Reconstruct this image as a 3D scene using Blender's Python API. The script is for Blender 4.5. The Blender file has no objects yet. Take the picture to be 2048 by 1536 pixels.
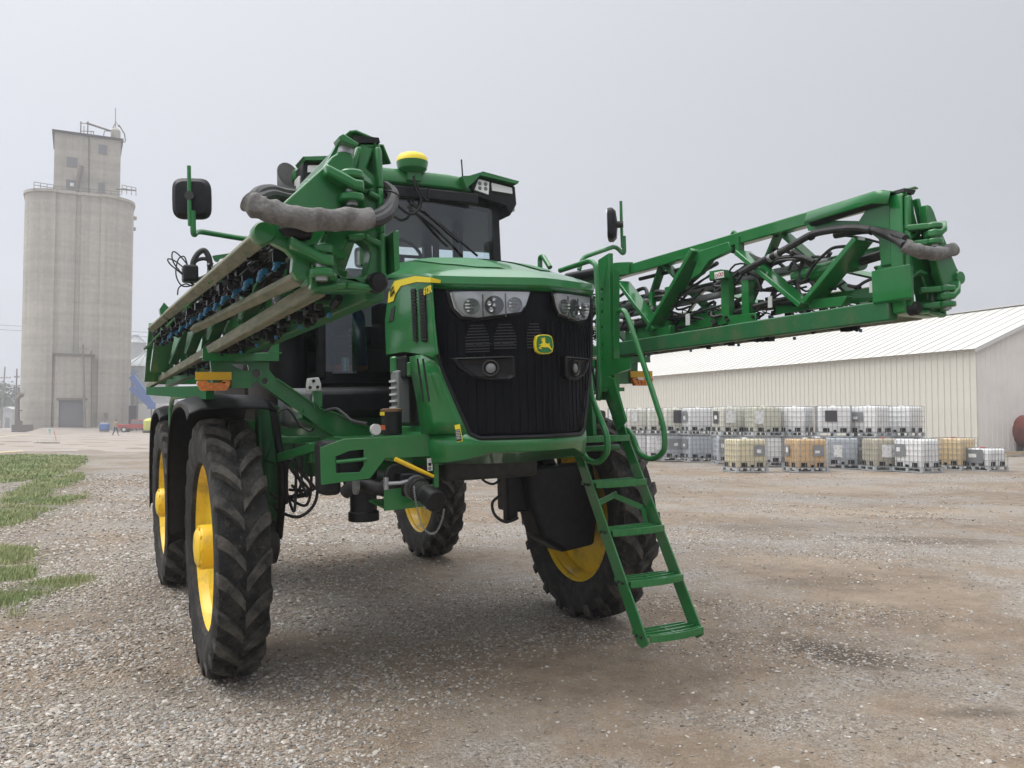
import bpy, bmesh, math, random
import numpy as np
from mathutils import Vector, Matrix
from mathutils.geometry import tessellate_polygon
random.seed(7); rng = np.random.default_rng(7)
V = Vector
sc = bpy.context.scene
col = sc.collection

# ------------------------------------------------------------------ camera
# machine frame: x to the right, y to the machine's rear, z up, origin under the front axle
FPX = 1700.0
CAM = V((-2.567, -6.511, 1.825))
YAW, PITCH, ROLL = math.radians(27.465), math.radians(1.892), math.radians(-1.548)
cf = V((math.sin(YAW)*math.cos(PITCH), math.cos(YAW)*math.cos(PITCH), math.sin(PITCH)))
r0 = V((math.cos(YAW), -math.sin(YAW), 0)); u0 = r0.cross(cf)
cr = math.cos(ROLL)*r0 + math.sin(ROLL)*u0
cu = -math.sin(ROLL)*r0 + math.cos(ROLL)*u0
HP = math.radians(2.36)                      # the camera looks up this much against gravity
zw = math.cos(HP)*cu + math.sin(HP)*cf       # gravity up, in the machine frame (the machine leans a little)
yw = (V((0, 1, 0)) - zw*zw.y).normalized(); xw = yw.cross(zw)
MW = Matrix((xw, yw, zw))                    # machine -> world
WC = MW @ CAM; wr, wu, wf = MW @ cr, MW @ cu, MW @ cf
cam = bpy.data.cameras.new('camera'); camo = bpy.data.objects.new('camera', cam); col.objects.link(camo)
m4 = Matrix((wr, wu, -wf)).transposed().to_4x4(); m4.translation = WC
camo.matrix_world = m4
cam.sensor_width = 36; cam.lens = 36*FPX/2048; cam.clip_end = 6000; cam.clip_start = .05
sc.camera = camo

# ------------------------------------------------------------------ sky, sun, exposure
SUN_EL, SUN_AZ = math.radians(58), math.radians(300)
world = bpy.data.worlds.new('World'); sc.world = world; world.use_nodes = True
nt = world.node_tree; nt.nodes.clear()
def N(t, **k):
    n = nt.nodes.new(t)
    for a, b in k.items(): setattr(n, a, b)
    return n
out = N('ShaderNodeOutputWorld'); bgs = N('ShaderNodeBackground'); bgo = N('ShaderNodeBackground'); add = N('ShaderNodeAddShader')
sky = N('ShaderNodeTexSky', sky_type='NISHITA', sun_disc=False, sun_elevation=SUN_EL, sun_rotation=SUN_AZ, air_density=1.0, dust_density=6.0)
hs = N('ShaderNodeHueSaturation'); hs.inputs['Saturation'].default_value = .25
nt.links.new(sky.outputs[0], hs.inputs['Color']); nt.links.new(hs.outputs[0], bgs.inputs['Color']); bgs.inputs['Strength'].default_value = .012
# overcast: gentle rise low down, zenith raised far above it to light the ground
tc = N('ShaderNodeTexCoord'); sep = N('ShaderNodeSeparateXYZ'); nt.links.new(tc.outputs['Generated'], sep.inputs[0])
ramp = N('ShaderNodeValToRGB'); nt.links.new(sep.outputs['Z'], ramp.inputs[0])
e = ramp.color_ramp.elements
e[0].position = 0.0; e[0].color = (.46, .488, .545, 1)
e[1].position = 1.0; e[1].color = (2.9, 2.92, 3.0, 1)
k = ramp.color_ramp.elements.new(.18); k.color = (.505, .532, .592, 1)
k = ramp.color_ramp.elements.new(.45); k.color = (.638, .66, .705, 1)
# the cloud is a little brighter towards the hidden sun
vd = N('ShaderNodeVectorMath', operation='DOT_PRODUCT'); nt.links.new(tc.outputs['Generated'], vd.inputs[0]); vd.inputs[1].default_value = (math.sin(SUN_AZ), math.cos(SUN_AZ), 0)
ma = N('ShaderNodeMath', operation='MULTIPLY_ADD'); nt.links.new(vd.outputs['Value'], ma.inputs[0]); ma.inputs[1].default_value = .33; ma.inputs[2].default_value = 1.0
vs_ = N('ShaderNodeVectorMath', operation='SCALE'); nt.links.new(ramp.outputs[0], vs_.inputs[0]); nt.links.new(ma.outputs[0], vs_.inputs['Scale'])
nt.links.new(vs_.outputs[0], bgo.inputs['Color']); bgo.inputs['Strength'].default_value = 1.0
nt.links.new(bgs.outputs[0], add.inputs[0]); nt.links.new(bgo.outputs[0], add.inputs[1]); nt.links.new(add.outputs[0], out.inputs['Surface'])
sun = bpy.data.lights.new('sun', 'SUN'); sun.energy = 1.5; sun.angle = math.radians(35); sun.color = (1, .97, .92)
suno = bpy.data.objects.new('sun', sun); col.objects.link(suno); suno.location = (0, 0, 60)
sd = V((math.sin(SUN_AZ)*math.cos(SUN_EL), math.cos(SUN_AZ)*math.cos(SUN_EL), math.sin(SUN_EL)))
suno.rotation_euler = sd.to_track_quat('Z', 'Y').to_euler()
sc.view_settings.view_transform = 'Standard'; sc.view_settings.look = 'None'
sc.view_settings.exposure = 0.0; sc.view_settings.gamma = 1.0; sc.view_settings.use_curve_mapping = False
cy = sc.cycles
cy.max_bounces = 8; cy.diffuse_bounces = 3; cy.glossy_bounces = 3; cy.transmission_bounces = 4; cy.transparent_max_bounces = 16; cy.volume_bounces = 1
cy.use_denoising = True
try: cy.denoiser = 'OPENIMAGEDENOISE'
except Exception: pass
cy.sample_clamp_indirect = 6

# ------------------------------------------------------------------ pixel helpers
def rayM(px, py): return cf + cr*((px-1024)/FPX) - cu*((py-768)/FPX)
def P(px, py, x=None, y=None, z=None):
    """a photo pixel -> machine-frame point on the plane x=, y= or z="""
    d = rayM(px, py)
    t = (x-CAM.x)/d.x if x is not None else (y-CAM.y)/d.y if y is not None else (z-CAM.z)/d.z
    return CAM + d*t
def rayW(px, py): return wf + wr*((px-1024)/FPX) - wu*((py-768)/FPX)
def Wd(px, py, depth): return WC + rayW(px, py)*depth
GZ = WC.z - 1.84
def G(px, py, z=None):
    d = rayW(px, py); t = ((GZ if z is None else z)-WC.z)/d.z
    return WC + d*t

# ------------------------------------------------------------------ mesh builder
class MB:
    def __init__(s): s.v = []; s.f = []
    def add(s, vs, fs):
        o = len(s.v); s.v += [tuple(p) for p in vs]; s.f += [tuple(i+o for i in f) for f in fs]; return s
    def box(s, c, size, rot=None):
        c = V(c); h = V(size)/2; vs = []
        for dz in (-1, 1):
            for dx, dy in ((-1, -1), (1, -1), (1, 1), (-1, 1)):
                p = V((dx*h.x, dy*h.y, dz*h.z))
                vs.append(c + (rot @ p if rot is not None else p))
        return s.add(vs, [(3, 2, 1, 0), (4, 5, 6, 7), (0, 1, 5, 4), (1, 2, 6, 5), (2, 3, 7, 6), (3, 0, 4, 7)])
    def bar(s, a, b, w, h, up=(0, 0, 1)):
        a = V(a); b = V(b); d = (b-a); L = d.length; d.normalize()
        up = V(up); sd_ = d.cross(up)
        if sd_.length < 1e-4: sd_ = d.cross(V((1, 0, 0)))
        sd_.normalize(); u = sd_.cross(d)
        return s.box((a+b)/2, (w, L, h), Matrix((sd_, d, u)).transposed())
    def tube(s, pts, r, n=8, cap=True):
        pts = [V(p) for p in pts]; m = len(pts)
        rs = r if isinstance(r, (list, tuple)) else [r]*m
        vs = []; prev = None
        for i, p in enumerate(pts):
            t = (pts[min(i+1, m-1)] - pts[max(i-1, 0)]).normalized()
            if prev is None:
                a = t.cross(V((0, 0, 1)))
                if a.length < .05: a = t.cross(V((1, 0, 0)))
            else: a = prev - t*prev.dot(t)
            a.normalize(); b = t.cross(a); prev = a
            for k in range(n):
                an = 2*math.pi*k/n; vs.append(p + (a*math.cos(an) + b*math.sin(an))*rs[i])
        fs = []
        for i in range(m-1):
            for k in range(n):
                k2 = (k+1) % n; fs.append((i*n+k, i*n+k2, (i+1)*n+k2, (i+1)*n+k))
        if cap: fs += [tuple(reversed(range(n))), tuple((m-1)*n+k for k in range(n))]
        return s.add(vs, fs)
    def cyl(s, a, b, r, n=16, r2=None): return s.tube([a, b], [r, r if r2 is None else r2], n)
    def lathe(s, prof, o, ax, n=32, closed=False):
        o = V(o); ax = V(ax).normalized(); a = ax.orthogonal().normalized(); b = ax.cross(a); vs = []
        for (r, h) in prof:
            for k in range(n):
                an = 2*math.pi*k/n; vs.append(o + ax*h + (a*math.cos(an) + b*math.sin(an))*r)
        m = len(prof); fs = []
        for i in range(m if closed else m-1):
            j = (i+1) % m
            for k in range(n):
                k2 = (k+1) % n; fs.append((i*n+k, i*n+k2, j*n+k2, j*n+k))
        return s.add(vs, fs)
    def plate(s, outer, thick, holes=()):
        """flat outline (with holes) given thickness along the vector thick"""
        loops = [[V(p) for p in outer]] + [[V(p) for p in h] for h in holes]
        flat = [p for l in loops for p in l]; n = len(flat); t = V(thick)
        tris = tessellate_polygon(loops)
        fs = [tuple(tr) for tr in tris] + [tuple(i+n for i in reversed(tr)) for tr in tris]
        o = 0
        for l in loops:
            k = len(l)
            for i in range(k):
                j = (i+1) % k; fs.append((o+i, o+j, o+j+n, o+i+n))
            o += k
        return s.add([p - t/2 for p in flat] + [p + t/2 for p in flat], fs)
    def grid(s, rows, closed=False):
        n = len(rows[0]); fs = []
        for i in range(len(rows)-1):
            for k in range(n if closed else n-1):
                k2 = (k+1) % n; fs.append((i*n+k, i*n+k2, (i+1)*n+k2, (i+1)*n+k))
        return s.add([p for r_ in rows for p in r_], fs)
    def mesh(s, name, mat, smooth=35):
        me = bpy.data.meshes.new(name); me.from_pydata(s.v, [], s.f)
        bm = bmesh.new(); bm.from_mesh(me); bmesh.ops.recalc_face_normals(bm, faces=bm.faces); bm.to_mesh(me); bm.free()
        if mat: me.materials.append(mat)
        if smooth:
            me.polygons.foreach_set('use_smooth', [True]*len(me.polygons)); me.set_sharp_from_angle(angle=math.radians(smooth))
        return me
    def build(s, name, mat, parent=None, smooth=35, bevel=0, label=None):
        return link(name, s.mesh(name, mat, smooth), parent, bevel, label)
def link(name, me, parent=None, bevel=0, label=None):
    o = bpy.data.objects.new(name, me); col.objects.link(o); o.parent = parent
    if bevel:
        b = o.modifiers.new('bevel', 'BEVEL'); b.width = bevel; b.segments = 2; b.limit_method = 'ANGLE'; b.angle_limit = math.radians(40)
    if label: o['label'] = label
    return o
def tag(o, label=None, cat=None, group=None, kind=None):
    for k, v in (('label', label), ('category', cat), ('group', group), ('kind', kind)):
        if v: o[k] = v
    return o
def empty(name, loc=(0, 0, 0), rz=0, label=None, cat=None, group=None):
    o = bpy.data.objects.new(name, None); col.objects.link(o); o.location = loc; o.rotation_euler = (0, 0, rz); o.empty_display_size = .2
    return tag(o, label, cat, group)
def smoothpath(pts, n=6):
    pts = [V(p) for p in pts]; o = []
    for i in range(len(pts)-1):
        p0 = pts[max(i-1, 0)]; p1 = pts[i]; p2 = pts[i+1]; p3 = pts[min(i+2, len(pts)-1)]
        for k in range(n):
            t = k/n; t2 = t*t; t3 = t2*t
            o.append(.5*((2*p1) + (p2-p0)*t + (2*p0-5*p1+4*p2-p3)*t2 + (3*p1-p0-3*p2+p3)*t3))
    return o + [pts[-1]]
def fillet(pts, r, n=5):
    """polyline with its corners rounded, for bent tube"""
    pts = [V(p) for p in pts]; o = [pts[0]]
    for i in range(1, len(pts)-1):
        a = (pts[i-1]-pts[i]); b = (pts[i+1]-pts[i]); q = min(r, a.length*.45, b.length*.45)
        p0 = pts[i]+a.normalized()*q; p2 = pts[i]+b.normalized()*q
        for k in range(n+1):
            t = k/n; o.append((1-t)**2*p0 + 2*t*(1-t)*pts[i] + t*t*p2)
    return o + [pts[-1]]
def circ(c, r, ex, ez, n=14): return [V(c) + V(ex)*(r*math.cos(2*math.pi*k/n)) + V(ez)*(r*math.sin(2*math.pi*k/n)) for k in range(n)]

# ------------------------------------------------------------------ materials
def mat(name, base, rough=.5, metal=0, coat=0, noise=None, scale=8, bump=0, bscale=60, spec=.5, detail=6, space='Object', stretch=None, lo=.42, hi=.62):
    m = bpy.data.materials.new(name); m.use_nodes = True; t = m.node_tree; b = t.nodes['Principled BSDF']
    b.inputs['Base Color'].default_value = (*base, 1); b.inputs['Roughness'].default_value = rough; b.inputs['Metallic'].default_value = metal
    b.inputs['Coat Weight'].default_value = coat; b.inputs['Coat Roughness'].default_value = .08; b.inputs['Specular IOR Level'].default_value = spec
    co = t.nodes.new('ShaderNodeTexCoord'); src = co.outputs[space]
    if stretch:
        mp = t.nodes.new('ShaderNodeMapping'); mp.inputs['Scale'].default_value = stretch; t.links.new(src, mp.inputs[0]); src = mp.outputs[0]
    if noise:
        nz = t.nodes.new('ShaderNodeTexNoise'); nz.inputs['Scale'].default_value = scale; nz.inputs['Detail'].default_value = detail; nz.inputs['Roughness'].default_value = .65
        t.links.new(src, nz.inputs['Vector'])
        rp = t.nodes.new('ShaderNodeValToRGB'); rp.color_ramp.elements[0].position = lo; rp.color_ramp.elements[1].position = hi
        rp.color_ramp.elements[0].color = (*base, 1); rp.color_ramp.elements[1].color = (*noise, 1)
        t.links.new(nz.outputs[0], rp.inputs[0]); t.links.new(rp.outputs[0], b.inputs['Base Color'])
    if bump:
        n2 = t.nodes.new('ShaderNodeTexNoise'); n2.inputs['Scale'].default_value = bscale; n2.inputs['Detail'].default_value = 5
        t.links.new(src, n2.inputs['Vector']); bp = t.nodes.new('ShaderNodeBump'); bp.inputs['Strength'].default_value = bump; bp.inputs['Distance'].default_value = .02
        t.links.new(n2.outputs[0], bp.inputs['Height']); t.links.new(bp.outputs[0], b.inputs['Normal'])
    return m
M = {}
M['green'] = mat('green_paint', (.010, .150, .032), .28, coat=.6, spec=.3, noise=(.014, .170, .040), scale=5, bump=.02, bscale=200)
M['green_matte'] = mat('green_top_panel', (.012, .13, .034), .55, coat=.05, noise=(.018, .16, .05), scale=9)
M['green_dirty'] = mat('green_paint_dusty', (.012, .115, .035), .5, noise=(.10, .12, .06), scale=7, lo=.5, hi=.8)
M['green_flat'] = mat('green_frame_paint', (.010, .10, .028), .7, spec=.08)
M['dusty'] = mat('dust_caked_paint', (.215, .205, .145), .8, noise=(.085, .115, .06), scale=11, stretch=(3, .5, 3), bump=.1, lo=.4, hi=.72)
def dust(m, c=(.20, .19, .14), amt=.34, scale=1.7):
    t = m.node_tree; b = t.nodes['Principled BSDF']; co = t.nodes['Texture Coordinate']; fac = None
    for sc_, lo, hi in ((scale, .40, .75), (scale*17, .35, .72)):
        n = t.nodes.new('ShaderNodeTexNoise'); n.inputs['Scale'].default_value = sc_; n.inputs['Detail'].default_value = 7; n.inputs['Roughness'].default_value = .7; t.links.new(co.outputs['Object'], n.inputs['Vector'])
        r = t.nodes.new('ShaderNodeMapRange'); r.inputs[1].default_value = lo; r.inputs[2].default_value = hi; t.links.new(n.outputs[0], r.inputs[0])
        if fac is None: fac = r.outputs[0]
        else:
            q = t.nodes.new('ShaderNodeMath'); q.operation = 'MULTIPLY'; t.links.new(fac, q.inputs[0]); t.links.new(r.outputs[0], q.inputs[1]); fac = q.outputs[0]
    q = t.nodes.new('ShaderNodeMath'); q.operation = 'MULTIPLY'; q.inputs[1].default_value = amt; t.links.new(fac, q.inputs[0])
    mx = t.nodes.new('ShaderNodeMix'); mx.data_type = 'RGBA'; old = b.inputs['Base Color'].links[0].from_socket
    t.links.new(q.outputs[0], mx.inputs[0]); t.links.new(old, mx.inputs[6]); mx.inputs[7].default_value = (*c, 1); t.links.new(mx.outputs[2], b.inputs['Base Color'])
    r2 = t.nodes.new('ShaderNodeMapRange'); r2.inputs[3].default_value = b.inputs['Roughness'].default_value; r2.inputs[4].default_value = .8; t.links.new(q.outputs[0], r2.inputs[0]); t.links.new(r2.outputs[0], b.inputs['Roughness'])
dust(M['green'])
M['yellow'] = mat('yellow_paint', (.82, .52, .012), .4, coat=.2, noise=(.62, .40, .02), scale=6, lo=.5, hi=.8)
M['yellow_rim'] = mat('yellow_wheel_paint', (.86, .56, .012), .42, coat=.2, noise=(.22, .14, .03), scale=4, lo=.5, hi=.8)  # brown noise darkened to put shading into the rim colour
M['yellow_decal'] = mat('yellow_decal', (.80, .62, .02), .4)
M['black'] = mat('black_plastic', (.006, .0065, .008), .45, spec=.3, noise=(.012, .0125, .014), scale=14, bump=.05, bscale=300)
M['grille'] = mat('black_grille', (.003, .0034, .007), .45, spec=.14, noise=(.006, .0065, .010), scale=22, bump=.1, bscale=400, stretch=(1, 1, .3))
M['slat'] = mat('grille_slat', (.03, .032, .036), .5)
M['dark'] = mat('dark_metal', (.018, .019, .020), .55, noise=(.035, .033, .03), scale=12)
M['hose'] = mat('rubber_hose', (.022, .022, .023), .55, noise=(.06, .058, .052), scale=18, lo=.5, hi=.75)
M['headliner'] = mat('pale_headliner', (.78, .79, .78), .9)
M['sleeve'] = mat('grey_fabric_sleeve', (.20, .195, .188), .9, noise=(.11, .106, .10), scale=16, bump=.35, bscale=60)
M['steel'] = mat('galvanised_steel', (.42, .43, .44), .42, metal=.7, noise=(.28, .29, .30), scale=9)
M['chrome'] = mat('chrome_rod', (.72, .72, .72), .15, metal=1)
M['grey'] = mat('grey_plastic', (.19, .20, .205), .5)
M['light_grey'] = mat('light_grey', (.55, .56, .55), .5)
M['white'] = mat('white_paint', (.78, .78, .76), .45)
M['blue'] = mat('blue_nozzle', (.02, .14, .26), .4)
M['amber'] = mat('amber_lens', (.62, .16, .008), .22, coat=.6, noise=(.75, .25, .02), scale=40)
M['reflector'] = mat('yellow_reflector', (.70, .42, .015), .35)
M['red'] = mat('red_paint', (.36, .035, .03), .35, coat=.3)
M['tank_red'] = mat('rust_red_tank', (.20, .04, .025), .6, noise=(.12, .03, .02), scale=2)
M['bluep'] = mat('blue_conveyor_paint', (.06, .13, .34), .45)
M['seat'] = mat('seat_fabric', (.06, .065, .07), .8)
M['interior'] = mat('cab_interior_grey', (.58, .60, .60), .7)
M['skin'] = mat('skin', (.42, .22, .15), .55)
M['denim'] = mat('denim', (.025, .05, .11), .85, noise=(.04, .075, .14), scale=60)
M['tan'] = mat('tan_shirt', (.40, .30, .19), .85)
M['shoe'] = mat('brown_boot', (.16, .09, .045), .7)
M['hair'] = mat('dark_cap', (.02, .018, .016), .8)
M['rust_orange'] = mat('orange_stick', (.55, .16, .03), .6)

def rubber():
    m = mat('muddy_rubber', (.016, .0162, .0165), .7, spec=.25, noise=(.065, .061, .055), scale=7, bump=.3, bscale=45, lo=.45, hi=.72)
    t = m.node_tree; b = t.nodes['Principled BSDF']
    # dried splashes of pale mud
    w = t.nodes.new('ShaderNodeTexNoise'); w.inputs['Scale'].default_value = 26; w.inputs['Detail'].default_value = 8; w.inputs['Roughness'].default_value = .8
    co = t.nodes['Texture Coordinate']; t.links.new(co.outputs['Object'], w.inputs['Vector'])
    rp = t.nodes.new('ShaderNodeValToRGB'); rp.color_ramp.elements[0].position = .56; rp.color_ramp.elements[1].position = .70
    rp.color_ramp.elements[0].color = (0, 0, 0, 1); rp.color_ramp.elements[1].color = (.55, .55, .55, 1); t.links.new(w.outputs[0], rp.inputs[0])
    mx = t.nodes.new('ShaderNodeMix'); mx.data_type = 'RGBA'
    old = b.inputs['Base Color'].links[0].from_socket
    t.links.new(rp.outputs[0], mx.inputs[0]); t.links.new(old, mx.inputs[6]); mx.inputs[7].default_value = (.17, .155, .135, 1)
    t.links.new(mx.outputs[2], b.inputs['Base Color']); return m
M['rubber'] = rubber()
M['lug'] = mat('dusty_tyre_lug', (.032, .031, .029), .85, spec=.2, noise=(.115, .106, .094), scale=9, bump=.5, bscale=35, lo=.38, hi=.68)
def glass(name, tint, refl=.08):
    m = bpy.data.materials.new(name); m.use_nodes = True; t = m.node_tree; t.nodes.clear()
    o = t.nodes.new('ShaderNodeOutputMaterial'); tr = t.nodes.new('ShaderNodeBsdfTransparent'); gl = t.nodes.new('ShaderNodeBsdfGlossy'); mx = t.nodes.new('ShaderNodeMixShader'); fr = t.nodes.new('ShaderNodeFresnel')
    tr.inputs[0].default_value = (*tint, 1); gl.inputs['Roughness'].default_value = .02; fr.inputs[0].default_value = 1.85
    gl.inputs[0].default_value = (.9, .95, 1, 1)
    t.links.new(fr.outputs[0], mx.inputs[0]); t.links.new(tr.outputs[0], mx.inputs[1]); t.links.new(gl.outputs[0], mx.inputs[2]); t.links.new(mx.outputs[0], o.inputs[0])
    return m
M['glass'] = glass('tinted_cab_glass', (.84, .91, .91))
M['lens'] = glass('clear_lamp_lens', (.99, .99, 1.0))
M['can'] = mat('aluminium_can', (.35, .55, .60), .3, metal=.5)
M['orange_box'] = mat('orange_carton', (.60, .12, .03), .6)
def translucent_plastic(name, c):
    m = mat(name, c, .45, noise=tuple(x*.86 for x in c), scale=1.6)
    b = m.node_tree.nodes['Principled BSDF']; b.inputs['Subsurface Weight'].default_value = 0
    return m
def concrete():
    m = bpy.data.materials.new('weathered_concrete'); m.use_nodes = True; t = m.node_tree; b = t.nodes['Principled BSDF']; b.inputs['Roughness'].default_value = .9
    co = t.nodes.new('ShaderNodeTexCoord')
    def noise(sc_, vec, det=6, ro=.6):
        mp = t.nodes.new('ShaderNodeMapping'); mp.inputs['Scale'].default_value = vec; t.links.new(co.outputs['Object'], mp.inputs[0])
        n = t.nodes.new('ShaderNodeTexNoise'); n.inputs['Scale'].default_value = sc_; n.inputs['Detail'].default_value = det; n.inputs['Roughness'].default_value = ro; t.links.new(mp.outputs[0], n.inputs['Vector']); return n.outputs[0]
    def ramp_(src, a, ca, b_, cb):
        r = t.nodes.new('ShaderNodeValToRGB'); r.color_ramp.elements[0].position = a; r.color_ramp.elements[1].position = b_; r.color_ramp.elements[0].color = (*ca, 1); r.color_ramp.elements[1].color = (*cb, 1); t.links.new(src, r.inputs[0]); return r.outputs[0]
    def mul(a, c, f=1):
        x = t.nodes.new('ShaderNodeMix'); x.data_type = 'RGBA'; x.blend_type = 'MULTIPLY'; x.inputs[0].default_value = f; t.links.new(a, x.inputs[6]); t.links.new(c, x.inputs[7]); return x.outputs[2]
    base = ramp_(noise(.12, (1, 1, 1)), .35, (.385, .365, .33), .68, (.455, .43, .385))
    lifts = ramp_(noise(1, (.03, .03, .75), 3), .35, (.86, .85, .83), .65, (1.06, 1.05, 1.03))     # slip-form lifts
    streak = ramp_(noise(1, (1.1, 1.1, .022), 5, .7), .38, (.86, .86, .85), .60, (1.03, 1.04, 1.03))  # rain streaks
    fine = ramp_(noise(1.6, (1, 1, 1), 8, .75), .3, (.86, .86, .86), .7, (1.1, 1.1, 1.1))
    t.links.new(mul(mul(mul(base, lifts), streak), fine), b.inputs['Base Color']); return m
M['concrete'] = concrete()

# ------------------------------------------------------------------ ground
nrm = MW @ V((0, 0, 1))
def sstep(a, b, x): t = np.clip((x-a)/(b-a), 0, 1); return t*t*(3-2*t)
def gnd(x, y):
    x = np.asarray(x, float); y = np.asarray(y, float)
    near = -(nrm.x*x + nrm.y*y)/nrm.z
    d = np.hypot(x, y-1.9)
    w = 1-sstep(4.5, 15., d)
    u = np.hypot(x-WC.x, y-WC.y)
    b = (.012*np.sin(1.7*x+.6*y)+.012*np.sin(1.1*y-.8*x+2)+.007*np.sin(3.1*x+2.3*y))*sstep(2.2, 4.5, d)
    return near*w + GZ*(1-w) + b
def gz(x, y): return float(gnd(x, y))
def ground_mat():
    m = bpy.data.materials.new('gravel_lot'); m.use_nodes = True; t = m.node_tree; b = t.nodes['Principled BSDF']; b.inputs['Roughness'].default_value = .9; b.inputs['Specular IOR Level'].default_value = .25
    co = t.nodes.new('ShaderNodeTexCoord').outputs['Object']
    def nz(s, d=6, r=.6):
        n = t.nodes.new('ShaderNodeTexNoise'); n.inputs['Scale'].default_value = s; n.inputs['Detail'].default_value = d; n.inputs['Roughness'].default_value = r; t.links.new(co, n.inputs['Vector']); return n.outputs[0]
    def vor(s):
        n = t.nodes.new('ShaderNodeTexVoronoi'); n.inputs['Scale'].default_value = s; t.links.new(co, n.inputs['Vector']); return n
    def rp(src, els):
        r = t.nodes.new('ShaderNodeValToRGB'); r.color_ramp.elements[0].position = els[0][0]; r.color_ramp.elements[0].color = (*els[0][1], 1); r.color_ramp.elements[1].position = els[-1][0]; r.color_ramp.elements[1].color = (*els[-1][1], 1)
        for p, c in els[1:-1]: r.color_ramp.elements.new(p).color = (*c, 1)
        t.links.new(src, r.inputs[0]); return r.outputs[0]
    def mix(a, c, f, mode='MIX'):
        x = t.nodes.new('ShaderNodeMix'); x.data_type = 'RGBA'; x.blend_type = mode
        if isinstance(f, float): x.inputs[0].default_value = f
        else: t.links.new(f, x.inputs[0])
        t.links.new(a, x.inputs[6]); t.links.new(c, x.inputs[7]); return x.outputs[2]
    v1 = vor(55); v2 = vor(130)
    stone1 = rp(v1.outputs['Color'], [(.1, (.11, .10, .09)), (.35, (.27, .25, .225)), (.6, (.35, .335, .31)), (.8, (.45, .435, .41)), (.95, (.22, .18, .145))])
    stone2 = rp(v2.outputs['Color'], [(.1, (.12, .105, .09)), (.5, (.28, .25, .215)), (.9, (.44, .41, .37))])
    stones = mix(stone2, stone1, rp(nz(9, 3), [(.42, (0, 0, 0)), (.58, (1, 1, 1))]))
    dirt = rp(nz(3.5, 8, .7), [(.3, (.16, .12, .086)), (.7, (.33, .258, .188))])
    dm = rp(nz(.33, 6, .66), [(.42, (0, 0, 0)), (.56, (.85, .85, .85))])
    c = mix(stones, dirt, dm)
    big = rp(nz(.11, 4), [(.35, (.86, .86, .86)), (.7, (1.16, 1.13, 1.09))])
    c = mix(c, big, 1.0, 'MULTIPLY')
    at = t.nodes.new('ShaderNodeAttribute'); at.attribute_name = 'soil'
    tan = rp(nz(5, 7, .7), [(.3, (.24, .19, .14)), (.7, (.42, .345, .26))])
    for (qa, qb, wd, amt) in (((1310, 1060), (2100, 1015), 1.1, .85), ((1330, 985), (1950, 972), 1.6, .6), ((1380, 1140), (1900, 1165), .6, .6), ((420, 1400), (1300, 1470), .45, .6), ((1450, 1240), (2060, 1230), .4, .5), ((180, 1000), (260, 1240), .5, .45)):
        a, c_ = G(*qa), G(*qb); mid = (a+c_)/2; d = c_-a; ang = math.atan2(d.y, d.x); L_ = V((d.x, d.y)).length/2
        mp = t.nodes.new('ShaderNodeMapping'); mp.vector_type = 'TEXTURE'; mp.inputs['Location'].default_value = (mid.x, mid.y, 0); mp.inputs['Rotation'].default_value = (0, 0, ang); mp.inputs['Scale'].default_value = (L_, wd, 50); t.links.new(co, mp.inputs[0])
        ln = t.nodes.new('ShaderNodeVectorMath'); ln.operation = 'LENGTH'; t.links.new(mp.outputs[0], ln.inputs[0])
        nn = t.nodes.new('ShaderNodeMath'); nn.operation = 'MULTIPLY_ADD'; nn.inputs[1].default_value = 2.4; t.links.new(nz(1.5, 7, .72), nn.inputs[0]); t.links.new(ln.outputs['Value'], nn.inputs[2])
        mr = t.nodes.new('ShaderNodeMapRange'); mr.inputs[1].default_value = 1.4; mr.inputs[2].default_value = 2.3; mr.inputs[3].default_value = amt; mr.inputs[4].default_value = 0; t.links.new(nn.outputs[0], mr.inputs[0])
        c = mix(c, tan, mr.outputs[0])
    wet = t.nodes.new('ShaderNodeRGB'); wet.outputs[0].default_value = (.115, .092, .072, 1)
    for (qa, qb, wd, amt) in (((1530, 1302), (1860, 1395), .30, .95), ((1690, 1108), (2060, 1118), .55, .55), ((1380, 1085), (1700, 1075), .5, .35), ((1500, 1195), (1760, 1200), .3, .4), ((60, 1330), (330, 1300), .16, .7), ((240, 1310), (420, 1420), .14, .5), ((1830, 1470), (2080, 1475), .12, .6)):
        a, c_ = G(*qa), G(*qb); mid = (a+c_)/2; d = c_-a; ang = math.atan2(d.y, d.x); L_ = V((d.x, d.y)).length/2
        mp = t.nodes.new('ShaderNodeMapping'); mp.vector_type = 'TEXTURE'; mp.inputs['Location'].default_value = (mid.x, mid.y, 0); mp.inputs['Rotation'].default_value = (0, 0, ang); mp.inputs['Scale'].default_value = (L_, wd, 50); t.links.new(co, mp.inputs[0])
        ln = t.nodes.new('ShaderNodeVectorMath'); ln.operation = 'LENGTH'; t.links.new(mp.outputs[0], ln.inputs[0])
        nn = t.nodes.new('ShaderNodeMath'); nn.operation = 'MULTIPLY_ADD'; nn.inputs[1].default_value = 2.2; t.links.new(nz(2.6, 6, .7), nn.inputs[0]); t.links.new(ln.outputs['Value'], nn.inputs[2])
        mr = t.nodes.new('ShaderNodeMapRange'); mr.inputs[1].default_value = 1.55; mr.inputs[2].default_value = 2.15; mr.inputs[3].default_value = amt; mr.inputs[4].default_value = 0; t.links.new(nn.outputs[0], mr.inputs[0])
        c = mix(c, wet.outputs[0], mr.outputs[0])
    soil = rp(nz(6, 8, .7), [(.3, (.075, .065, .04)), (.5, (.12, .12, .055)), (.75, (.13, .17, .06))])
    c = mix(c, soil, at.outputs['Fac'])
    t.links.new(c, b.inputs['Base Color'])
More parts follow.
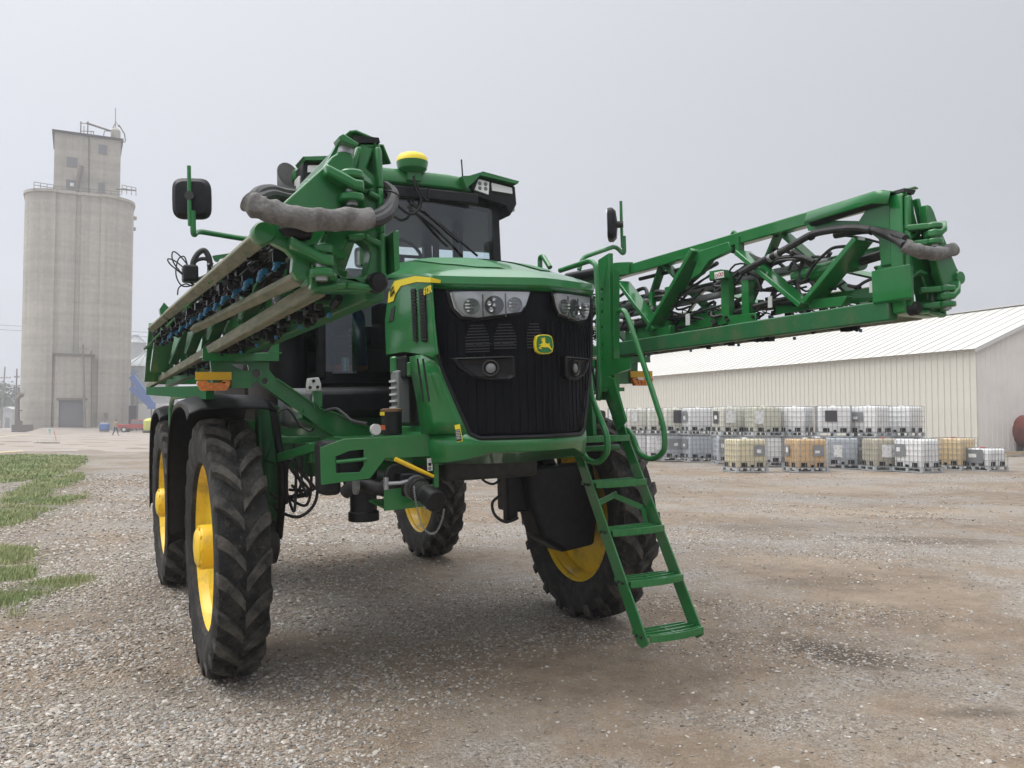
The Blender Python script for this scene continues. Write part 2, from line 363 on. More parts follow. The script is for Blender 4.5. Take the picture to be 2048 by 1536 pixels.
    ad = t.nodes.new('ShaderNodeMath'); ad.operation = 'ADD'; t.links.new(v1.outputs['Distance'], ad.inputs[0]); ml = t.nodes.new('ShaderNodeMath'); ml.operation = 'MULTIPLY'; ml.inputs[1].default_value = .4; t.links.new(v2.outputs['Distance'], ml.inputs[0]); t.links.new(ml.outputs[0], ad.inputs[1])
    bp = t.nodes.new('ShaderNodeBump'); bp.invert = True; bp.inputs['Strength'].default_value = 1.0; bp.inputs['Distance'].default_value = .016; t.links.new(ad.outputs[0], bp.inputs['Height']); t.links.new(bp.outputs[0], b.inputs['Normal'])
    return m
GRASS = [[(-260, 910), (0, 911), (172, 913), (160, 930), (100, 958), (0, 966), (-260, 975)],
         [(-260, 1000), (0, 1002), (62, 968), (165, 946), (170, 956), (100, 985), (40, 1006), (-260, 1020)],
         [(-260, 1028), (0, 1016), (100, 1000), (176, 985), (180, 991), (110, 1012), (30, 1046), (-260, 1075)],
         [(-200, 1095), (0, 1089), (60, 1087), (76, 1096), (40, 1115), (-200, 1120)],
         [(-200, 1128), (0, 1125), (60, 1118), (76, 1131), (40, 1151), (-200, 1156)],
         [(-260, 1172), (0, 1163), (100, 1150), (195, 1148), (150, 1166), (80, 1181), (30, 1201), (-260, 1235)],
         [(8, 1221), (50, 1210), (56, 1218), (20, 1229)]]
GP = [[(G(*q).x, G(*q).y) for q in g] for g in GRASS]
def inside(poly, x, y):
    n = len(poly); r = np.zeros(np.shape(x), bool); j = n-1
    for i in range(n):
        xi, yi = poly[i]; xj, yj = poly[j]
        c = ((yi > y) != (yj > y)) & (x < (xj-xi)*(y-yi)/(yj-yi+1e-12)+xi); r ^= c; j = i
    return r
def grassmask(x, y):
    r = np.zeros(np.shape(x), bool)
    for g in GP: r |= inside(g, x, y)
    return r
def build_ground():
    # radial sheet: fine near the camera, reaching the horizon
    c0 = np.array([WC.x, WC.y]); nr, na = 150, 300
    rad = np.concatenate([np.linspace(.0, 3, 8)[1:], 3*np.power(1500/3, np.linspace(0, 1, nr)[1:])])
    an = np.linspace(0, 2*math.pi, na, endpoint=False)
    X = c0[0]+rad[:, None]*np.cos(an)[None]; Y = c0[1]+rad[:, None]*np.sin(an)[None]
    Zz = gnd(X, Y)
    vs = np.stack([X, Y, Zz], -1).reshape(-1, 3).tolist(); fs = []
    for i in range(len(rad)-1):
        for k in range(na):
            k2 = (k+1) % na; fs.append((i*na+k, i*na+k2, (i+1)*na+k2, (i+1)*na+k))
    fs.append(tuple(range(na)))
    me = bpy.data.meshes.new('ground'); me.from_pydata(vs, [], fs); me.materials.append(ground_mat())
    at = me.attributes.new('soil', 'FLOAT', 'POINT'); at.data.foreach_set('value', sum(grassmask(X+.45*math.cos(q), Y+.45*math.sin(q)).astype(float) for q in np.linspace(0, 2*math.pi, 9)[:-1]).ravel()/8)
    me.polygons.foreach_set('use_smooth', [True]*len(me.polygons))
    o = link('ground', me); o['kind'] = 'structure'; return o
build_ground()
# ================================================================== the sprayer
S = empty('crop_sprayer', (0, 0, 0), 0, 'tall green self-propelled crop sprayer with folded booms and yellow wheels', 'sprayer')
S.matrix_world = MW.to_4x4()
TR, WB, RT = 1.525, 3.85, .925

# ---- wheels
def tyre_mesh(sgn):
    b = MB()
    prof = [(.600, .150), (.612, .172), (.66, .186), (.75, .198), (.82, .193), (.856, .180), (.868, .14), (.872, .07), (.872, 0)]
    prof = prof + [(r, -h) for r, h in reversed(prof[:-1])]; assert len(prof) == 17
    b.lathe(prof, (0, 0, 0), (1, 0, 0), 96, closed=True)
    nl = 22
    for side in (-1, 1):
        for k in range(nl):
            a0 = 2*math.pi*(k+(.5 if side > 0 else 0))/nl
            rows = []
            path = [(.006, -.02), (.045, .035), (.085, .085), (.125, .125), (.165, .155), (.19, .17), (.199, .172)]
            for i, (w, da) in enumerate(path):
                a = a0+da; rt = (.925, .925, .924, .922, .914, .893, .82)[i]; rb = (.862, .862, .862, .862, .852, .838, .80)[i]
                hw = (.034, .036, .038, .040, .041, .040, .036)[i]/.9
                def pt(r, aa): return V((side*w, -r*math.cos(aa), r*math.sin(aa)))
                rows.append([pt(rb, a-hw*1.25), pt(rt, a-hw), pt(rt, a+hw), pt(rb, a+hw*1.25)])
            b.grid(rows); n = len(b.v); b.f.append((n-4, n-3, n-2, n-1)); b.f.append((n-28, n-27, n-26, n-25))
    me = b.mesh('tyre', M['rubber'], 30); me.materials.append(M['lug']); nb = 17*96
    for p in me.polygons:
        if max(p.vertices) >= nb: p.material_index = 1
    return me
def rim_mesh():
    b = MB()   # +x is the outer side
    prof = [(.618, .158), (.622, .146), (.600, .14), (.585, .12), (.572, .085), (.560, .06), (.548, .055), (.535, .045), (.40, .02), (.25, .01), (.17, .01),
            (.17, -.01), (.25, -.01), (.42, .0), (.530, .02), (.545, -.04), (.575, -.085), (.575, -.11), (.59, -.125), (.60, -.14), (.622, -.146), (.618, -.158), (.605, -.158), (.590, -.10), (.59, .10), (.605, .158)]
    b.lathe([(r, h*.86) for r, h in prof], (0, 0, 0), (1, 0, 0), 64, closed=True)
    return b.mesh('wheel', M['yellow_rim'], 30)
def hub_mesh():
    b = MB(); b.lathe([(0.001, .205), (.06, .205), (.11, .198), (.135, .185), (.138, .172), (.155, .168), (.160, .155), (.160, .0), (.0, .0)], (0, 0, 0), (1, 0, 0), 40)
    for k in range(10):
        a = 2*math.pi*k/10; b.cyl((.160, .146*math.cos(a), .146*math.sin(a)), (.178, .15*math.cos(a), .15*math.sin(a)), .012, 6)
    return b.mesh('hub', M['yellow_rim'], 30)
def motor_mesh():
    b = MB(); b.lathe([(.001, -.06), (.20, -.06), (.22, -.08), (.22, -.20), (.17, -.22), (.17, -.36), (.12, -.38), (.001, -.38)], (0, 0, 0), (1, 0, 0), 28); return b.mesh('wheel_motor', M['dark'], 30)
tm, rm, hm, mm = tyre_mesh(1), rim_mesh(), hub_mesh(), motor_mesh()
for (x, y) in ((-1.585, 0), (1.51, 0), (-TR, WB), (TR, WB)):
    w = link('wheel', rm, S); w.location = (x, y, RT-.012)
    if x < 0: w.rotation_euler = (0, 0, math.pi)
    # tread points the same way on both sides: turn the tyre back
    t_ = link('tyre', tm, w)
    if x < 0: t_.rotation_euler = (0, 0, math.pi)
    t_.rotation_euler = (random.random()*0, t_.rotation_euler[1], t_.rotation_euler[2])
    t_.scale = (.89, 1, 1)
    link('hub', hm, w); link('wheel_motor', mm, w)

# ---- chassis and axles
for s in (-1, 1):
    MB().bar((s*.45, -1.35, 1.62), (s*.45, 4.6, 1.62), .10, .26).build('frame_rail', M['green'], S, bevel=.01)
for y in (0, WB):
    b = MB(); b.bar((-1.0, y, 1.50), (1.0, y, 1.50), .26, .24); b.bar((-.5, y-.25, 1.44), (.5, y-.25, 1.44), .1, .2); b.build('axle_beam', M['green'], S, bevel=.015)
    for s in (-1, 1):
        lx = 1.17 if s > 0 else 1.26
        b = MB(); b.bar((s*.95, y, 1.50), (s*lx, y, 1.62), .20, .22); b.bar((s*lx, y, 1.85), (s*lx, y, .95), .16, .14, (0, 1, 0)); b.cyl((s*lx, y, 1.92), (s*lx, y, 1.2), .09, 18)
        b.build('wheel_leg', M['green_dirty'] if s < 0 else M['dark'], S, bevel=.01)
        if s < 0: continue
        b = MB(); b.cyl((s*1.06, y-.16, 1.45), (s*1.06, y-.16, .95), .10, 18); b.box((s*1.10, y-.05, 1.15), (.14, .34, .3)); b.build('leg_guard', M['black'], S, bevel=.03)
        b = MB(); b.cyl((s*1.02, y-.32, 1.62), (s*1.06, y-.30, 1.30), .028, 12); b.build('cylinder_rod', M['chrome'] if s > 0 else M['dark'], S)
        b = MB(); b.cyl((s*1.06, y-.30, 1.32), (s*1.12, y-.28, .88), .045, 12); b.build('steering_cylinder', M['dark'], S)
        b = MB(); b.cyl((s*1.12, y-.28, .90), (s*1.13, y-.28, .80), .045, 14); b.build('cylinder_end', M['chrome'] if s > 0 else M['dark'], S)
# belly: engine pan, pump, centre tank
b = MB(); b.box((0, -.6, 1.62), (.72, 1.3, .50)); b.build('engine_block', M['dark'], S, bevel=.03)
b = MB(); b.box((0, 2.6, 1.75), (.9, 2.6, .30)); b.build('centre_frame', M['green_dirty'], S, bevel=.02)
b = MB()
rows = []
for y, k in ((1.9, .86), (1.98, .97), (2.2, 1), (4.0, 1), (4.22, .97), (4.3, .86)):
    rows.append([V((1.12*k*(abs(math.cos(a))**.6)*(1 if math.cos(a) > 0 else -1), y, 2.25+.47*k*(abs(math.sin(a))**.6)*(1 if math.sin(a) > 0 else -1))) for a in [2*math.pi*i/28 for i in range(28)]])
b.grid(rows, closed=True); n = len(b.v); b.f.append(tuple(range(28))); b.f.append(tuple(range(n-28, n)))
b.build('solution_tank', M['dark'], S)
b = MB(); b.box((0, 4.75, 1.95), (2.2, .12, .9)); b.bar((-1.65, 4.75, 2.35), (1.65, 4.75, 2.35), .14, .14); b.bar((-1.65, 4.75, 1.75), (1.65, 4.75, 1.75), .14, .14); b.build('boom_rack', M['green'], S, bevel=.01)
# pump and sump hanging under the middle
b = MB(); p = P(727, 1005, y=-.6); b.cyl(p+V((0, 0, .20)), p+V((0, 0, -.07)), .095, 20); b.cyl(p+V((0, 0, -.06)), p+V((0, 0, -.13)), .11, 20); b.build('pump_strainer', M['black'], S, bevel=.01)
q0 = P(700, 970, y=-.6); q1 = P(880, 975, y=-1.3)
MB().tube(smoothpath([p+V((-.12, .1, .18)), p+V((.02, 0, .2)), q1+V((-.2, .2, .02)), q1]), .055, 12).build('suction_pipe', M['black'], S)
# bundles of hose behind the wheels
for i in range(9):
    a = P(560+random.uniform(-10, 60), 900+random.uniform(-15, 25), y=-.25); c = P(570+random.uniform(0, 60), 1000+random.uniform(-25, 35), y=-.3); d = P(545+random.uniform(-5, 40), 985+random.uniform(-20, 30), y=-.1)
    MB().tube(smoothpath([a, (a+c)/2+V((.06*random.uniform(-1, 1), 0, 0)), c, d], 8), .011, 7).build('hydraulic_hose', M['hose'], S)
MB().tube(smoothpath([P(635, 930, y=-.3), P(632, 1000, y=-.3), P(600, 1033, y=-.3), P(560, 1024, y=-.2), P(548, 1010, y=-.1)], 8), .012, 8).build('hydraulic_hose', M['hose'], S)
MB().tube(smoothpath([P(958, 930, y=-.5), P(965, 958, y=-.5), P(985, 968, y=-.4), P(1000, 960, y=-.3)], 8), .010, 8).build('hydraulic_hose', M['hose'], S)
MB().tube(smoothpath([P(1003, 990, y=-.5), P(985, 1005, y=-.5), P(990, 1030, y=-.5), P(1012, 1044, y=-.5), P(1035, 1036, y=-.4)], 8), .012, 8).build('hydraulic_hose', M['hose'], S)
b = MB(); b.box(P(1020, 990, y=-.3), (.10, .1, .42)); b.box(P(1030, 960, y=-.2), (.2, .3, .5)); b.build('hose_guard', M['black'], S, bevel=.02)

b = MB(); b.plate([P(*q, y=-.30) for q in [(1035, 935), (1170, 925), (1182, 1000), (1172, 1085), (1110, 1100), (1068, 1075), (1045, 1000)]], (0, .3, 0)); b.build('leg_shield', M['black'], S, bevel=.04)
# ---- fenders on the left wheels
def fender(y0, nm='fender'):
    path = [(-.52, 1.90), (-.40, 1.965), (-.1, 2.0), (.3, 1.985), (.6, 1.90), (.82, 1.66), (.93, 1.3), (.95, .86)]
    path = [(a, b_) for a, b_ in path]
    rows = []
    for (yy, zz) in [(q.x, q.y) for q in smoothpath([V((a, b_, 0)) for a, b_ in path], 4)]:
        cx = zz > 1.8
        rows.append([V((-1.30, y0+yy, zz-.025)), V((-1.36, y0+yy, zz)), V((-1.62, y0+yy, zz+.012)), V((-1.78, y0+yy, zz)), V((-1.86, y0+yy, zz-.03)), V((-1.875, y0+yy*.985, zz-.075))])
    b = MB(); b.grid(rows)
    f = b.build(nm, M['black'], S); so = f.modifiers.new('solid', 'SOLIDIFY'); so.thickness = .012; return f
for y0 in (0, WB):
    f = fender(y0); f.location = (.15 if y0 else -.01, 0, 0)
    MB().tube(fillet([V((-1.40, y0-.25, 1.93)), V((-1.27, y0-.30, 1.93)), V((-1.22, y0-.33, 1.5)), V((-1.22, y0-.33, 1.25)), V((-1.2, y0-.1, .95))], .12), .028, 10).build('fender_bracket', M['black'], f)

# ---- hood, grille, nose
def yf(x): return -1.985 + .345*(abs(x)/.581)**1.5
WZ = [(2.62, .585), (2.45, .578), (2.2, .556), (2.05, .520), (1.96, .491), (1.85, .455), (1.78, .430), (1.70, .404), (1.675, .37)]
def wz(z):
    for (z1, w1), (z0, w0) in zip(WZ, WZ[1:]):
        if z >= z0: return w0 + (w1-w0)*(z-z0)/(z1-z0)
    return WZ[-1][1]
# grille shell with vertical pleats
b = MB(); rows = []
zs = np.linspace(2.615, 1.675, 30)
for z in zs:
    row = []
    for k in range(97):
        s_ = -1+2*k/96; x = s_*wz(z)
        row.append(V((x, yf(x)+.012, z)))
    rows.append(row)
b.grid(rows); grille = b.build('grille', M['grille'], S, smooth=35)
for x in np.arange(-.56, .57, .0467):
    zl = [z for z in np.linspace(2.38, 1.70, 60) if wz(z) > abs(x)+.02]
    if len(zl) > 2: MB().tube([V((x, yf(x)-.001, zl[0])), V((x, yf(x)-.001, zl[-1]))], .0055, 6).build('grille_rib', M['grille'], grille)
so = grille.modifiers.new('solid', 'SOLIDIFY'); so.thickness = .03; so.offset = -1
# faint slats behind the mesh
for i, (cx, hw_) in enumerate(((-.36, .06), (-.215, .06), (.03, .0), (-.05, .045))):
    if hw_ == 0: continue
    for k in range(9):
        z = 2.36-.018*k; b = MB(); w_ = hw_*(.5+.5*min(1, (k+1)/5)); p0 = V((cx-w_, yf(cx-w_)-.006, z)); p1 = V((cx+w_, yf(cx+w_)-.006, z)); b.bar(p0, p1, .006, .006); b.build('grille_slat', M['slat'], grille)
for z, x0_, x1_ in ((2.245, -.42, -.17), (2.20, -.42, -.3)):
    b = MB(); b.bar((x0_, yf(x0_)-.006, z), (x1_, yf(x1_)-.006, z), .005, .005); b.build('grille_slat', M['slat'], grille)
# black rim along the lower edge of the grille
pts = []
for z in np.linspace(2.58, 1.70, 14): pts.append(V((-wz(z)-.004, yf(wz(z))-.004, z)))
for x in np.linspace(-.36, .36, 15): pts.append(V((x, yf(x)-.008, 1.672)))
for z in np.linspace(1.70, 2.58, 14): pts.append(V((wz(z)+.004, yf(wz(z))-.004, z)))
MB().tube(pts, .013, 8).build('grille_rim', M['black'], grille)

def surf(x, z, off=0): return V((x, yf(x)-off, z))
# headlights
def headlight(s):
    hx = lambda px: px
    outl = [(.495, 2.568), (.095, 2.548), (.120, 2.47), (.145, 2.43), (.36, 2.405), (.435, 2.42), (.475, 2.47)]
    outl = [(s*x, z) for x, z in outl]
    # dark bezel follows the nose
    def strip(o, off, thick, mat_, nm, par):
        cx = sum(x for x, z in o)/len(o); cz = sum(z for x, z in o)/len(o); b = MB(); n = 48
        # resample the outline
        per = []
        for i in range(len(o)):
            a = V((o[i][0], o[i][1], 0)); c = V((o[(i+1) % len(o)][0], o[(i+1) % len(o)][1], 0)); k = max(2, int((c-a).length/.02))
            per += [a+(c-a)*j/k for j in range(k)]
        rows = []
        for t in (1, .9, .8, .7, .6, .5, .4, .3, .2, .1, .01): rows.append([surf(cx+(p.x-cx)*t, cz+(p.y-cz)*t, off) for p in per])
        rows = [[surf(p.x, p.y, -thick) for p in per]] + rows
        b.grid(rows, closed=True); return b.build(nm, mat_, par)
    grow = [(x*1.0+(x-s*.29)*.10, z+(z-2.485)*.22) for x, z in outl]
    bz = strip(grow, .016, .02, M['black'], 'headlight_bezel', S)
    base = strip(outl, .036, .0, M['chrome_soft'], 'reflector', bz)
    for (cx, r, kind) in ((.395, .050, 0), (.280, .058, 1), (.172, .046, 0)):
        x = s*cx; z = 2.475; c = surf(x, z, .037); e_ = .01; nx = -(yf(x+e_)-yf(x-e_))/(2*e_); nr = V((nx, -1, 0)).normalized()*-1; nr = -nr
        nr = V((nx, 1, 0)).normalized()*-1
        b = MB(); b.lathe([(r, 0), (r, .012), (r*.9, .012), (r*.85, .004), (.001, .002)], c, nr, 28); lamp = b.build('lamp_ring', M['grey'] if kind else M['steel'], bz)
        if kind:
            for k in range(6):
                a = math.pi/2+2*math.pi*k/5; q = c + nr*.012 + (V((math.cos(a)*r*.58, 0, math.sin(a)*r*.58)) if k < 5 else V((0, 0, 0)))
                bb = MB(); bb.lathe([(r*.24, .008), (r*.15, 0), (.001, 0)], q, nr, 12); bb.build('lamp_reflector', M['chrome'], bz)
        else:
            for k in range(4):
                zz = z-.03+.02*k; hw_ = math.sqrt(max(0, (r*.85)**2-(zz-z)**2)); bb = MB(); bb.bar(c+nr*.010+V((-hw_, 0, zz-z)), c+nr*.010+V((hw_, 0, zz-z)), .006, .008); bb.build('lamp_louvre', M['light_grey'], bz)
    for cx in (.340, .222):
        b = MB(); x = s*cx; b.bar(surf(x, 2.545, .040), surf(x, 2.405, .040), .006, .006, (0, 1, 0)); b.build('lamp_divider', M['grey'], bz)
    strip(outl, .062, -.03, M['lens'], 'lens', bz)
M['chrome_soft'] = mat('headlight_reflector', (.88, .89, .90), .25, coat=.4)
headlight(-1); headlight(1)
# fog lamps
for s in (-1, 1):
    o = [(.50, 2.165), (.18, 2.165), (.175, 2.04), (.20, 2.02), (.31, 2.02), (.40, 2.05), (.46, 2.10)]
    b = MB(); per = [V((s*x, z, 0)) for x, z in o]; rows = []
    pp = []
    for i in range(len(per)):
        a = per[i]; c = per[(i+1) % len(per)]; k = max(2, int((c-a).length/.02)); pp += [a+(c-a)*j/k for j in range(k)]
    ctr = V((s*.295, 2.095, 0))
    for t, off in ((1, -.02), (1, .034), (.90, .042), (.80, .018), (.6, .012), (.4, .010), (.2, .008), (.02, .007)): rows.append([surf(ctr.x+(q.x-ctr.x)*t, ctr.y+(q.y-ctr.y)*t, off) for q in pp])
    b.grid(rows, closed=True); fh = b.build('fog_lamp', M['black'], S)
    c = surf(ctr.x, ctr.y, .008); nr = V((-(yf(ctr.x+.01)-yf(ctr.x-.01))/.02, 1, 0)).normalized()*-1
    b = MB(); b.lathe([(.052, 0), (.052, .02), (.046, .022), (.04, .014)], c, nr, 24); b.build('lamp_ring', M['dark'], fh)
    b = MB(); b.lathe([(.030, .014), (.02, .020), (.001, .022)], c, nr, 24); b.build('lens', M['grey'], fh)

# hood top
def ctop(y): return float(np.interp(y, [-1.98, -1.72, -1.4, -1.0, -.6], [2.70, 2.755, 2.845, 2.935, 2.985]))
def drop(x): a = abs(x); return float(np.interp(a, [0, .30, .46, .575, .605], [0, .012, .045, .115, .17]))
def hoodz(x, u_): return ctop(-.66+u_*(-1.985+.66)) - drop(x)*(1-u_**2) + .045*u_**2*(abs(x)/.62)**2 - .06*u_**8
b = MB(); rows = []
xs = [-.605, -.575, -.52, -.46, -.40, -.30, -.2, -.1, 0, .1, .2, .3, .4, .46, .52, .575, .605]
for u_ in np.linspace(0, 1, 15):
    row = []
    for x in xs:
        y = -.66 + u_*(yf(x)-.035+.66); row.append(V((x, y, hoodz(x, u_))))
    rows.append(row)
rows.append([V((p.x, p.y-.006, p.z-.045)) for p in rows[-1]]); rows.append([V((p.x, p.y+.03, p.z-.035)) for p in rows[-1]])
# side skirts of the hood down to the panel
b.grid(rows)
hood = b.build('hood', M['green'], S); so = hood.modifiers.new('solid', 'SOLIDIFY'); so.thickness = .02
def hoodpt(x, u_, off=.006):
    y = -.66+u_*(yf(x)-.035+.66); return V((x, y, hoodz(x, u_)+off))
for s in (-1, 1):    # flat darker panels let into the top
    b = MB(); rows = []
    for t in np.linspace(0, 1, 10):
        u_ = .04+.80*t; x1 = .42-.0*t; x0 = .03+.10*t
        if t > .75: x1 = .42-(t-.75)*.55
        rows.append([hoodpt(s*(x0+(x1-x0)*q), u_*(1-.05*q), .007) for q in np.linspace(0, 1, 6)])
    b.grid(rows); b.build('hood_panel', M['green_matte'], hood)
# side panels with louvres
for s in (-1, 1):
    fx = lambda p: V((p.x, p.y, p.z)) if s < 0 else V((-p.x, max(p.y, -1.60), p.z))
    o = [P(*q, x=-.600) for q in [(779, 585), (788, 560), (835, 548), (864, 552), (864, 578), (868, 640), (875, 708), (866, 716), (845, 709), (810, 704), (774, 710), (772, 640)]]
    b = MB(); b.plate([fx(p) for p in o], (.02, 0, 0)); sp = b.build('side_panel', M['green'], S, bevel=.006)
    rear = [o[11], o[10]]
    b = MB(); b.grid([[fx(p), fx(p+V((.03, .10, 0))), fx(p+V((.2, .22, 0)))] for p in (o[1], o[0], o[11], o[10])]); q_ = b.build('rear_corner', M['green'], sp); so = q_.modifiers.new('solid', 'SOLIDIFY'); so.thickness = .012
    st = [P(*q, x=-.614) for q in [(776, 606), (778, 585), (790, 562), (830, 552), (862, 555), (862, 565), (832, 564), (802, 572), (791, 588), (787, 602)]]
    if s < 0:
        tipz = [P(862, 555, x=-.614), P(893, 563, y=-1.70), P(893, 567, y=-1.70), P(862, 565, x=-.614)]; pass
        MB().plate([fx(p) for p in st], (.004, 0, 0)).build('decal_stripe', M['yellow_decal'], sp)
        MB().plate(tipz, (.004, .004, 0)).build('decal_tip', M['yellow_decal'], sp)
    for (xa, xb) in ((822, 833), (838, 852)):
        bk = [P(*q, x=-.611) for q in [(xa, 578), (xb-2, 577), (xb+2, 684), (xa+5, 682)]]
        MB().plate([fx(p) for p in bk], (.006, 0, 0)).build('louvre_recess', M['black'], sp)
        for k in range(16):
            t = (k+.5)/16; p0 = P(xa+5*t, 580+101*t, x=-.618); p1 = P(xb-2+4*t, 578.5+103*t, x=-.618); b = MB(); b.bar(fx(p0), fx(p1), .012, .008); b.build('louvre_slat', M['dark'], sp)
    b = MB(); b.plate([fx(P(*q, x=-.612)) for q in [(783, 618), (790, 612), (787, 640), (778, 645)]], (.006, 0, 0)); b.build('latch_recess', M['dark'], sp)
    # lower cheek between grille edge and engine bay
    rows = []
    rearp = {2.2: (818, 712), 2.05: (824, 755), 1.9: (833, 800), 1.78: (838, 838), 1.70: (842, 868)}
    for z in (2.2, 2.05, 1.9, 1.78, 1.70):
        a = V((-wz(z)-.012, yf(wz(z))-.004, z)); px, py = rearp[z]; c = P(px, py, x=-.60); c.z = c.z*.5+z*.5
        mid = (a+c)/2+V((-.035, 0, 0)); rows.append([fx(a), fx(a*.75+mid*.25+V((-.012, 0, 0))), fx(mid), fx(c)])
    b = MB(); b.grid(rows); ck = b.build('lower_cheek', M['green'], S); so = ck.modifiers.new('solid', 'SOLIDIFY'); so.thickness = .02
    for xa in (835, 846):
        b = MB(); b.tube([fx(P(xa+t*12, 718+t*85, x=-.64)) for t in np.linspace(0, 1, 6)], .007, 6); b.build('vent_slot', M['black'], ck)
    # engine bay seen behind the cheek
b = MB(); b.box((0, -1.15, 2.2), (1.0, 1.0, .9)); b.build('engine_cover', M['dark'], S, bevel=.03)
b = MB(); b.box((.06, -.3, 2.35), (.60, .9, .95)); b.build('firewall_cover', M['black'], S, bevel=.05)
# engine details at the left
p = P(806, 800, x=-.58)
b = MB(); b.box(p+V((0, .05, .02)), (.09, .14, .36)); ed = b.build('engine_controller', M['grey'], S, bevel=.012)
for k in range(7):
    b = MB(); b.box(p+V((-.05, .05, -.14+.045*k)), (.016, .12, .014)); b.build('cooling_fin', M['light_grey'], ed)
b = MB(); b.box(p+V((.06, -.05, .20)), (.14, .22, .10)); b.cyl(p+V((.0, .1, .18)), p+V((.0, .1, .30)), .05, 14); b.build('engine_part', M['green'], S, bevel=.012)
b = MB(); b.box(P(812, 735, x=-.55), (.1, .25, .16)); b.build('intake_duct', M['black'], S, bevel=.02)
# nose skirt
top = []; bot = []; und = []
for t in np.linspace(-1, 1, 25):
    if abs(t) > .62:
        q = (abs(t)-.62)/.38; x = math.copysign(.46+.12*min(1, q*2.2), t); y = yf(.46)-.005+q*.60
    else:
        x = t/.62*.46; y = yf(x)-.012
    zt = 1.665 if abs(t) < .45 else 1.665+.05*(min(1, (abs(t)-.45)/.2))
    top.append(V((x*1.0, y, zt))); bot.append(V((x*(.96 if abs(t) < .6 else 1), y+.02, 1.585 - (.11*max(0, (abs(t)-.45)/.55)**.7)))); und.append(V((x*.72, y*.80-.08, 1.50)))
b = MB(); b.grid([top, [(p+q)/2+V((p.x*.02, -.01, 0)) for p, q in zip(top, bot)], bot, und]); sk = b.build('nose_skirt', M['green'], S); so = sk.modifiers.new('solid', 'SOLIDIFY'); so.thickness = .02
b = MB(); b.plate([(p.x, p.y, 1.51) for p in und], (0, 0, .02)); b.build('under_tray', M['green_dirty'], S)
# warning label on the skirt
def decal(pts, mat_, par, nm='label_plate', off=.004, thick=None):
    n = (pts[1]-pts[0]).cross(pts[2]-pts[0]).normalized()
    if n.dot(CAM-pts[0]) < 0: n = -n
    b = MB(); b.plate([p+n*off for p in pts], n*.002); return b.build(nm, mat_, par)
ly = P(928, 865, x=-.52)
wl = decal([P(*q, x=-.60) for q in [(919, 850), (929, 848), (935, 882), (924, 884)]], M['yellow_decal'], S, 'warning_label', .03)
decal([P(*q, x=-.60) for q in [(921.5, 859), (930.5, 858), (934, 880), (925, 882)]], M['black'], wl, 'label_text', .034)
for k in range(6):
    t = k/6; decal([P(*q, x=-.60) for q in [(923+3*t, 861+19*t), (931+2*t, 860+19*t), (931.3+2*t, 861.3+19*t), (923.3+3*t, 862.3+19*t)]], M['light_grey'], wl, 'label_text', .037)

# ---- emblem: rounded shield with a leaping deer
EM = P(1083, 690, x=0); ez = EM.z
ey = yf(0)-.028
def em(X, Y): return V(((X-1300)/2048*540/1700*5.03*1.13, ey, ez-(Y-492)/2048*540/1700*5.03*1.0))
oct_ = [(1240, 428), (1262, 416), (1300, 413), (1338, 416), (1362, 430), (1370, 470), (1372, 510), (1364, 548), (1340, 563), (1300, 567), (1262, 563), (1238, 546), (1230, 508), (1230, 468)]
b = MB(); b.plate([em(*q)+V((0, .012, 0)) for q in oct_], (0, .03, 0)); eb = b.build('emblem', M['yellow_decal'], S, bevel=.003)
def shrink(o, k): return [(1300+(x-1300)*k, 490+(y-490)*k) for x, y in o]
b = MB(); b.plate([em(*q)+V((0, -.004, 0)) for q in shrink(oct_, .90)], (0, .004, 0)); b.build('emblem_field', M['green'], eb)
deer = [(1252, 517), (1270, 503), (1273, 497), (1258, 500), (1253, 496), (1272, 488), (1281, 478), (1283, 468), (1272, 465), (1270, 461), (1281, 457), (1272, 447), (1268, 440), (1275, 444), (1283, 453), (1282, 440), (1286, 441), (1289, 453), (1294, 436), (1298, 437), (1295, 452), (1304, 444), (1307, 446), (1298, 458), (1306, 462), (1300, 470), (1303, 480), (1320, 486), (1330, 489), (1333, 480), (1338, 482), (1336, 498), (1346, 517), (1358, 534), (1354, 538), (1338, 523), (1322, 513), (1300, 515), (1284, 513), (1270, 513), (1262, 522), (1276, 527), (1275, 530), (1256, 526)]
b = MB(); b.plate([em(*q)+V((0, -.008, 0)) for q in deer], (0, .004, 0)); b.build('emblem_deer', M['yellow_decal'], eb)

# ---- lettering
def text(s_, size, at, ex, ez_, mat_, par, nm='lettering', ext=.001):
    cu_ = bpy.data.curves.new(nm, 'FONT'); cu_.body = s_; cu_.size = size; cu_.extrude = ext; cu_.align_x = 'CENTER'; cu_.align_y = 'CENTER'; cu_.offset = size*.018
    to = bpy.data.objects.new('tmp', cu_); col.objects.link(to); dg = bpy.context.evaluated_depsgraph_get(); me = bpy.data.meshes.new_from_object(to.evaluated_get(dg)); bpy.data.objects.remove(to)
    me.materials.clear(); me.materials.append(mat_)
    ex = V(ex).normalized(); ez_ = V(ez_); ez_ = (ez_-ex*ez_.dot(ex)).normalized(); n = ex.cross(ez_)
    mm_ = Matrix((ex, ez_, n)).transposed().to_4x4(); mm_.translation = at; me.transform(mm_); me.name = nm
    return link(nm, me, par)
text('612R', .062, P(855, 581, x=-.628), (0, -1, .03), (0, 0, 1), M['yellow_decal'], S)
text('JOHN\nDEERE', .032, P(784, 583, x=-.620), (0, -1, .25), (0, 0, 1), M['black'], S)

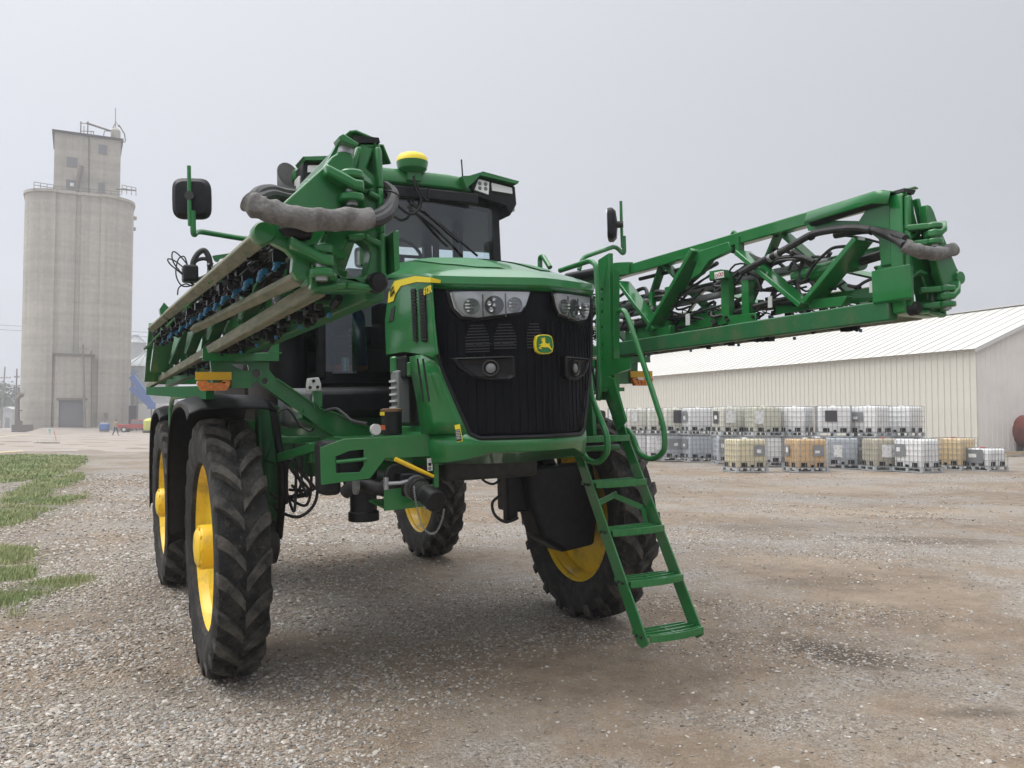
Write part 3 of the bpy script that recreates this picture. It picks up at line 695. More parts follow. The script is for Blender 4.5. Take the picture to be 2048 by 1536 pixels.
# ---- cab
CX, CY0, CY1, CZ0, CZ1 = .80, .18, 1.75, 2.12, 3.72
b = MB(); b.box((0, 1.0, 2.075), (1.66, 1.62, .22)); b.build('cab_floor', M['black'], S, bevel=.04)
def pil(a, c, w=.07): b = MB(); b.bar(a, c, w, w, (0, 1, 0)); return b
cab = pil((-CX, CY0, CZ0), (-CX*.97, CY0+.02, CZ1)).build('cab_pillar', M['black'], S, bevel=.015)
pil((CX, CY0, CZ0), (CX*.97, CY0+.02, CZ1), .085).build('cab_pillar', M['black'], S, bevel=.015)
for s in (-1, 1):
    pil((s*CX, 1.05, CZ0), (s*CX*.97, 1.05, CZ1), .05).build('cab_pillar', M['black'], S, bevel=.01)
    pil((s*CX, CY1, CZ0), (s*CX*.95, CY1, CZ1), .09).build('cab_pillar', M['black'], S, bevel=.015)
    b = MB(); b.bar((s*CX, CY0, CZ0+.02), (s*CX, CY1, CZ0+.02), .06, .10); b.build('cab_sill', M['black'], S)
b = MB(); b.bar((-CX, CY0, CZ0+.02), (CX, CY0, CZ0+.02), .06, .09); b.build('cab_sill', M['black'], S)
# curved windscreen
b = MB(); rows = []
for z in np.linspace(CZ0+.05, CZ1-.1, 8): rows.append([V((x, CY0-.10*(1-(x/CX)**2)-.01, z)) for x in np.linspace(-CX+.03, CX-.03, 17)])
b.grid(rows); b.build('windscreen', M['glass'], S)
for s in (-1, 1):
    b = MB(); b.grid([[V((s*(CX+.005), y, z)) for y in np.linspace(CY0+.04, CY1-.05, 5)] for z in (CZ0+.07, CZ1-.1)]); b.build('side_window', M['glass'], S)
b = MB(); b.grid([[V((x, CY1, z)) for x in np.linspace(-CX+.04, CX-.04, 3)] for z in (2.75, CZ1-.1)]); b.build('rear_window', M['glass'], S)
b = MB(); b.box((0, CY1-.02, 2.42), (1.5, .06, .62)); b.build('cab_rear_wall', M['seat'], S)
b = MB(); b.box((0, 1.0, 3.70), (1.62, 1.5, .06)); b.build('headliner', M['headliner'], S)
# roof
b = MB(); ro = []
fr = [(-.98, .62), (-.95, .30), (-.86, .16), (-.30, .05), (.30, .05), (.86, .16), (.95, .30), (.98, .62), (.94, 1.8), (.80, 2.0), (-.80, 2.0), (-.94, 1.8)]
def ring(k, z, dz=0): return [V((x*k, .95+(y-.95)*k, z+(dz if abs(x) > .7 else 0))) for x, y in fr]
b.grid([ring(.90, 3.70), ring(1.0, 3.74), ring(1.0, 3.82), ring(.97, 3.86), ring(.80, 3.90)], closed=True); n = len(b.v); b.f.append(tuple(range(n-12, n))); b.f.append(tuple(range(12)))
roof = b.build('cab_roof', M['green'], S, bevel=.01)
b = MB(); b.grid([ring(.93, 3.60), ring(.97, 3.755)], closed=True); b.f.append(tuple(range(12))); b.build('roof_underside', M['black'], roof)
for s in (-1, 1):     # corner light pods
    b = MB(); b.plate([V((s*x, .14, z)) for x, z in [(.40, 3.84), (.44, 3.74), (.50, 3.79), (.57, 3.865), (.93, 3.825), (.95, 3.85), (.60, 3.90), (.47, 3.85)]], (0, .26, 0)); b.build('light_pod_cap', M['green'], roof)
    b = MB(); b.plate([V((s*x, .18, z)) for x, z in [(.50, 3.78), (.57, 3.862), (.94, 3.82), (.95, 3.66), (.88, 3.55), (.84, 3.64), (.54, 3.70)]], (0, .22, 0)); pod = b.build('light_pod', M['black'], roof, bevel=.01)
    b = MB(); b.plate([V((s*x, .065, z)) for x, z in [(.535, 3.745), (.575, 3.845), (.68, 3.83), (.67, 3.715)]], (0, .02, 0)); wl = b.build('work_lamp', M['chrome_soft'], roof, bevel=.004)
    for i in range(4):
        c = V((s*(.585+.055*(i % 2)), .053, 3.765+.04*(i//2))); MB().lathe([(.018, 0), (.008, .006), (.001, .006)], c, (0, -1, 0), 10).build('lamp_led', M['grey'], wl)
    b = MB(); b.plate([V((s*x, .065, z)) for x, z in [(.70, 3.825), (.90, 3.80), (.905, 3.745), (.705, 3.755)]], (0, .02, 0)); b.build('work_lamp', M['chrome_soft'], roof, bevel=.004)
    b = MB(); b.box((s*.945, .20, 3.67), (.03, .16, .12)); b.build('marker_lamp', M['light_grey'], roof, bevel=.01)
    b = MB(); b.box((s*.78, .62, 3.91), (.12, .12, .025)); b.build('roof_marker', M['dark'], roof)
b = MB(); b.bar((0.55, .04, 3.66), (-.55, .04, 3.66), .05, .09); b.build('sun_visor_bar', M['black'], roof, bevel=.01)
MB().tube([V((.82, .9, 3.88)), V((.81, .92, 4.28))], .007, 6).build('antenna', M['black'], S)
# GPS dome
gp = V((-.03, .06, 3.84))
b = MB(); b.lathe([(.001, -.01), (.085, -.01), (.12, .02), (.13, .06), (.132, .08)], gp, (0, 0, 1), 28); gd = b.build('receiver_dome', M['green'], S)
b = MB(); b.lathe([(.132, .081), (.128, .11), (.105, .14), (.06, .157), (.001, .162)], gp, (0, 0, 1), 28); b.build('dome_cap', M['yellow_decal'], gd)
b = MB(); b.box(gp+V((0, .0, -.03)), (.12, .10, .10)); b.build('dome_bracket', M['green'], gd)
MB().tube(smoothpath([P(*q, y=-.05) for q in [(828, 352), (830, 375), (842, 400), (836, 420), (820, 428), (800, 415), (792, 405)]]), .012, 8).build('dome_cable', M['black'], gd)
MB().tube(smoothpath([P(*q, y=-.04) for q in [(828, 360), (845, 392), (856, 400), (857, 378)]]), .009, 8).build('dome_cable', M['black'], gd)
# wiper
MB().tube([P(822, 408, y=.02), P(880, 448, y=.01), P(955, 512, y=.01)], .010, 6).build('wiper_arm', M['black'], S)
MB().tube([P(847, 422, y=.0), P(898, 468, y=-.02), P(918, 484, y=-.02)], .012, 6).build('wiper_blade', M['black'], S)
# interior
b = MB(); b.box((.02, 1.05, 2.55), (.52, .50, .16)); st = b.build('operator_seat', M['seat'], S, bevel=.05)
b = MB(); b.bar((.02, 1.32, 2.62), (.02, 1.45, 3.25), .5, .14, (0, 1, 0)); b.build('seat_back', M['interior'], st, bevel=.05)
b = MB(); b.box((.02, 1.42, 3.36), (.28, .10, .20)); b.build('head_rest', M['interior'], st, bevel=.04)
sw = P(800, 512, y=.50); b = MB(); rim = []
for k in range(25):
    a = 2*math.pi*k/24; rim.append(sw+V((.20*math.cos(a), .09*math.sin(a), .17*math.sin(a))))
b.tube(rim, .016, 8, cap=False); b.tube([sw+V((-.19, 0, 0)), sw, sw+V((.19, 0, 0))], .015, 6); b.tube([sw, sw+V((0, -.08, -.15))], .02, 6); b.tube([sw, sw+V((0, -.12, -.75))], .04, 8); b.build('steering_wheel', M['dark'], S)
b = MB(); b.box((.48, .75, 2.75), (.22, .7, .18)); b.box((.48, .42, 3.02), (.05, .2, .26)); b.build('side_console', M['interior'], S, bevel=.03)
b = MB(); b.box((-.12, .42, 2.6), (.3, .2, .35)); b.build('dash_column', M['seat'], S, bevel=.03)
b = MB(); b.box((-.47, 1.2, 2.5), (.40, .40, .12)); tseat = b.build('passenger_seat', M['seat'], S, bevel=.04)
# left side: dark tank and step panel beside the cab
b = MB()
for z, k in ((1.95, 1),):
    rows = []
    for zz in (1.92, 1.95, 2.75, 2.8): 
        kk = .94 if zz in (1.92, 2.8) else 1
        rows.append([V((-.98+.20*kk*(abs(math.cos(a))**.7)*(1 if math.cos(a) > 0 else -1), .95+.55*kk*(abs(math.sin(a))**.7)*(1 if math.sin(a) > 0 else -1), zz)) for a in [2*math.pi*i/24 for i in range(24)]])
    b.grid(rows, closed=True); n = len(b.v); b.f.append(tuple(range(24))); b.f.append(tuple(range(n-24, n)))
b.build('fuel_tank', M['black'], S)
b = MB(); b.bar((-.95, -.1, 1.93), (-.2, -.1, 1.93), .3, .24); b.build('cab_skirt', M['black'], S, bevel=.06)
b = MB(); b.box((-1.02, .05, 1.90), (.26, .26, .3)); b.build('reservoir', M['grey'], S, bevel=.05)
# exhaust stack with its mouth cut on a slant
b = MB(); n = 20; rows = []
for z, t in ((2.6, 0), (3.3, 0), (3.62, 0), (3.78, 1)):
    rows.append([V((-1.0+.088*math.cos(2*math.pi*k/n), .30+.088*math.sin(2*math.pi*k/n), z + t*.12*math.sin(2*math.pi*k/n)*1.0)) for k in range(n)])
b.grid(rows, closed=True); ex_ = b.build('exhaust_stack', M['dark'], S); so = ex_.modifiers.new('solid', 'SOLIDIFY'); so.thickness = .006
MB().lathe([(.001, 3.55), (.082, 3.55)], (-1.0, .30, 0), (0, 0, 1), 20).build('exhaust_throat', M['hair'], ex_)
b = MB(); b.cyl((-1.0, .3, 2.55), (-1.0, .3, 3.25), .13, 20); b.build('muffler', M['dark'], ex_)
# ---- front equipment plate, filter, quick-fill coupling
BY = -1.5
def pl(pts, y=BY): return [P(*q, y=y) for q in pts]
hx0 = [(681, 912), (700, 904), (727, 900), (728, 930), (722, 944), (671, 947), (670, 918)]
hx = [(682, 909), (698, 902), (727, 899), (727, 931), (719, 944), (672, 946), (671, 913)]
b = MB(); b.plate(pl([(640, 895), (686, 878), (866, 869), (866, 912), (770, 917), (740, 957), (642, 970)]), (0, .012, 0), [pl(hx)]); bp_ = b.build('equipment_plate', M['green'], S, bevel=.003)
b = MB(); b.plate(pl([(866, 869), (875, 872), (876, 975), (866, 975)]), (0, .03, 0)); b.build('plate_post', M['green'], bp_, bevel=.003)
b = MB(); a = P(686, 878, y=BY); c = P(866, 869, y=BY); b.plate([a, c, c+V((0, .35, 0)), a+V((0, .35, 0))], (0, 0, .012)); b.build('equipment_shelf', M['green'], bp_)
MB().tube([P(672, 924, y=BY-.01), P(733, 918, y=BY-.01)], .012, 8).build('plate_rod', M['green'], bp_)
b = MB(); b.box(P(655, 935, y=-1.35), (.12, .2, .33)); b.box(P(705, 925, y=-1.35), (.28, .16, .22)); b.build('control_box', M['black'], S, bevel=.03)
b = MB(); b.plate(pl([(768, 980), (866, 968), (876, 1010), (768, 1022)], -1.5), (0, .012, 0)); b.build('coupling_bracket', M['green'], bp_, bevel=.003)
b = MB(); b.plate([P(768, 1016, y=-1.5), P(876, 1006, y=-1.5), P(876, 1006, y=-1.5)+V((0, .3, .02)), P(768, 1016, y=-1.5)+V((0, .3, .02))], (0, 0, .012)); b.build('coupling_shelf', M['green'], bp_)
b = MB(); b.plate(pl([(854, 917), (864, 916), (865, 941), (855, 942)], -1.512), (0, .003, 0)); sl = b.build('symbol_label', M['white'], bp_)
for k, mm_ in enumerate(('light_grey', 'black', 'grey')): MB().plate(pl([(856.5, 918+8*k), (862.5, 917.6+8*k), (863, 923.5+8*k), (857, 924+8*k)], -1.516), (0, .002, 0)).build('symbol', M[mm_], sl)
# filter can
fc = P(783, 845, y=-1.35)
b = MB(); b.lathe([(.001, .085), (.058, .085), (.066, .075), (.066, -.075), (.058, -.085), (.001, -.085)], fc, (0, 0, 1), 26); fo = b.build('filter_canister', M['black'], S)
MB().lathe([(.068, .068), (.0685, .085), (.05, .09)], fc, (0, 0, 1), 26).build('filter_rim', M['shoe'], fo)
MB().plate([P(*q, y=-1.425) for q in [(760, 824), (769, 824), (769, 831), (760, 831)]], (0, .002, 0)).build('filter_label', M['yellow_decal'], fo)
MB().plate([P(*q, y=-1.425) for q in [(760, 850), (770, 850), (771, 860), (761, 860)]], (0, .002, 0)).build('filter_label', M['orange_box'], fo)
gc = P(748, 859, y=-1.47); b = MB(); b.lathe([(.001, .0), (.03, 0), (.034, .006), (.034, .03), (.001, .03)], gc, (0.2, -1, 0), 20); go = b.build('pressure_gauge', M['light_grey'], S)
MB().cyl(gc+V((0, .02, -.03)), gc+V((0, .02, -.07)), .008, 8).build('gauge_stem', M['steel'], go)
# coupling valve
ca = P(820, 968, y=-1.45); cb = P(848, 985, y=-1.62); cd = P(872, 1003, y=-1.78)
b = MB(); b.box(ca, (.17, .12, .15)); b.build('valve_body', M['black'], S, bevel=.015)
b = MB(); b.cyl(ca, cb, .062, 20); b.cyl(cb, cd, .055, 20); b.cyl(ca.lerp(cb, .55), ca.lerp(cb, .7), .075, 20); cp = b.build('fill_coupling', M['dark'], S, bevel=.006)
MB().cyl(ca.lerp(cb, .35), ca.lerp(cb, .45), .078, 22).build('coupling_ring', M['steel'], cp)
MB().cyl(cb.lerp(cd, .35), cb.lerp(cd, 1.05), .066, 20).build('coupling_cap', M['black'], cp, bevel=.008)
for q in ((845, 1000), (880, 985)): b = MB(); b.bar(P(*q, y=-1.70), P(q[0]+8, q[1]+18, y=-1.73), .016, .012); b.build('cam_lever', M['steel'], cp)
MB().tube([P(790, 918, y=-1.6), P(820, 932, y=-1.6), P(867, 953, y=-1.6)], [.014, .014, .010], 8).build('valve_handle', M['yellow'], S)
MB().tube([P(772, 955, y=-1.55), P(772, 972, y=-1.55), P(773, 979, y=-1.55)], .016, 8).build('drain_cock', M['steel'], S)
MB().tube([P(775, 967, y=-1.55), P(800, 966, y=-1.55), P(815, 962, y=-1.55)], .012, 8).build('drain_pipe', M['steel'], S)
MB().tube(smoothpath([P(772, 956, y=-1.55), P(776, 938, y=-1.54), P(792, 929, y=-1.5), P(806, 934, y=-1.45)]), .006, 6).build('drain_hose', M['hose'], S)
ch = smoothpath([P(828, 972, y=-1.62), P(832, 1005, y=-1.63), P(842, 1045, y=-1.63), P(856, 1065, y=-1.64), P(872, 1064, y=-1.68), P(884, 1040, y=-1.74), P(888, 1018, y=-1.78)], 10)
cl = None
for i in range(0, len(ch)-1):
    d_ = (ch[i+1]-ch[i]).normalized(); o_ = []
    side = d_.cross(V((0, 1, 0)) if i % 2 else V((1, 0, 0))).normalized(); mid_ = (ch[i]+ch[i+1])/2; L_ = (ch[i+1]-ch[i]).length*.7
    for k in range(9): a = 2*math.pi*k/8; o_.append(mid_+d_*L_*math.cos(a)+side*.006*math.sin(a))
    lk = MB().tube(o_, .0018, 5, cap=False).build('chain_link', M['steel'], S if cl is None else cl); cl = cl or lk
# pipework by the coupling
MB().cyl(P(790, 950, y=-1.2), P(790, 950, y=-1.35), .07, 20).build('sump_port', M['dark'], S)
MB().tube(smoothpath([P(690, 985, y=-.9), P(715, 968, y=-1.0), P(760, 978, y=-1.2), P(800, 975, y=-1.35)]), .045, 14).build('fill_hose', M['hose'], S)
for q in ((712, 972), (768, 977)): MB().cyl(P(q[0]-3, q[1], y=-1.1), P(q[0]+3, q[1], y=-1.1), .056, 16).build('hose_clamp', M['steel'], S)

# ---- boom cradles with the outrigger arms
def cradle(s):
    fx = lambda p: V((p.x*(1 if s < 0 else -1), p.y, p.z))
    y = -.56
    arm = [(470, 730), (500, 726), (540, 728), (545, 745), (600, 790), (640, 822), (700, 850), (770, 868), (775, 888), (690, 888), (600, 830), (520, 770), (490, 775), (470, 772)]
    hs_ = [circ(P(513, 747, y=y), .030, (1, 0, 0), (0, 0, 1)), circ(P(530, 762, y=y), .022, (1, 0, 0), (0, 0, 1))]
    hl = [P(*q, y=y) for q in [(462, 729), (478, 728), (495, 730), (497, 740), (488, 744), (478, 738)]]
    o = [P(*q, y=y) for q in [(420, 722), (538, 724), (538, 740), (552, 758), (640, 818), (668, 826), (740, 856), (790, 872), (792, 890), (690, 888), (600, 826), (512, 762), (500, 776), (425, 776)]]
    b = MB(); b.plate([fx(p) for p in o], (0, .022, 0), [[fx(p) for p in h] for h in hs_+[hl]]); arm_ = b.build('cradle_arm', M['green'], S, bevel=.004)
    # top and bottom flange of the arm
    for q in ([(552, 758), (640, 818), (668, 826), (740, 856), (790, 872)], [(512, 762), (600, 826), (690, 888)]):
        pts = [P(*k, y=y) for k in q]; b = MB()
        for a, c in zip(pts, pts[1:]): b.plate([fx(a+V((0, -.045, 0))), fx(c+V((0, -.045, 0))), fx(c+V((0, .045, 0))), fx(a+V((0, .045, 0)))], (0, 0, .010))
        b.build('arm_flange', M['green'], arm_)
    # saddle beam that carries the boom
    a = P(405, 712, y=y); c = P(558, 708, y=y)
    b = MB(); b.plate([fx(p) for p in (a+V((0, -.10, 0)), c+V((0, -.10, 0)), c+V((0, .12, 0)), a+V((0, .12, 0)))], (0, 0, .012)); b.plate([fx(P(*q, y=y-.1)) for q in [(405, 696), (412, 694), (416, 706), (558, 706), (558, 722), (405, 722)]], (0, .012, 0)); b.plate([fx(P(*q, y=y-.10)) for q in [(535, 706), (545, 690), (558, 686), (558, 708)]], (0, .014, 0)); b.build('saddle', M['green'], arm_, bevel=.003)
    b = MB(); b.plate([fx(P(*q, y=y-.02)) for q in [(420, 694), (520, 694), (520, 705), (420, 705)]], (0, .14, 0)); b.build('rubber_pad', M['black'], arm_)
    rb = MB(); rb.plate([fx(P(*q, y=y-.07)) for q in [(391, 744), (463, 744), (463, 760), (391, 760)]], (0, .008, 0)); rb.build('reflector_strip', M['reflector'], arm_)
    b = MB(); b.plate([fx(P(*q, y=y-.07)) for q in [(394, 762), (412, 761), (417, 766), (441, 766), (446, 761), (459, 761), (461, 767), (453, 781), (402, 782), (393, 768)]], (0, .04, 0)); al = b.build('amber_lamp', M['amber'], arm_, bevel=.006)
    for i in range(4): MB().box(fx(P(410+11*i, 773, y=y-.095)), (.012, .006, .026)).build('lamp_rib', M['amber'], al)
    b = MB(); b.plate([fx(P(*q, y=y-.03)) for q in [(462, 742), (500, 742), (500, 776), (462, 776)]], (0, .05, 0)); b.build('lamp_bracket', M['green'], arm_)
    # rear brace to the frame
    b = MB(); b.bar(fx(P(600, 826, y=y)), fx(V((-.45, 0, 1.55))), .05, .08); b.build('arm_brace', M['green'], arm_)
    return arm_
ca_l = cradle(-1); cradle(1)
for s in (-1, 1):
    b = MB(); b.bar((s*.50, -1.45, 1.60), (s*.50, -.3, 1.60), .10, .2); b.bar((s*.5, -.56, 1.62), (s*1.1, -.56, 1.58), .12, .14); b.build('front_subframe', M['green'], S, bevel=.01)
# camera-like white housing on the arm
w0 = P(627, 770, y=-.62); b = MB(); b.plate([P(*q, y=-.64) for q in [(615, 757), (636, 755), (641, 768), (641, 781), (613, 783), (613, 770)]], (0, .05, 0)); wh = b.build('sensor_housing', M['light_grey'], ca_l, bevel=.006)
for q in ((627, 762), (620, 775), (635, 774)): MB().lathe([(.011, 0), (.011, .008), (.001, .008)], P(*q, y=-.665), (0, -1, 0), 10).build('sensor_eye', M['black'], wh)
b = MB(); b.box(P(634, 798, y=-.58), (.06, .05, .11)); b.build('sensor_bracket', M['green'], ca_l)
MB().tube(smoothpath([P(650, 822, y=-.7), P(672, 818, y=-.75), P(690, 830, y=-.85), P(705, 842, y=-1.0), P(735, 848, y=-1.2)]), .012, 8).build('brake_hose', M['hose'], S)
MB().tube(smoothpath([P(548, 830, y=-.3), P(575, 818, y=-.3), P(600, 850, y=-.3), P(622, 862, y=-.35), P(632, 848, y=-.4)]), .008, 8).build('cable', M['hose'], S)
b = MB(); b.bar(P(560, 915, y=-.35), P(680, 880, y=-.9), .05, .06); b.bar(P(560, 880, y=-.3), P(640, 880, y=-.3), .05, .05); b.bar(P(548, 870, y=-.2), P(556, 822, y=-.2), .03, .03); b.build('axle_link', M['green'], S, bevel=.005)

# ---- booms: mirrored left and right
YE = -3.36
def Z1(X, Y, y): return P(280+.2637*X, 230+.2637*Y, y=y)
def boom(s):
    fx = lambda p: V((p.x*(1 if s < 0 else -1), p.y, p.z)) if not isinstance(p, tuple) else V((p[0]*(1 if s < 0 else -1), p[1], p[2]))
    nm = 'left' if s < 0 else 'right'
    # inner wing: triangular truss, top chord plus two bottom chords
    yb = 4.65
    dt = .10 if s < 0 else 0
    b = MB(); b.bar(fx((-1.555, YE+.1, 2.985-dt)), fx((-1.575, -.55, 2.975-dt)), .085, .085); b.bar(fx((-1.575, -.55, 2.97-dt)), fx((-1.575, yb, 2.72-dt)), .085, .085)
    bo = b.build('boom', M['green'], S, bevel=.008)
    b = MB(); b.bar(fx((-1.50, YE+.05, 2.335)), fx((-1.50, yb, 2.30)), .075, .115); b.build('bottom_chord', M['green_dirty'], bo, bevel=.008)
    b = MB(); b.bar(fx((-1.722, YE+.05, 2.318)), fx((-1.722, yb, 2.262)), .054, .062); b.build('bottom_chord', M['dusty'], bo, bevel=.008)
    # cross plates between the two bottom chords
    for y in np.arange(-2.9, yb, .75):
        b = MB(); b.bar(fx((-1.53, y, 2.33)), fx((-1.70, y, 2.33)), .06, .05); b.build('cross_member', M['green_dirty'], bo)
    # web braces, inner face (traced on the right-hand wing) and outer face
    xi = 1.535
    sag = lambda z: .10*max(0, min(1, (z-2.4)/.55))
    def rp(px, py): p = P(px, py, x=xi); return V((-p.x, p.y, p.z-(sag(p.z) if s < 0 else 0)))
    def Z1(X, Y, y):
        p = P(280+.2637*X, 230+.2637*Y, y=y)
        if s > 0 and y < YE-.06: p.x = -1.46+(p.x+1.46)*.72
        return V((p.x, p.y, p.z+(.10*max(0, min(1, (p.z-2.35)/.5)) if s > 0 else 0)))
    webs = [((1246, 565), (1318, 660), .125), ((1306, 660), (1398, 500), .14), ((1484, 505), (1614, 612), .135), ((1622, 605), (1727, 478), .15)]
    for a, c, w in webs:
        b = MB(); b.bar(fx(rp(*a)), fx(rp(*c)), .035, w, (1, 0, 0)); b.v = [tuple(v) for v in b.v]; b.build('web_brace', M['green'], bo, bevel=.006)
    A = [rp(*a) for a, c, w in webs]
    # gussets
    for g in ([(1355, 518), (1462, 484), (1468, 500), (1425, 520), (1405, 548), (1385, 560), (1398, 525)], [(1236, 525), (1262, 524), (1262, 548), (1236, 552), (1220, 545), (1222, 530)], [(1618, 600), (1700, 592), (1690, 612), (1625, 618)], [(1290, 668), (1345, 650), (1345, 672), (1290, 684)]):
        b = MB(); b.plate([fx(rp(*q)) for q in g], (.05, 0, 0)); b.build('gusset', M['green'], bo, bevel=.004)
    for k, y in enumerate(np.arange(-3.0, yb-.6, .62)):      # outer face webs
        z0, z1 = 2.36, 2.94-dt-.05*max(0, y+.5)
        a = V((-1.72, y, z0)); c = V((-1.59, y+.56, z1))
        if k % 2: a = V((-1.72, y+.56, z0)); c = V((-1.59, y, z1))
        b = MB(); b.bar(fx(a), fx(c), .02, .075, (1, 0, .2)); b.build('web_brace', M['green_dirty'], bo)
    for k, y in enumerate(np.arange(-.2, yb-.6, .8)):      # inner face webs to the rear
        z0, z1 = 2.36, 2.92-dt-.05*max(0, y+.5)
        a = V((-1.51, y, z0)); c = V((-1.56, y+.74, z1))
        if k % 2: a = V((-1.51, y+.74, z0)); c = V((-1.56, y, z1))
        b = MB(); b.bar(fx(a), fx(c), .03, .09, (1, 0, 0)); b.build('web_brace', M['green'], bo)
    # uprights near the middle of the wing and bolted joint plates
    for (x0, x1, y0, y1) in ((1447, 1462, 548, 632), (1488, 1502, 562, 628)):
        b = MB(); b.plate([fx(rp(*q)) for q in [(x0, y0), (x1, y0-2), (x1+2, y1), (x0+1, y1)]], (.05, 0, 0)); b.build('upright', M['green'], bo)
    b = MB(); b.plate([fx(rp(*q)+V((.03, 0, 0))) for q in [(1464, 632), (1520, 626), (1521, 655), (1464, 664)]], (.02, 0, 0)); jp = b.build('joint_plate', M['green'], bo, bevel=.004)
    for q in ((1466, 640), (1516, 634), (1516, 652), (1465, 660)): MB().cyl(fx(rp(*q)+V((.035, 0, 0))), fx(rp(*q)+V((.06, 0, 0))), .011, 6).build('bolt', M['dark'], jp)
    b = MB(); ey_ = rp(1468, 470); lo = fillet([rp(1463, 500), rp(1463, 470), rp(1468, 462), rp(1474, 470), rp(1474, 500)], .03)
    b.tube([fx(p) for p in lo], .012, 8); b.plate([fx(rp(*q)) for q in [(1476, 474), (1483, 473), (1483, 512), (1476, 512)]], (.05, 0, 0)); b.build('lifting_eye', M['green'], bo)
    b = MB(); b.plate([fx(rp(*q)+V((.02, 0, 0))) for q in [(1755, 532), (1766, 531), (1767, 526), (1801, 523), (1804, 583), (1757, 590)]], (.012, 0, 0)); cv = b.build('cover_plate', M['green'], bo, bevel=.006)
    for q in ((1758, 536), (1798, 527), (1800, 579), (1759, 586)): MB().cyl(fx(rp(*q)+V((.025, 0, 0))), fx(rp(*q)+V((.036, 0, 0))), .008, 6).build('bolt', M['dark'], cv)
    b = MB(); b.plate([fx(rp(*q)) for q in [(1612, 440), (1750, 443), (1757, 452), (1745, 462), (1690, 458), (1620, 462)]], (.03, 0, 0)); b.build('hose_bracket', M['green'], bo)
    b = MB(); b.plate([fx(rp(*q)) for q in [(1722, 448), (1745, 412), (1790, 392), (1803, 398), (1800, 530), (1770, 535), (1765, 480)]], (.07, 0, 0)); b.build('end_upright', M['green'], bo, bevel=.008)
    # folded-plate cover over the fold cylinder
    tp = [(1630, 422), (1765, 380), (1785, 376)]
    a, c, d_ = [rp(*q) for q in tp]
    b = MB(); b.grid([[fx(p+V((-.02, 0, -.055))), fx(p+V((-.01, 0, -.015))), fx(p+V((.07, 0, -.012))), fx(p+V((.10, 0, -.085)))] for p in (a, c, d_+V((0, -.04, -.02)))]); cvr = b.build('cylinder_cover', M['green'], bo); so = cvr.modifiers.new('solid', 'SOLIDIFY'); so.thickness = .008
    MB().cyl(fx(a+V((.03, 0, -.07))), fx(c+V((.03, -.05, -.065))), .030, 14).build('fold_cylinder', M['dark'], bo)
    # cylinder and pipes inside the truss
    MB().cyl(fx(rp(1570, 553)+V((-.1, 0, 0))), fx(rp(1700, 520)+V((-.1, 0, 0))), .055, 18).build('boom_cylinder', M['green'], bo)
    MB().cyl(fx(rp(1700, 520)+V((-.1, 0, 0))), fx(rp(1765, 500)+V((-.1, 0, 0))), .028, 14).build('cylinder_rod', M['dark'], bo)
    for (a, c, r, m_) in (((1225, 612), (1640, 520), .024, 'grey'), ((1225, 632), (1480, 575), .026, 'grey'), ((1225, 655), (1300, 640), .03, 'hose'), ((1262, 557), (1400, 523), .016, 'dark'), ((1225, 548), (1150, 560), .04, 'black')):
        MB().cyl(fx(rp(*a)+V((-.09, 0, 0))), fx(rp(*c)+V((-.09, 0, 0))), r, 12).build('wing_pipe', M[m_], bo)
    MB().cyl(fx(rp(1222, 540)+V((-.0, 0, 0))), fx(rp(1145, 556)+V((.05, 0, 0))), .045, 14).build('damper', M['black'], bo)
    for x0, y0, y1 in ((1292, 585, 612), (1323, 575, 605), (1450, 552, 580)):
        b = MB(); b.plate([fx(rp(*q)+V((-.05, 0, 0))) for q in [(x0, y0), (x0+6, y0-2), (x0+6, y1), (x0, y1)]], (.04, 0, 0)); b.build('pipe_clip', M['green'], bo)
    # long lower pan with nozzles, seen along the bottom of the wing
    b = MB(); b.plate([fx(rp(*q)+V((-.10, 0, 0))) for q in [(1232, 652), (1440, 617), (1440, 645), (1232, 685)]], (.012, 0, 0)); b.plate([fx(rp(*q)+V((-.10, 0, 0))) for q in [(1530, 600), (1750, 570), (1750, 596), (1530, 628)]], (.012, 0, 0)); b.build('inner_rail', M['green'], bo)
    for q in ((1268, 655), (1380, 640), (1545, 605), (1628, 590), (1748, 575)):
        b = MB(); b.plate([fx(rp(q[0]+k, q[1]+j)+V((.02, 0, 0))) for k, j in ((-4, -12), (4, -13), (4, 10), (-4, 11))], (.006, 0, 0)); b.build('strap', M['light_grey'], bo)
    for i in range(64):
        p0 = rp(random.uniform(1260, 1740), 0); yy = random.uniform(-3.0, .2); zz = random.uniform(2.48, 2.80); x_ = -1.62+random.uniform(-.05, .05)
        pts = [V((x_+random.uniform(-.06, .06), yy+random.uniform(-.28, .28)*k/3.+.16*k, zz+random.uniform(-.10, .10))) for k in range(4)]
        MB().tube([fx(p) for p in smoothpath(pts, 5)], random.choice((.007, .009, .013, .017)), 6).build('hydraulic_line', M['hose'], bo)
    # end frame of the inner wing (cast A shape) and of the folded outer wing
    y = YE
    o = [Z1(*q, y) for q in [(1650, 240), (1790, 240), (1812, 290), (1830, 700), (1838, 900), (1850, 1230), (1840, 1330), (1760, 1350), (1330, 1350), (1290, 1310), (1280, 1200), (1330, 1080), (1400, 900), (1480, 700), (1560, 560), (1620, 400), (1630, 290)]]
    h1 = [Z1(*q, y) for q in [(1750, 290), (1785, 290), (1800, 490), (1780, 505), (1695, 430)]]
    h2 = [Z1(*q, y) for q in [(1560, 960), (1640, 950), (1700, 1000), (1722, 1080), (1705, 1160), (1690, 1240), (1510, 1240), (1475, 1190), (1480, 1130), (1540, 1010)]]
    h3 = [Z1(*q, y) for q in [(1700, 540), (1800, 600), (1800, 640), (1720, 600)]]
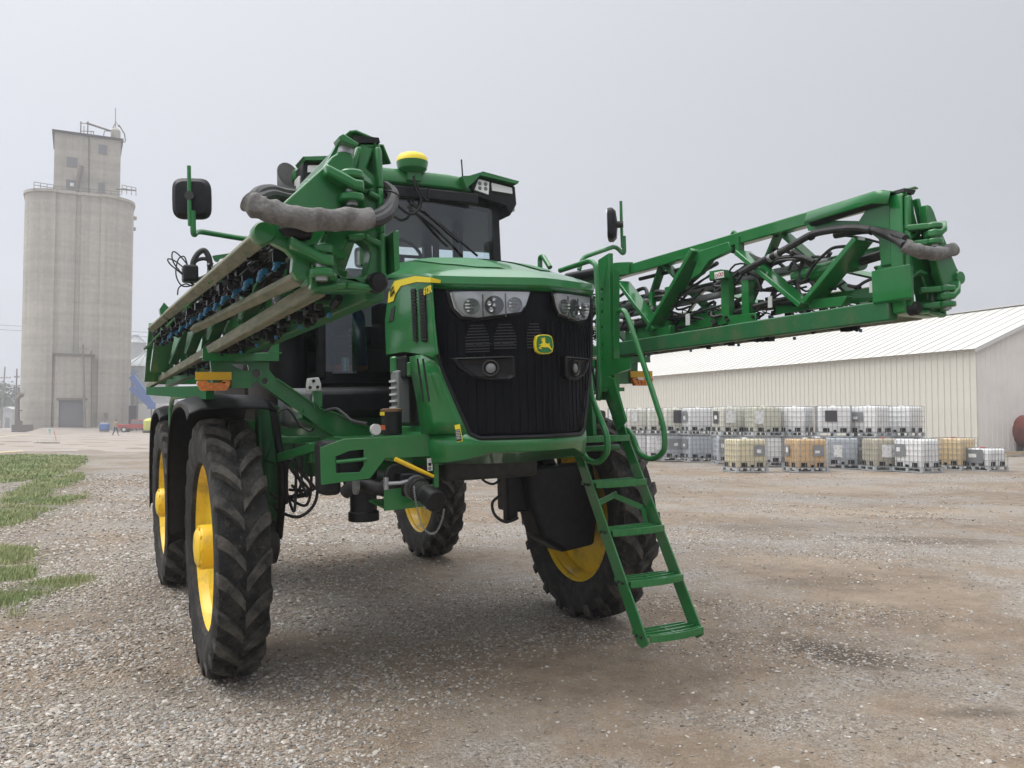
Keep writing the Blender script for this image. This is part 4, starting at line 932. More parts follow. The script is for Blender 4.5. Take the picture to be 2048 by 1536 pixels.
    b = MB(); b.plate([fx(p) for p in o], (0, .085, 0), [[fx(p) for p in h1], [fx(p) for p in h2]]); ef = b.build('end_frame', M['green'], bo, bevel=.014)
    # raised rims on the casting
    for pth in ([(1655, 250), (1560, 560), (1480, 720), (1400, 905), (1320, 1120), (1310, 1330)], [(1795, 250), (1815, 560), (1830, 900), (1840, 1320)], [(1310, 1320), (1560, 1290), (1840, 1320)], [(1570, 930), (1700, 920), (1830, 990)], [(1620, 520), (1720, 590), (1820, 640)]):
        b = MB(); pp = [Z1(*q, y-.055) for q in pth]
        for a, c in zip(pp, pp[1:]): b.bar(fx(a), fx(c), .04, .022, (0, 0, 1) if abs((c-a).z) < abs((c-a).x) else (1, 0, 0))
        b.build('casting_rib', M['green'], bo, bevel=.008)
    b = MB(); b.plate([fx(Z1(*q, y+.02)) for q in [(1838, 930), (1880, 920), (1888, 1210), (1850, 1230)]], (0, .25, 0)); b.build('side_flange', M['green'], bo, bevel=.004)
    bc = Z1(1783, 1278, y-.04); b = MB(); b.lathe([(.001, .055), (.028, .052), (.038, .04), (.040, .0), (.001, 0)], fx(bc), (0, -1, 0), 22); b.build('rubber_bumper', M['black'], bo)
    # outer wing end plate
    y2 = YE-.10
    o = [Z1(*q, y2) for q in [(1500, 292), (1600, 292), (1612, 370), (1590, 470), (1555, 560), (1500, 700), (1390, 900), (1300, 1040), (1275, 1080), (1300, 1200), (1240, 1262), (1185, 1255), (1142, 1190), (1150, 1090), (1100, 1032), (990, 975), (930, 985), (880, 970), (848, 905), (868, 845), (930, 812), (1100, 655), (1380, 405), (1440, 330)]]
    b = MB(); b.plate([fx(p) for p in o], (0, .05, 0)); b.build('outer_end_plate', M['green'], bo, bevel=.010)
    MB().lathe([(.001, .035), (.034, .033), (.040, .02), (.040, -.03)], fx(Z1(930, 900, y2-.01)), (0, -1, 0), 24).build('pivot_boss', M['green'], bo)
    # hinges
    for (hx_, hy_, lx, ly_) in ((1605, 545, 1400, 440), (1375, 1110, 1130, 985)):
        c = Z1(hx_, hy_, y2-.05)
        b = MB(); a = Z1(lx, ly_, y2-.05)
        dx = (c-a); b.plate([fx(q) for q in (a+V((0, -.03, .01)), a.lerp(c, .5)+V((0, -.055, 0)), c+V((.0, -.052, 0)), c+V((.034, -.042, 0)), c+V((.048, 0, 0)), c+V((.034, .042, 0)), c+V((0, .06, 0)), a+V((0, .05, .01)))], (0, 0, .040)); b.build('hinge_lug', M['green'], bo, bevel=.01)
        for dz, dd in ((.042, (.16, .04, .10)), (-.042, (.10, .05, -.10))):
            q = c+V((0, 0, dz)); b = MB(); b.cyl(fx(q+V((0, 0, .016))), fx(q-V((0, 0, .016))), .046, 20); b.bar(fx(q), fx(q+V((dd[0]*.55, dd[1]+.06, 0))), .07, .034); b.build('hinge_lug', M['green'], bo, bevel=.008)
        MB().cyl(fx(c+V((0, 0, .064))), fx(c+V((0, 0, -.07))), .022, 16).build('hinge_pin', M['steel'], bo)
    # cap plates and latch on top of the frame
    b = MB(); b.grid([[fx(Z1(*q, y-.05)) for q in [(1590, 118), (1640, 112), (1795, 180), (1790, 235)]], [fx(Z1(*q, y-.05)+V((0, .14, .01))) for q in [(1590, 118), (1640, 112), (1795, 180), (1790, 235)]]]); cq = b.build('cap_plate', M['green'], bo); so = cq.modifiers.new('solid', 'SOLIDIFY'); so.thickness = .008
    b = MB(); b.plate([fx(Z1(*q, y)) for q in [(1600, 185), (1780, 200), (1790, 238), (1640, 238)]], (0, .1, 0)); b.build('cap_block', M['black'], bo)
    if s < 0:
      b = MB(); b.plate([fx(Z1(*q, y2-.02)) for q in [(1485, 185), (1520, 165), (1640, 240), (1620, 262), (1500, 220)]], (0, .08, 0)); b.build('latch_plate', M['green'], bo, bevel=.004)
    if s < 0: MB().cyl(fx(Z1(1570, 225, y2)), fx(Z1(1560, 300, y2)), .030, 14).build('latch_pin', M['steel'], bo)
    if s < 0: b = MB(); b.plate([fx(Z1(*q, y2+.06)) for q in [(1400, 380), (1480, 235), (1500, 235), (1470, 330)]], (0, .05, 0)); b.build('guard_plate', M['green'], bo)
    # outer wing folded alongside
    for (a, c, m_, sz) in (((-1.925, y2+.05, 2.505), (-1.925, .2, 2.61), 'dusty', (.062, .045)), ((-1.800, y2+.15, 2.352), (-1.800, -.25, 2.462), 'dusty', (.050, .04))):
        b = MB(); b.bar(fx(a), fx(c), sz[0], sz[1], (.55*1, 0, .83)); b.build('outer_chord', M[m_], bo, bevel=.008)
    b = MB(); b.bar(fx((-1.935, .2, 2.60)), fx((-1.935, 1.5, 2.635)), .056, .045, (.55, 0, .83)); b.build('outer_chord', M['dusty'], bo, bevel=.008)
    b = MB(); b.bar(fx((-1.72, y2+.2, 2.72)), fx((-1.78, 2.4, 2.76)), .06, .06); b.build('outer_chord', M['green'], bo, bevel=.008)
    for k, yy in enumerate(np.arange(-3.1, 2.3, .55)):
        b = MB(); a = V((-1.92, yy, 2.53)); c = V((-1.74, yy+.5, 2.72))
        if k % 2: a, c = V((-1.92, yy+.5, 2.53)), V((-1.74, yy, 2.72))
        b.bar(fx(a), fx(c), .015, .05, (1, 0, .5)); b.build('outer_brace', M['green'], bo)
    for k in range(16):    # nozzles between the outer chords
        t = k/15; p = V((-1.862+.006*math.sin(k*3), -3.257+.31*k, 2.425+.022*.31*k))
        b = MB(); d_ = V((-.35, 0, -.8)).normalized(); b.cyl(fx(p), fx(p+d_*.022), .014, 10); b.cyl(fx(p+d_*.02), fx(p+d_*.045), .009, 8); b.box(fx(p+V((.010, 0, .0))), (.024, .022, .022)); b.build('nozzle', M['blue'], bo)
    b = MB()
    for i in range(420):   # nozzle bodies, diaphragm valves and wiring behind them
        t = random.random(); p = V((-1.85+random.uniform(-.05, .07), y2+.12+5.2*t, 2.46+.10*t+random.uniform(-.03, .08)))
        k = random.random()
        if k < .5: b.box(fx(p), (random.uniform(.02, .05), random.uniform(.02, .06), random.uniform(.02, .05)))
        elif k < .8: b.cyl(fx(p), fx(p+V((random.uniform(-.03, .03), random.uniform(-.06, .06), random.uniform(-.03, .03)))), random.uniform(.008, .02), 7)
        else: b.tube([fx(q) for q in smoothpath([p, p+V((.03, .06, .03)), p+V((-.02, .12, -.02)), p+V((.01, .2, .01))], 3)], .005, 5)
    tag(b.build('nozzle_plumbing', M['black'], bo), kind='stuff')
    b = MB()
    for i in range(200):
        p = V((-1.62+random.uniform(-.08, .08), random.uniform(-3.2, 2.4), 2.32+random.uniform(-.05, .04))); k = random.random()
        if k < .6: b.box(fx(p), (random.uniform(.02, .06), random.uniform(.02, .06), random.uniform(.02, .05)))
        else: b.cyl(fx(p), fx(p+V((random.uniform(-.03, .03), random.uniform(-.1, .1), random.uniform(-.04, .02)))), random.uniform(.008, .018), 7)
    tag(b.build('valve_bank', M['black'], bo), kind='stuff')
    for k in range(10): 
        p = V((-1.60, -3.0+.52*k, 2.262)); b = MB(); b.cyl(fx(p), fx(p-V((0, 0, .018))), .010, 8); b.build('nozzle', M['blue'], bo)
    return bo, fx, rp
BL, fxl, rpl = boom(-1); BR, fxr, rpr = boom(1)

# fabric sleeves and the hoses that run through them
def wrinkled(pts, r, n=16, seed=0):
    rr = random.Random(seed); b = MB(); pts = smoothpath(pts, 10); m = len(pts); rows = []; prev = None
    ph = [rr.uniform(0, 6.28) for _ in range(6)]
    for i, p in enumerate(pts):
        t = (pts[min(i+1, m-1)]-pts[max(i-1, 0)]).normalized(); a = t.cross(V((0, 1, .2))) if prev is None else prev-t*prev.dot(t); a.normalize(); bb = t.cross(a); prev = a
        row = []
        for k in range(n):
            an = 2*math.pi*k/n; fold = .075*(1-2*abs(math.sin(i*.42+.9*math.sin(an+ph[0])+ph[1])))+.045*math.sin(i*.55+2*an+ph[2])+.04*math.sin(3*an+i*.2+ph[3])
            row.append(p+(a*math.cos(an)*1.0+bb*math.sin(an))*r*(1+fold))
        rows.append(row)
    b.grid(rows, closed=True); return b
ys = YE-.20
sl_ = wrinkled([Z1(835, 650, ys), Z1(900, 700, ys-.02), Z1(1020, 740, ys-.03), Z1(1250, 785, ys-.04), Z1(1500, 795, ys-.03), Z1(1742, 790, ys)], .041, seed=3).build('hose_sleeve', M['sleeve'], BL, smooth=60)
for k in range(2):
    o_ = V((0, .02*k, .022*(k-.5)))
    MB().tube(smoothpath([Z1(1700, 790, ys)+o_, Z1(1800, 780, ys+.02)+o_, Z1(1890, 720, ys+.06)+o_, Z1(1915+20*k, 620, ys+.12)+o_, Z1(1880, 560, ys+.2)+o_, Z1(1840, 560, ys+.3)+o_]), .023, 10).build('boom_hose', M['hose'], BL)
    MB().tube(smoothpath([Z1(870, 660, ys)+o_, Z1(900, 610, ys+.03)+o_, Z1(990, 585, ys+.12)+o_, Z1(1100, 610, ys+.2)+o_, Z1(1200, 620, ys+.3)+o_]), .023, 10).build('boom_hose', M['hose'], BL)
for q in ((1905, 600), (1890, 700)): MB().lathe([(.030, -.004), (.033, 0), (.030, .004)], Z1(q[0], q[1], ys+.1), (.3, 0, 1), 14).build('hose_tie', M['black'], BL)
b = MB(); b.lathe([(.001, .06), (.02, .055), (.03, .03), (.03, 0), (.02, -.04), (.001, -.06)], Z1(1180, 885, YE-.16), (1, -.3, -.12), 16); b.build('boom_lamp', M['black'], BL)
def Z6(X, Y, **k): return P(1460+.2344*X, 360+.2344*Y, **k)
hp = [Z6(100, 790, x=1.47), Z6(250, 705, x=1.46), Z6(400, 630, x=1.45), Z6(560, 540, x=1.45), Z6(700, 465, x=1.45), Z6(850, 430, x=1.45), Z6(1050, 410, x=1.45), Z6(1230, 430, x=1.45), Z6(1400, 500, x=1.48), Z6(1490, 560, y=-3.50)]
for k in range(2): MB().tube([p+V((-.01*k, .0, -.045*k*min(1, max(0, (i-30)/15)))) for i, p in enumerate(smoothpath(hp))] if k == 0 else smoothpath([Z6(900, 470, x=1.52), Z6(1150, 430, x=1.50), Z6(1350, 450, x=1.50), Z6(1500, 500, y=-3.46)]), .022, 10).build('boom_hose', M['hose'], BR)
for q in ((345, 665), (410, 630), (690, 480), (1205, 430)): MB().lathe([(.023, -.012), (.026, -.01), (.026, .01), (.023, .012)], Z6(*q, x=1.45), (0, -1, .25), 14).build('hose_clamp', M['steel'] if q[0] < 600 else M['black'], BR)
wrinkled([Z6(1480, 555, y=-3.50), Z6(1560, 590, y=-3.53), Z6(1680, 620, y=-3.55), Z6(1800, 625, y=-3.54), Z6(1905, 590, y=-3.5)], .037, seed=5).build('hose_sleeve', M['sleeve'], BR, smooth=60)
for (pts, r) in (([(0, 600), (150, 640), (300, 690), (480, 660), (620, 660), (720, 700)], .016), ([(650, 830), (720, 720), (800, 640), (880, 580), (1000, 565)], .010), ([(580, 770), (540, 700), (500, 770)], .010), ([(1010, 900), (1080, 910), (1150, 870), (1220, 840)], .010), ([(900, 470), (1100, 490), (1300, 540), (1480, 590)], .007)):
    MB().tube(smoothpath([Z6(*q, x=1.56) for q in pts]), r, 8).build('hydraulic_line', M['hose'], BR)
# sign box on the right wing
sbx = [P(*q, x=1.46) for q in [(1427, 543), (1449, 539), (1450, 556), (1428, 560)]]
b = MB(); b.plate(sbx, (.08, 0, 0)); sbo = b.build('sign_box', M['green'], BR, bevel=.004)
b = MB(); b.plate([P(*q, x=1.418) for q in [(1429, 545), (1447, 541.5), (1448, 554.5), (1430, 558)]], (.003, 0, 0)); b.build('sign_face', M['white'], sbo)
for q in ((1433, 552), (1439, 549), (1444, 548)): MB().lathe([(.012, 0), (.014, .002), (.010, .003)], P(*q, x=1.415), (-1, 0, 0), 12).build('sign_symbol', M['red'], sbo)
# loose hose loops and wires above the left boom
for pts, r in (([(420, 545), (419, 520), (410, 502), (398, 505), (388, 520), (385, 535)], .024), ([(385, 530), (395, 520), (412, 518), (425, 530)], .016), ([(372, 545), (380, 555), (400, 558), (425, 545)], .02)):
    MB().tube(smoothpath([P(*q, y=1.0) for q in pts]), r, 10).build('boom_hose', M['hose'], BL)
for pts in ([(398, 573), (375, 530), (352, 505), (344, 508), (350, 530), (385, 570)], [(395, 575), (360, 545), (340, 528), (336, 518), (350, 522), (372, 540), (390, 560)], [(355, 590), (358, 575), (372, 568), (385, 573)], [(390, 570), (365, 572), (352, 550), (356, 520), (368, 513), (375, 530)]):
    MB().tube(smoothpath([P(*q, y=1.0) for q in pts]), .006, 6).build('loose_cable', M['hose'], BL)
b = MB(); b.box(P(380, 548, y=1.0), (.12, .15, .14)); b.build('valve_block', M['black'], BL, bevel=.02)
b = MB(); b.plate([P(*q, y=.9) for q in [(425, 512), (460, 507), (465, 512), (440, 518), (436, 524), (430, 522)]], (0, .04, 0)); b.build('gusset', M['green'], BL)
b = MB(); b.plate([P(*q, y=2.6) for q in [(318, 620), (327, 606), (345, 625), (335, 640), (322, 640)]], (0, .1, 0)); b.build('wing_end_plate', M['green'], BL)
for (a, c) in (((315, 650), (305, 760)), ((330, 660), (318, 740))):
    b = MB(); b.bar(P(*a, x=-1.8), P(*c, x=-1.8), .16, .05, (0, 1, 0)); b.build('rear_brace', M['green'], BL)
MB().tube(smoothpath([P(*q, x=-1.85) for q in [(318, 650), (308, 680), (312, 700), (298, 730), (296, 750)]]), .008, 6).build('loose_cable', M['hose'], BL)
b = MB(); a = P(297, 782, x=-1.75); b.bar(a, P(420, 785, x=-1.75), .05, .09); b.build('rear_cradle', M['green_flat'], S)
MB().tube(fillet([P(385, 790, x=-1.7), P(345, 795, x=-1.7), P(341, 820, x=-1.7), P(345, 930, x=-1.7)], .1), .022, 8).build('rear_handrail', M['green'], S)

# ---- ladder, rails and platform on the right
LX0, LX1 = .70, 1.15
def lad(t): return V((0, -1.168-.77*t, 1.61-1.262*t))     # centre line from top (t=0) to bottom (t=1)
ld = None
for x in (LX0, LX1):
    a = lad(-.30)+V((x, 0, 0)); c = lad(1.015)+V((x, 0, 0)); d_ = (c-a).normalized(); n_ = V((1, 0, 0)).cross(d_).normalized()*.058
    b = MB(); b.plate([a-n_, a+n_*.6, c+n_, c+n_*.4+d_*.05, c-n_+d_*.05], (.012, 0, 0)); o_ = b.build('ladder' if ld is None else 'stringer', M['green'], S if ld is None else ld, bevel=.003); ld = ld or o_
for k, t in enumerate((0, .25, .5, .75, 1.0)):
    c = lad(t); dpt = .17
    nm_b = []
    b = MB()
    fr_ = [V((x, c.y-.085-.035*(1-((x-.925)/.225)**2), c.z)) for x in np.linspace(LX0+.008, LX1-.008, 9)]
    for a, q in zip(fr_, fr_[1:]): b.bar(a, q, .014, .045)
    for j in range(3):
        yy = c.y-.05+.055*j; pts = [V((x, yy-.03*(1-((x-.925)/.225)**2)*(1-j/3), c.z+.012)) for x in np.linspace(LX0+.008, LX1-.008, 7)]
        for a, q in zip(pts, pts[1:]): b.bar(a, q, .016, .016)
    b.bar((LX0+.008, c.y+.10, c.z+.005), (LX1-.008, c.y+.10, c.z+.005), .012, .03); b.bar((.925, c.y-.10, c.z+.008), (.925, c.y+.10, c.z+.008), .014, .018)
    st_ = b.build('step', M['green'], ld, bevel=.002)
    for x in (LX0, LX1):
        for dy in (-.02, .03): MB().cyl((x-.02, c.y+dy, c.z), (x+.012, c.y+dy, c.z), .010, 8).build('bolt', M['dark'], st_)
b = MB(); b.bar((.74, lad(.36).y+.05, lad(.36).z), (.95, lad(.30).y+.05, lad(.30).z-.02), .012, .04); b.bar((1.12, lad(.40).y+.05, lad(.40).z), (.90, lad(.30).y+.05, lad(.30).z-.02), .012, .04); b.bar((1.12, lad(.40).y+.05, lad(.40).z), (1.12, lad(.52).y+.09, lad(.52).z), .03, .012, (0, 1, 0)); b.build('ladder_brace', M['green'], ld)
MB().cyl((LX0, lad(-.08).y+.05, lad(-.08).z-.18), (LX1+.03, lad(-.08).y+.05, lad(-.08).z-.18), .022, 12).build('pivot_tube', M['green'], ld)
b = MB(); b.plate([V((1.13, y, z)) for y, z in ((-1.02, 2.08), (-1.10, 2.06), (-1.24, 1.74), (-1.14, 1.66))], (.02, 0, 0)); b.plate([V((.74, y, z)) for y, z in ((-1.02, 2.08), (-1.10, 2.06), (-1.24, 1.74), (-1.14, 1.66))], (.02, 0, 0)); b.build('ladder_bracket', M['green'], ld)
def rail(pts, r=.021, par=ld, nm='handrail', rad=.12): return MB().tube(fillet(pts, rad, 6), r, 10).build(nm, M['green'], par)
xr = 1.20
rail([P(1232, 700, x=xr), P(1231, 625, x=xr), P(1248, 618, x=xr), P(1262, 650, x=xr), P(1328, 855, x=xr), P(1331, 905, x=xr), P(1302, 920, x=xr), P(1278, 908, x=xr), P(1262, 862, x=xr), P(1240, 858, x=xr)], rad=.10)
xl = .665
rail([P(1178, 745, x=xl), P(1181, 790, x=xl), P(1214, 870, x=xl), P(1216, 905, x=xl), P(1196, 928, x=xl), P(1170, 918, x=xl), P(1158, 880, x=xl)], rad=.09)
xp = 1.02
rail([P(1120, 541, x=.98), P(1181, 521, x=xp), P(1192, 530, x=xp), P(1197, 600, x=xp), P(1199, 780, x=xp), P(1196, 800, x=xp)], rad=.07, par=S)
rail([P(1080, 540, x=.9), P(1080, 515, x=.9), P(1086, 512, x=.9), P(1100, 535, x=.9)], par=S, rad=.04)
# perforated column and its neighbours
xc = 1.16
def cc(px, py): return P(px, py, x=xc)
holes = [circ(cc(1208, y_), .014, (0, 1, 0), (0, 0, 1), 10) for y_ in (580, 600, 625, 655, 690, 720)]
b = MB(); b.plate([cc(*q) for q in [(1200, 520), (1222, 506), (1226, 800), (1196, 800)]], (.04, 0, 0), holes); pc = b.build('rail_column', M['green'], S, bevel=.004)
b = MB(); b.plate([cc(1227, 540), cc(1227, 545)+V((.05, 0, 0)), cc(1227, 800)+V((.05, 0, 0)), cc(1227, 800)], (0, .02, 0)); b.build('column_flange', M['green'], pc)
hl2 = [circ(cc(x_, y_), r_, (0, 1, 0), (0, 0, 1), 12) for x_, y_, r_ in ((1192, 740, .035), (1212, 738, .028))]
b = MB(); b.plate([cc(*q) for q in [(1176, 722), (1262, 715), (1262, 738), (1226, 750), (1204, 762), (1180, 762)]], (.02, 0, 0), hl2); b.build('column_gusset', M['green'], pc)
b = MB(); b.plate([P(*q, x=.9) for q in [(1170, 800), (1186, 795), (1190, 870), (1168, 872)]], (.03, 0, 0)); b.build('platform_bracket', M['green'], S)
b = MB(); b.box((.98, -.35, 1.98), (.62, 1.3, .03)); b.bar((.69, -1.0, 1.97), (.69, .3, 1.97), .03, .08); b.build('platform', M['green'], S)
for (x_, y_) in ((1232, 785), (1232, 797), (1232, 836), (1232, 852)): MB().cyl(cc(1226, y_), cc(1231, y_), .012, 8).build('rail_bolt', M['dark'], pc)

# ---- mirrors
def mirror(c, facing, name_, arm):
    n_ = V(facing).normalized(); ex = n_.cross(V((0, 0, 1))).normalized(); o = []
    for k in range(28):
        a = 2*math.pi*k/28; cx, sx = math.cos(a), math.sin(a); o.append((math.copysign(abs(cx)**.45, cx)*.125, math.copysign(abs(sx)**.45, sx)*.138))
    rows = []
    for kk, off in ((.96, -.03), (1, -.015), (1, .012), (.80, .040), (.25, .05)): rows.append([c+ex*x*kk+V((0, 0, z*kk))+n_*off for x, z in o])
    b = MB(); b.grid(rows, closed=True); b.f.append(tuple(range(28, 0-1, -1))[1:]); n = len(b.v); b.f.append(tuple(range(n-28, n))); mo = b.build('mirror', M['black'], S)
    b = MB(); b.plate([c+ex*x*.92+V((0, 0, z*.92))-n_*.032 for x, z in o], n_*.003); b.build('mirror_glass', M['chrome'], mo)
    b = MB(); b.cyl(c+n_*.03, c+n_*.10, .03, 12); b.build('mirror_clamp', M['dark'], mo)
    pz = c+n_*.085
    MB().tube([pz+V((0, 0, .20)), pz+V((0, 0, -.20))], .013, 8).build('mirror_post', M['green'], mo)
    MB().tube(fillet([pz+V((.02, 0, -.10)), pz+V((.02, 0, -.27))]+arm, .10), .019, 10).build('mirror_arm', M['green'], mo)
ml = P(384, 398, y=-.5); mirror(ml, (-.32, -1, .0), 'l', [P(395, 462, y=-.5), P(490, 478, y=-.35), V((-.85, .1, 3.2))])
mr = P(1223, 450, y=-.5); mirror(mr, (.80, -.60, 0), 'r', [P(1232, 492, y=-.5), P(1165, 515, y=-.55), P(1158, 540, y=-.55)])

# ---- things in the cab
cc_ = P(690, 727, y=.30)
b = MB(); b.lathe([(.001, 0), (.026, 0), (.033, .008), (.033, .112), (.027, .122), (.001, .120)], (0, 0, 0), (0, 0, 1), 20); can = b.build('drink_can', M['can'])
can.matrix_world = MW.to_4x4() @ Matrix.Translation(V((cc_.x, .30, 2.187)))
tag(can, 'pale blue drink can standing on the cab floor behind the glass', 'can')
b = MB(); b.box((0, 0, .035), (.12, .09, .07)); ob = b.build('carton', M['orange_box'], bevel=.004); q = P(684, 735, y=.46); ob.matrix_world = MW.to_4x4() @ Matrix.Translation(V((q.x, .42, 2.187)))
tag(ob, 'small orange carton behind the drink can in the cab', 'carton')
# ================================================================== people
def figure(name, J, E, mats, head, face, root='pelvis'):
    """J: joint -> (pos, radius); E: (a, b, material key).  One skin-modifier body, materials by nearest limb"""
    names = list(J); idx = {n: i for i, n in enumerate(names)}
    me = bpy.data.meshes.new(name); me.from_pydata([J[n][0] for n in names], [(idx[a], idx[b]) for a, b, k in E], [])
    o = bpy.data.objects.new(name, me); col.objects.link(o)
    sk = o.modifiers.new('skin', 'SKIN'); sk.use_smooth_shade = True
    if not me.skin_vertices: me.skin_vertices.new()
    for i, n in enumerate(names):
        sv = me.skin_vertices[0].data[i]; r = J[n][1]; sv.radius = r if isinstance(r, tuple) else (r, r); sv.use_root = (n == root)
    sb = o.modifiers.new('sub', 'SUBSURF'); sb.levels = 2; sb.render_levels = 2
    dg = bpy.context.evaluated_depsgraph_get(); m2 = bpy.data.meshes.new_from_object(o.evaluated_get(dg)); bpy.data.objects.remove(o)
    keys = sorted(set(k for a, b, k in E)); m2.materials.clear()
    for k in keys: m2.materials.append(M[k])
    segs = [(V(J[a][0]), V(J[b][0]), keys.index(k)) for a, b, k in E]
    for p in m2.polygons:
        c = p.center; best = 1e9; mi = 0
        for a, b_, k in segs:
            d = b_-a; t = max(0, min(1, (c-a).dot(d)/max(d.length_squared, 1e-9))); dd = (c-(a+d*t)).length
            if dd < best: best = dd; mi = k
        p.material_index = mi; p.use_smooth = True
    # head: shaped ball with brow, nose, chin, ears merged into the same mesh
    bm = bmesh.new(); bm.from_mesh(m2); hc = V(head); f_ = V(face).normalized(); sx = f_.cross(V((0, 0, 1)))
    r = bmesh.ops.create_uvsphere(bm, u_segments=20, v_segments=16, radius=1)
    for v in r['verts']:
        p = v.co.copy(); fw, sd_, up = p.y, p.x, p.z
        w = .076*(1-.18*max(0, -up)); dpt = .098*(1-.10*max(0, -up)); h = .118
        q = sx*sd_*w + f_*fw*dpt + V((0, 0, up*h))
        if fw > .9 and abs(sd_) < .2 and -.35 < up < .1: q += f_*.022
        if fw > .75 and .15 < up < .3: q += f_*.006
        if abs(sd_) > .93 and abs(up) < .3: q += sx*math.copysign(.014, sd_)
        v.co = hc+q
    si = keys.index('skin') if 'skin' in keys else 0
    fs = set(f for v in r['verts'] for f in v.link_faces)
    for f in fs: f.material_index = si; f.smooth = True
    bm.to_mesh(m2); bm.free(); m2.name = name
    ob = link(name, m2)
    b = MB(); rows = []
    for i in range(7):
        a = math.pi/2*i/6; rows.append([hc + (sx*math.cos(k*math.pi/10)*.084*math.cos(a) + f_*math.sin(k*math.pi/10)*.106*math.cos(a)) + V((0, 0, .03+.105*math.sin(a))) for k in range(20)])
    b.grid(rows, closed=True); b.plate([hc+sx*(.07*math.cos(t))+f_*(.09+.075*math.sin(t))+V((0, 0, .045)) for t in np.linspace(0, math.pi, 9)], (0, 0, .008)); b.build('cap', M['hair'], ob)
    for s_ in (-1, 1):
        MB().lathe([(.012, 0), (.006, .004), (.001, .005)], hc+sx*s_*.030+f_*.090+V((0, 0, .008)), f_, 8).build('eye', M['hair'], ob)
    MB().bar(hc+sx*-.022+f_*.088+V((0, 0, -.055)), hc+sx*.022+f_*.088+V((0, 0, -.055)), .008, .008).build('mouth', M['tank_red'], ob)
    return ob
def hand(J, E, pre, wrist, d, side, curl, mat_='skin'):
    d = V(d).normalized(); side = V(side).normalized(); dn = V(curl).normalized(); w = V(wrist)
    J[pre+'palm'] = (w+d*.06, (.036, .018)); E.append((pre+'wrist', pre+'palm', mat_))
    for i, (off, L) in enumerate(((-.030, .068), (-.010, .078), (.010, .073), (.029, .058))):
        a = w+d*.095+side*off; c = a+d*L*.5+dn*L*.15; e_ = c+d*L*.3+dn*L*.4
        for n_, p in (('a', a), ('b', c), ('c', e_)): J[f'{pre}f{i}{n_}'] = (p, .0095)
        E += [(pre+'palm', f'{pre}f{i}a', mat_), (f'{pre}f{i}a', f'{pre}f{i}b', mat_), (f'{pre}f{i}b', f'{pre}f{i}c', mat_)]
    a = w+d*.035-side*.045; c = a+d*.04-side*.012+dn*.015
    J[pre+'ta'] = (a, .012); J[pre+'tb'] = (c, .010); E += [(pre+'palm', pre+'ta', mat_), (pre+'ta', pre+'tb', mat_)]
def seated():
    J = {'pelvis': ((-.47, 1.18, 2.68), (.15, .12)), 'belly': ((-.47, 1.22, 2.85), (.14, .11)), 'chest': ((-.47, 1.24, 3.08), (.165, .115)), 'neck': ((-.47, 1.22, 3.27), .055), 'headb': ((-.47, 1.20, 3.33), .055)}
    E = [('pelvis', 'belly', 'tan'), ('belly', 'chest', 'tan'), ('chest', 'neck', 'tan'), ('neck', 'headb', 'skin')]
    for s_, p in ((-1, 'l'), (1, 'r')):
        x = -.47+s_*.10
        J.update({p+'hip': ((x, 1.12, 2.66), .095), p+'knee': ((x+s_*.05, .72, 2.74), .068), p+'ankle': ((x+s_*.04, .58, 2.26), .048), p+'heel': ((x+s_*.04, .58, 2.19), .045), p+'toe': ((x+s_*.06, .40, 2.18), .038),
                  p+'sho': ((-.47+s_*.19, 1.24, 3.16), .062), p+'elb': ((-.47+s_*.27, 1.02, 2.90), .046), p+'wrist': ((x+s_*.07, .83, 2.84), .029)})
        E += [('pelvis', p+'hip', 'denim'), (p+'hip', p+'knee', 'denim'), (p+'knee', p+'ankle', 'denim'), (p+'ankle', p+'heel', 'shoe'), (p+'heel', p+'toe', 'shoe'), ('chest', p+'sho', 'tan'), (p+'sho', p+'elb', 'tan'), (p+'elb', p+'wrist', 'skin')]
        hand(J, E, p, J[p+'wrist'][0], (s_*.1, -1, -.12), (1, .0, 0), (0, 0, -1))
    o = figure('person', J, E, None, (-.47, 1.17, 3.42), (0, -1, 0))
    o.matrix_world = MW.to_4x4()
    return tag(o, 'person in blue jeans seated in the cab, hands on knees', 'person')
seated()
def walker():
    J = {'pelvis': ((0, 0, .95), (.15, .10)), 'belly': ((0, .0, 1.12), (.14, .10)), 'chest': ((0, -.02, 1.36), (.17, .11)), 'neck': ((0, -.02, 1.53), .055), 'headb': ((0, -.03, 1.58), .055)}
    E = [('pelvis', 'belly', 'tan'), ('belly', 'chest', 'tan'), ('chest', 'neck', 'tan'), ('neck', 'headb', 'skin')]
    for s_, p in ((-1, 'l'), (1, 'r')):
        st = -s_*.28
        J.update({p+'hip': ((s_*.09, 0, .90), .092), p+'knee': ((s_*.09, st*.55-.05, .50), .065), p+'ankle': ((s_*.09, st*1.1+.03, .10), .046), p+'toe': ((s_*.10, st*1.1-.13, .045), .038),
                  p+'sho': ((s_*.20, -.01, 1.43), .062), p+'elb': ((s_*.26, -st*.25+.04, 1.16), .046), p+'wrist': ((s_*.25, -st*.5-.10, .97), .03)})
        E += [('pelvis', p+'hip', 'denim'), (p+'hip', p+'knee', 'denim'), (p+'knee', p+'ankle', 'denim'), (p+'ankle', p+'toe', 'shoe'), ('chest', p+'sho', 'tan'), (p+'sho', p+'elb', 'tan'), (p+'elb', p+'wrist', 'skin')]
        hand(J, E, p, J[p+'wrist'][0], (0, -.35, -1), (0, 1, 0), (-s_, 0, 0))
    o = figure('person', J, E, None, (0, -.05, 1.67), (0, -1, 0))
    g = G(231, 871.5); o.location = (g.x, g.y, GZ); o.rotation_euler = (0, 0, math.radians(70)-YAW)
    return tag(o, 'person in tan shirt and dark jeans walking past the grain elevator', 'person')
walker()

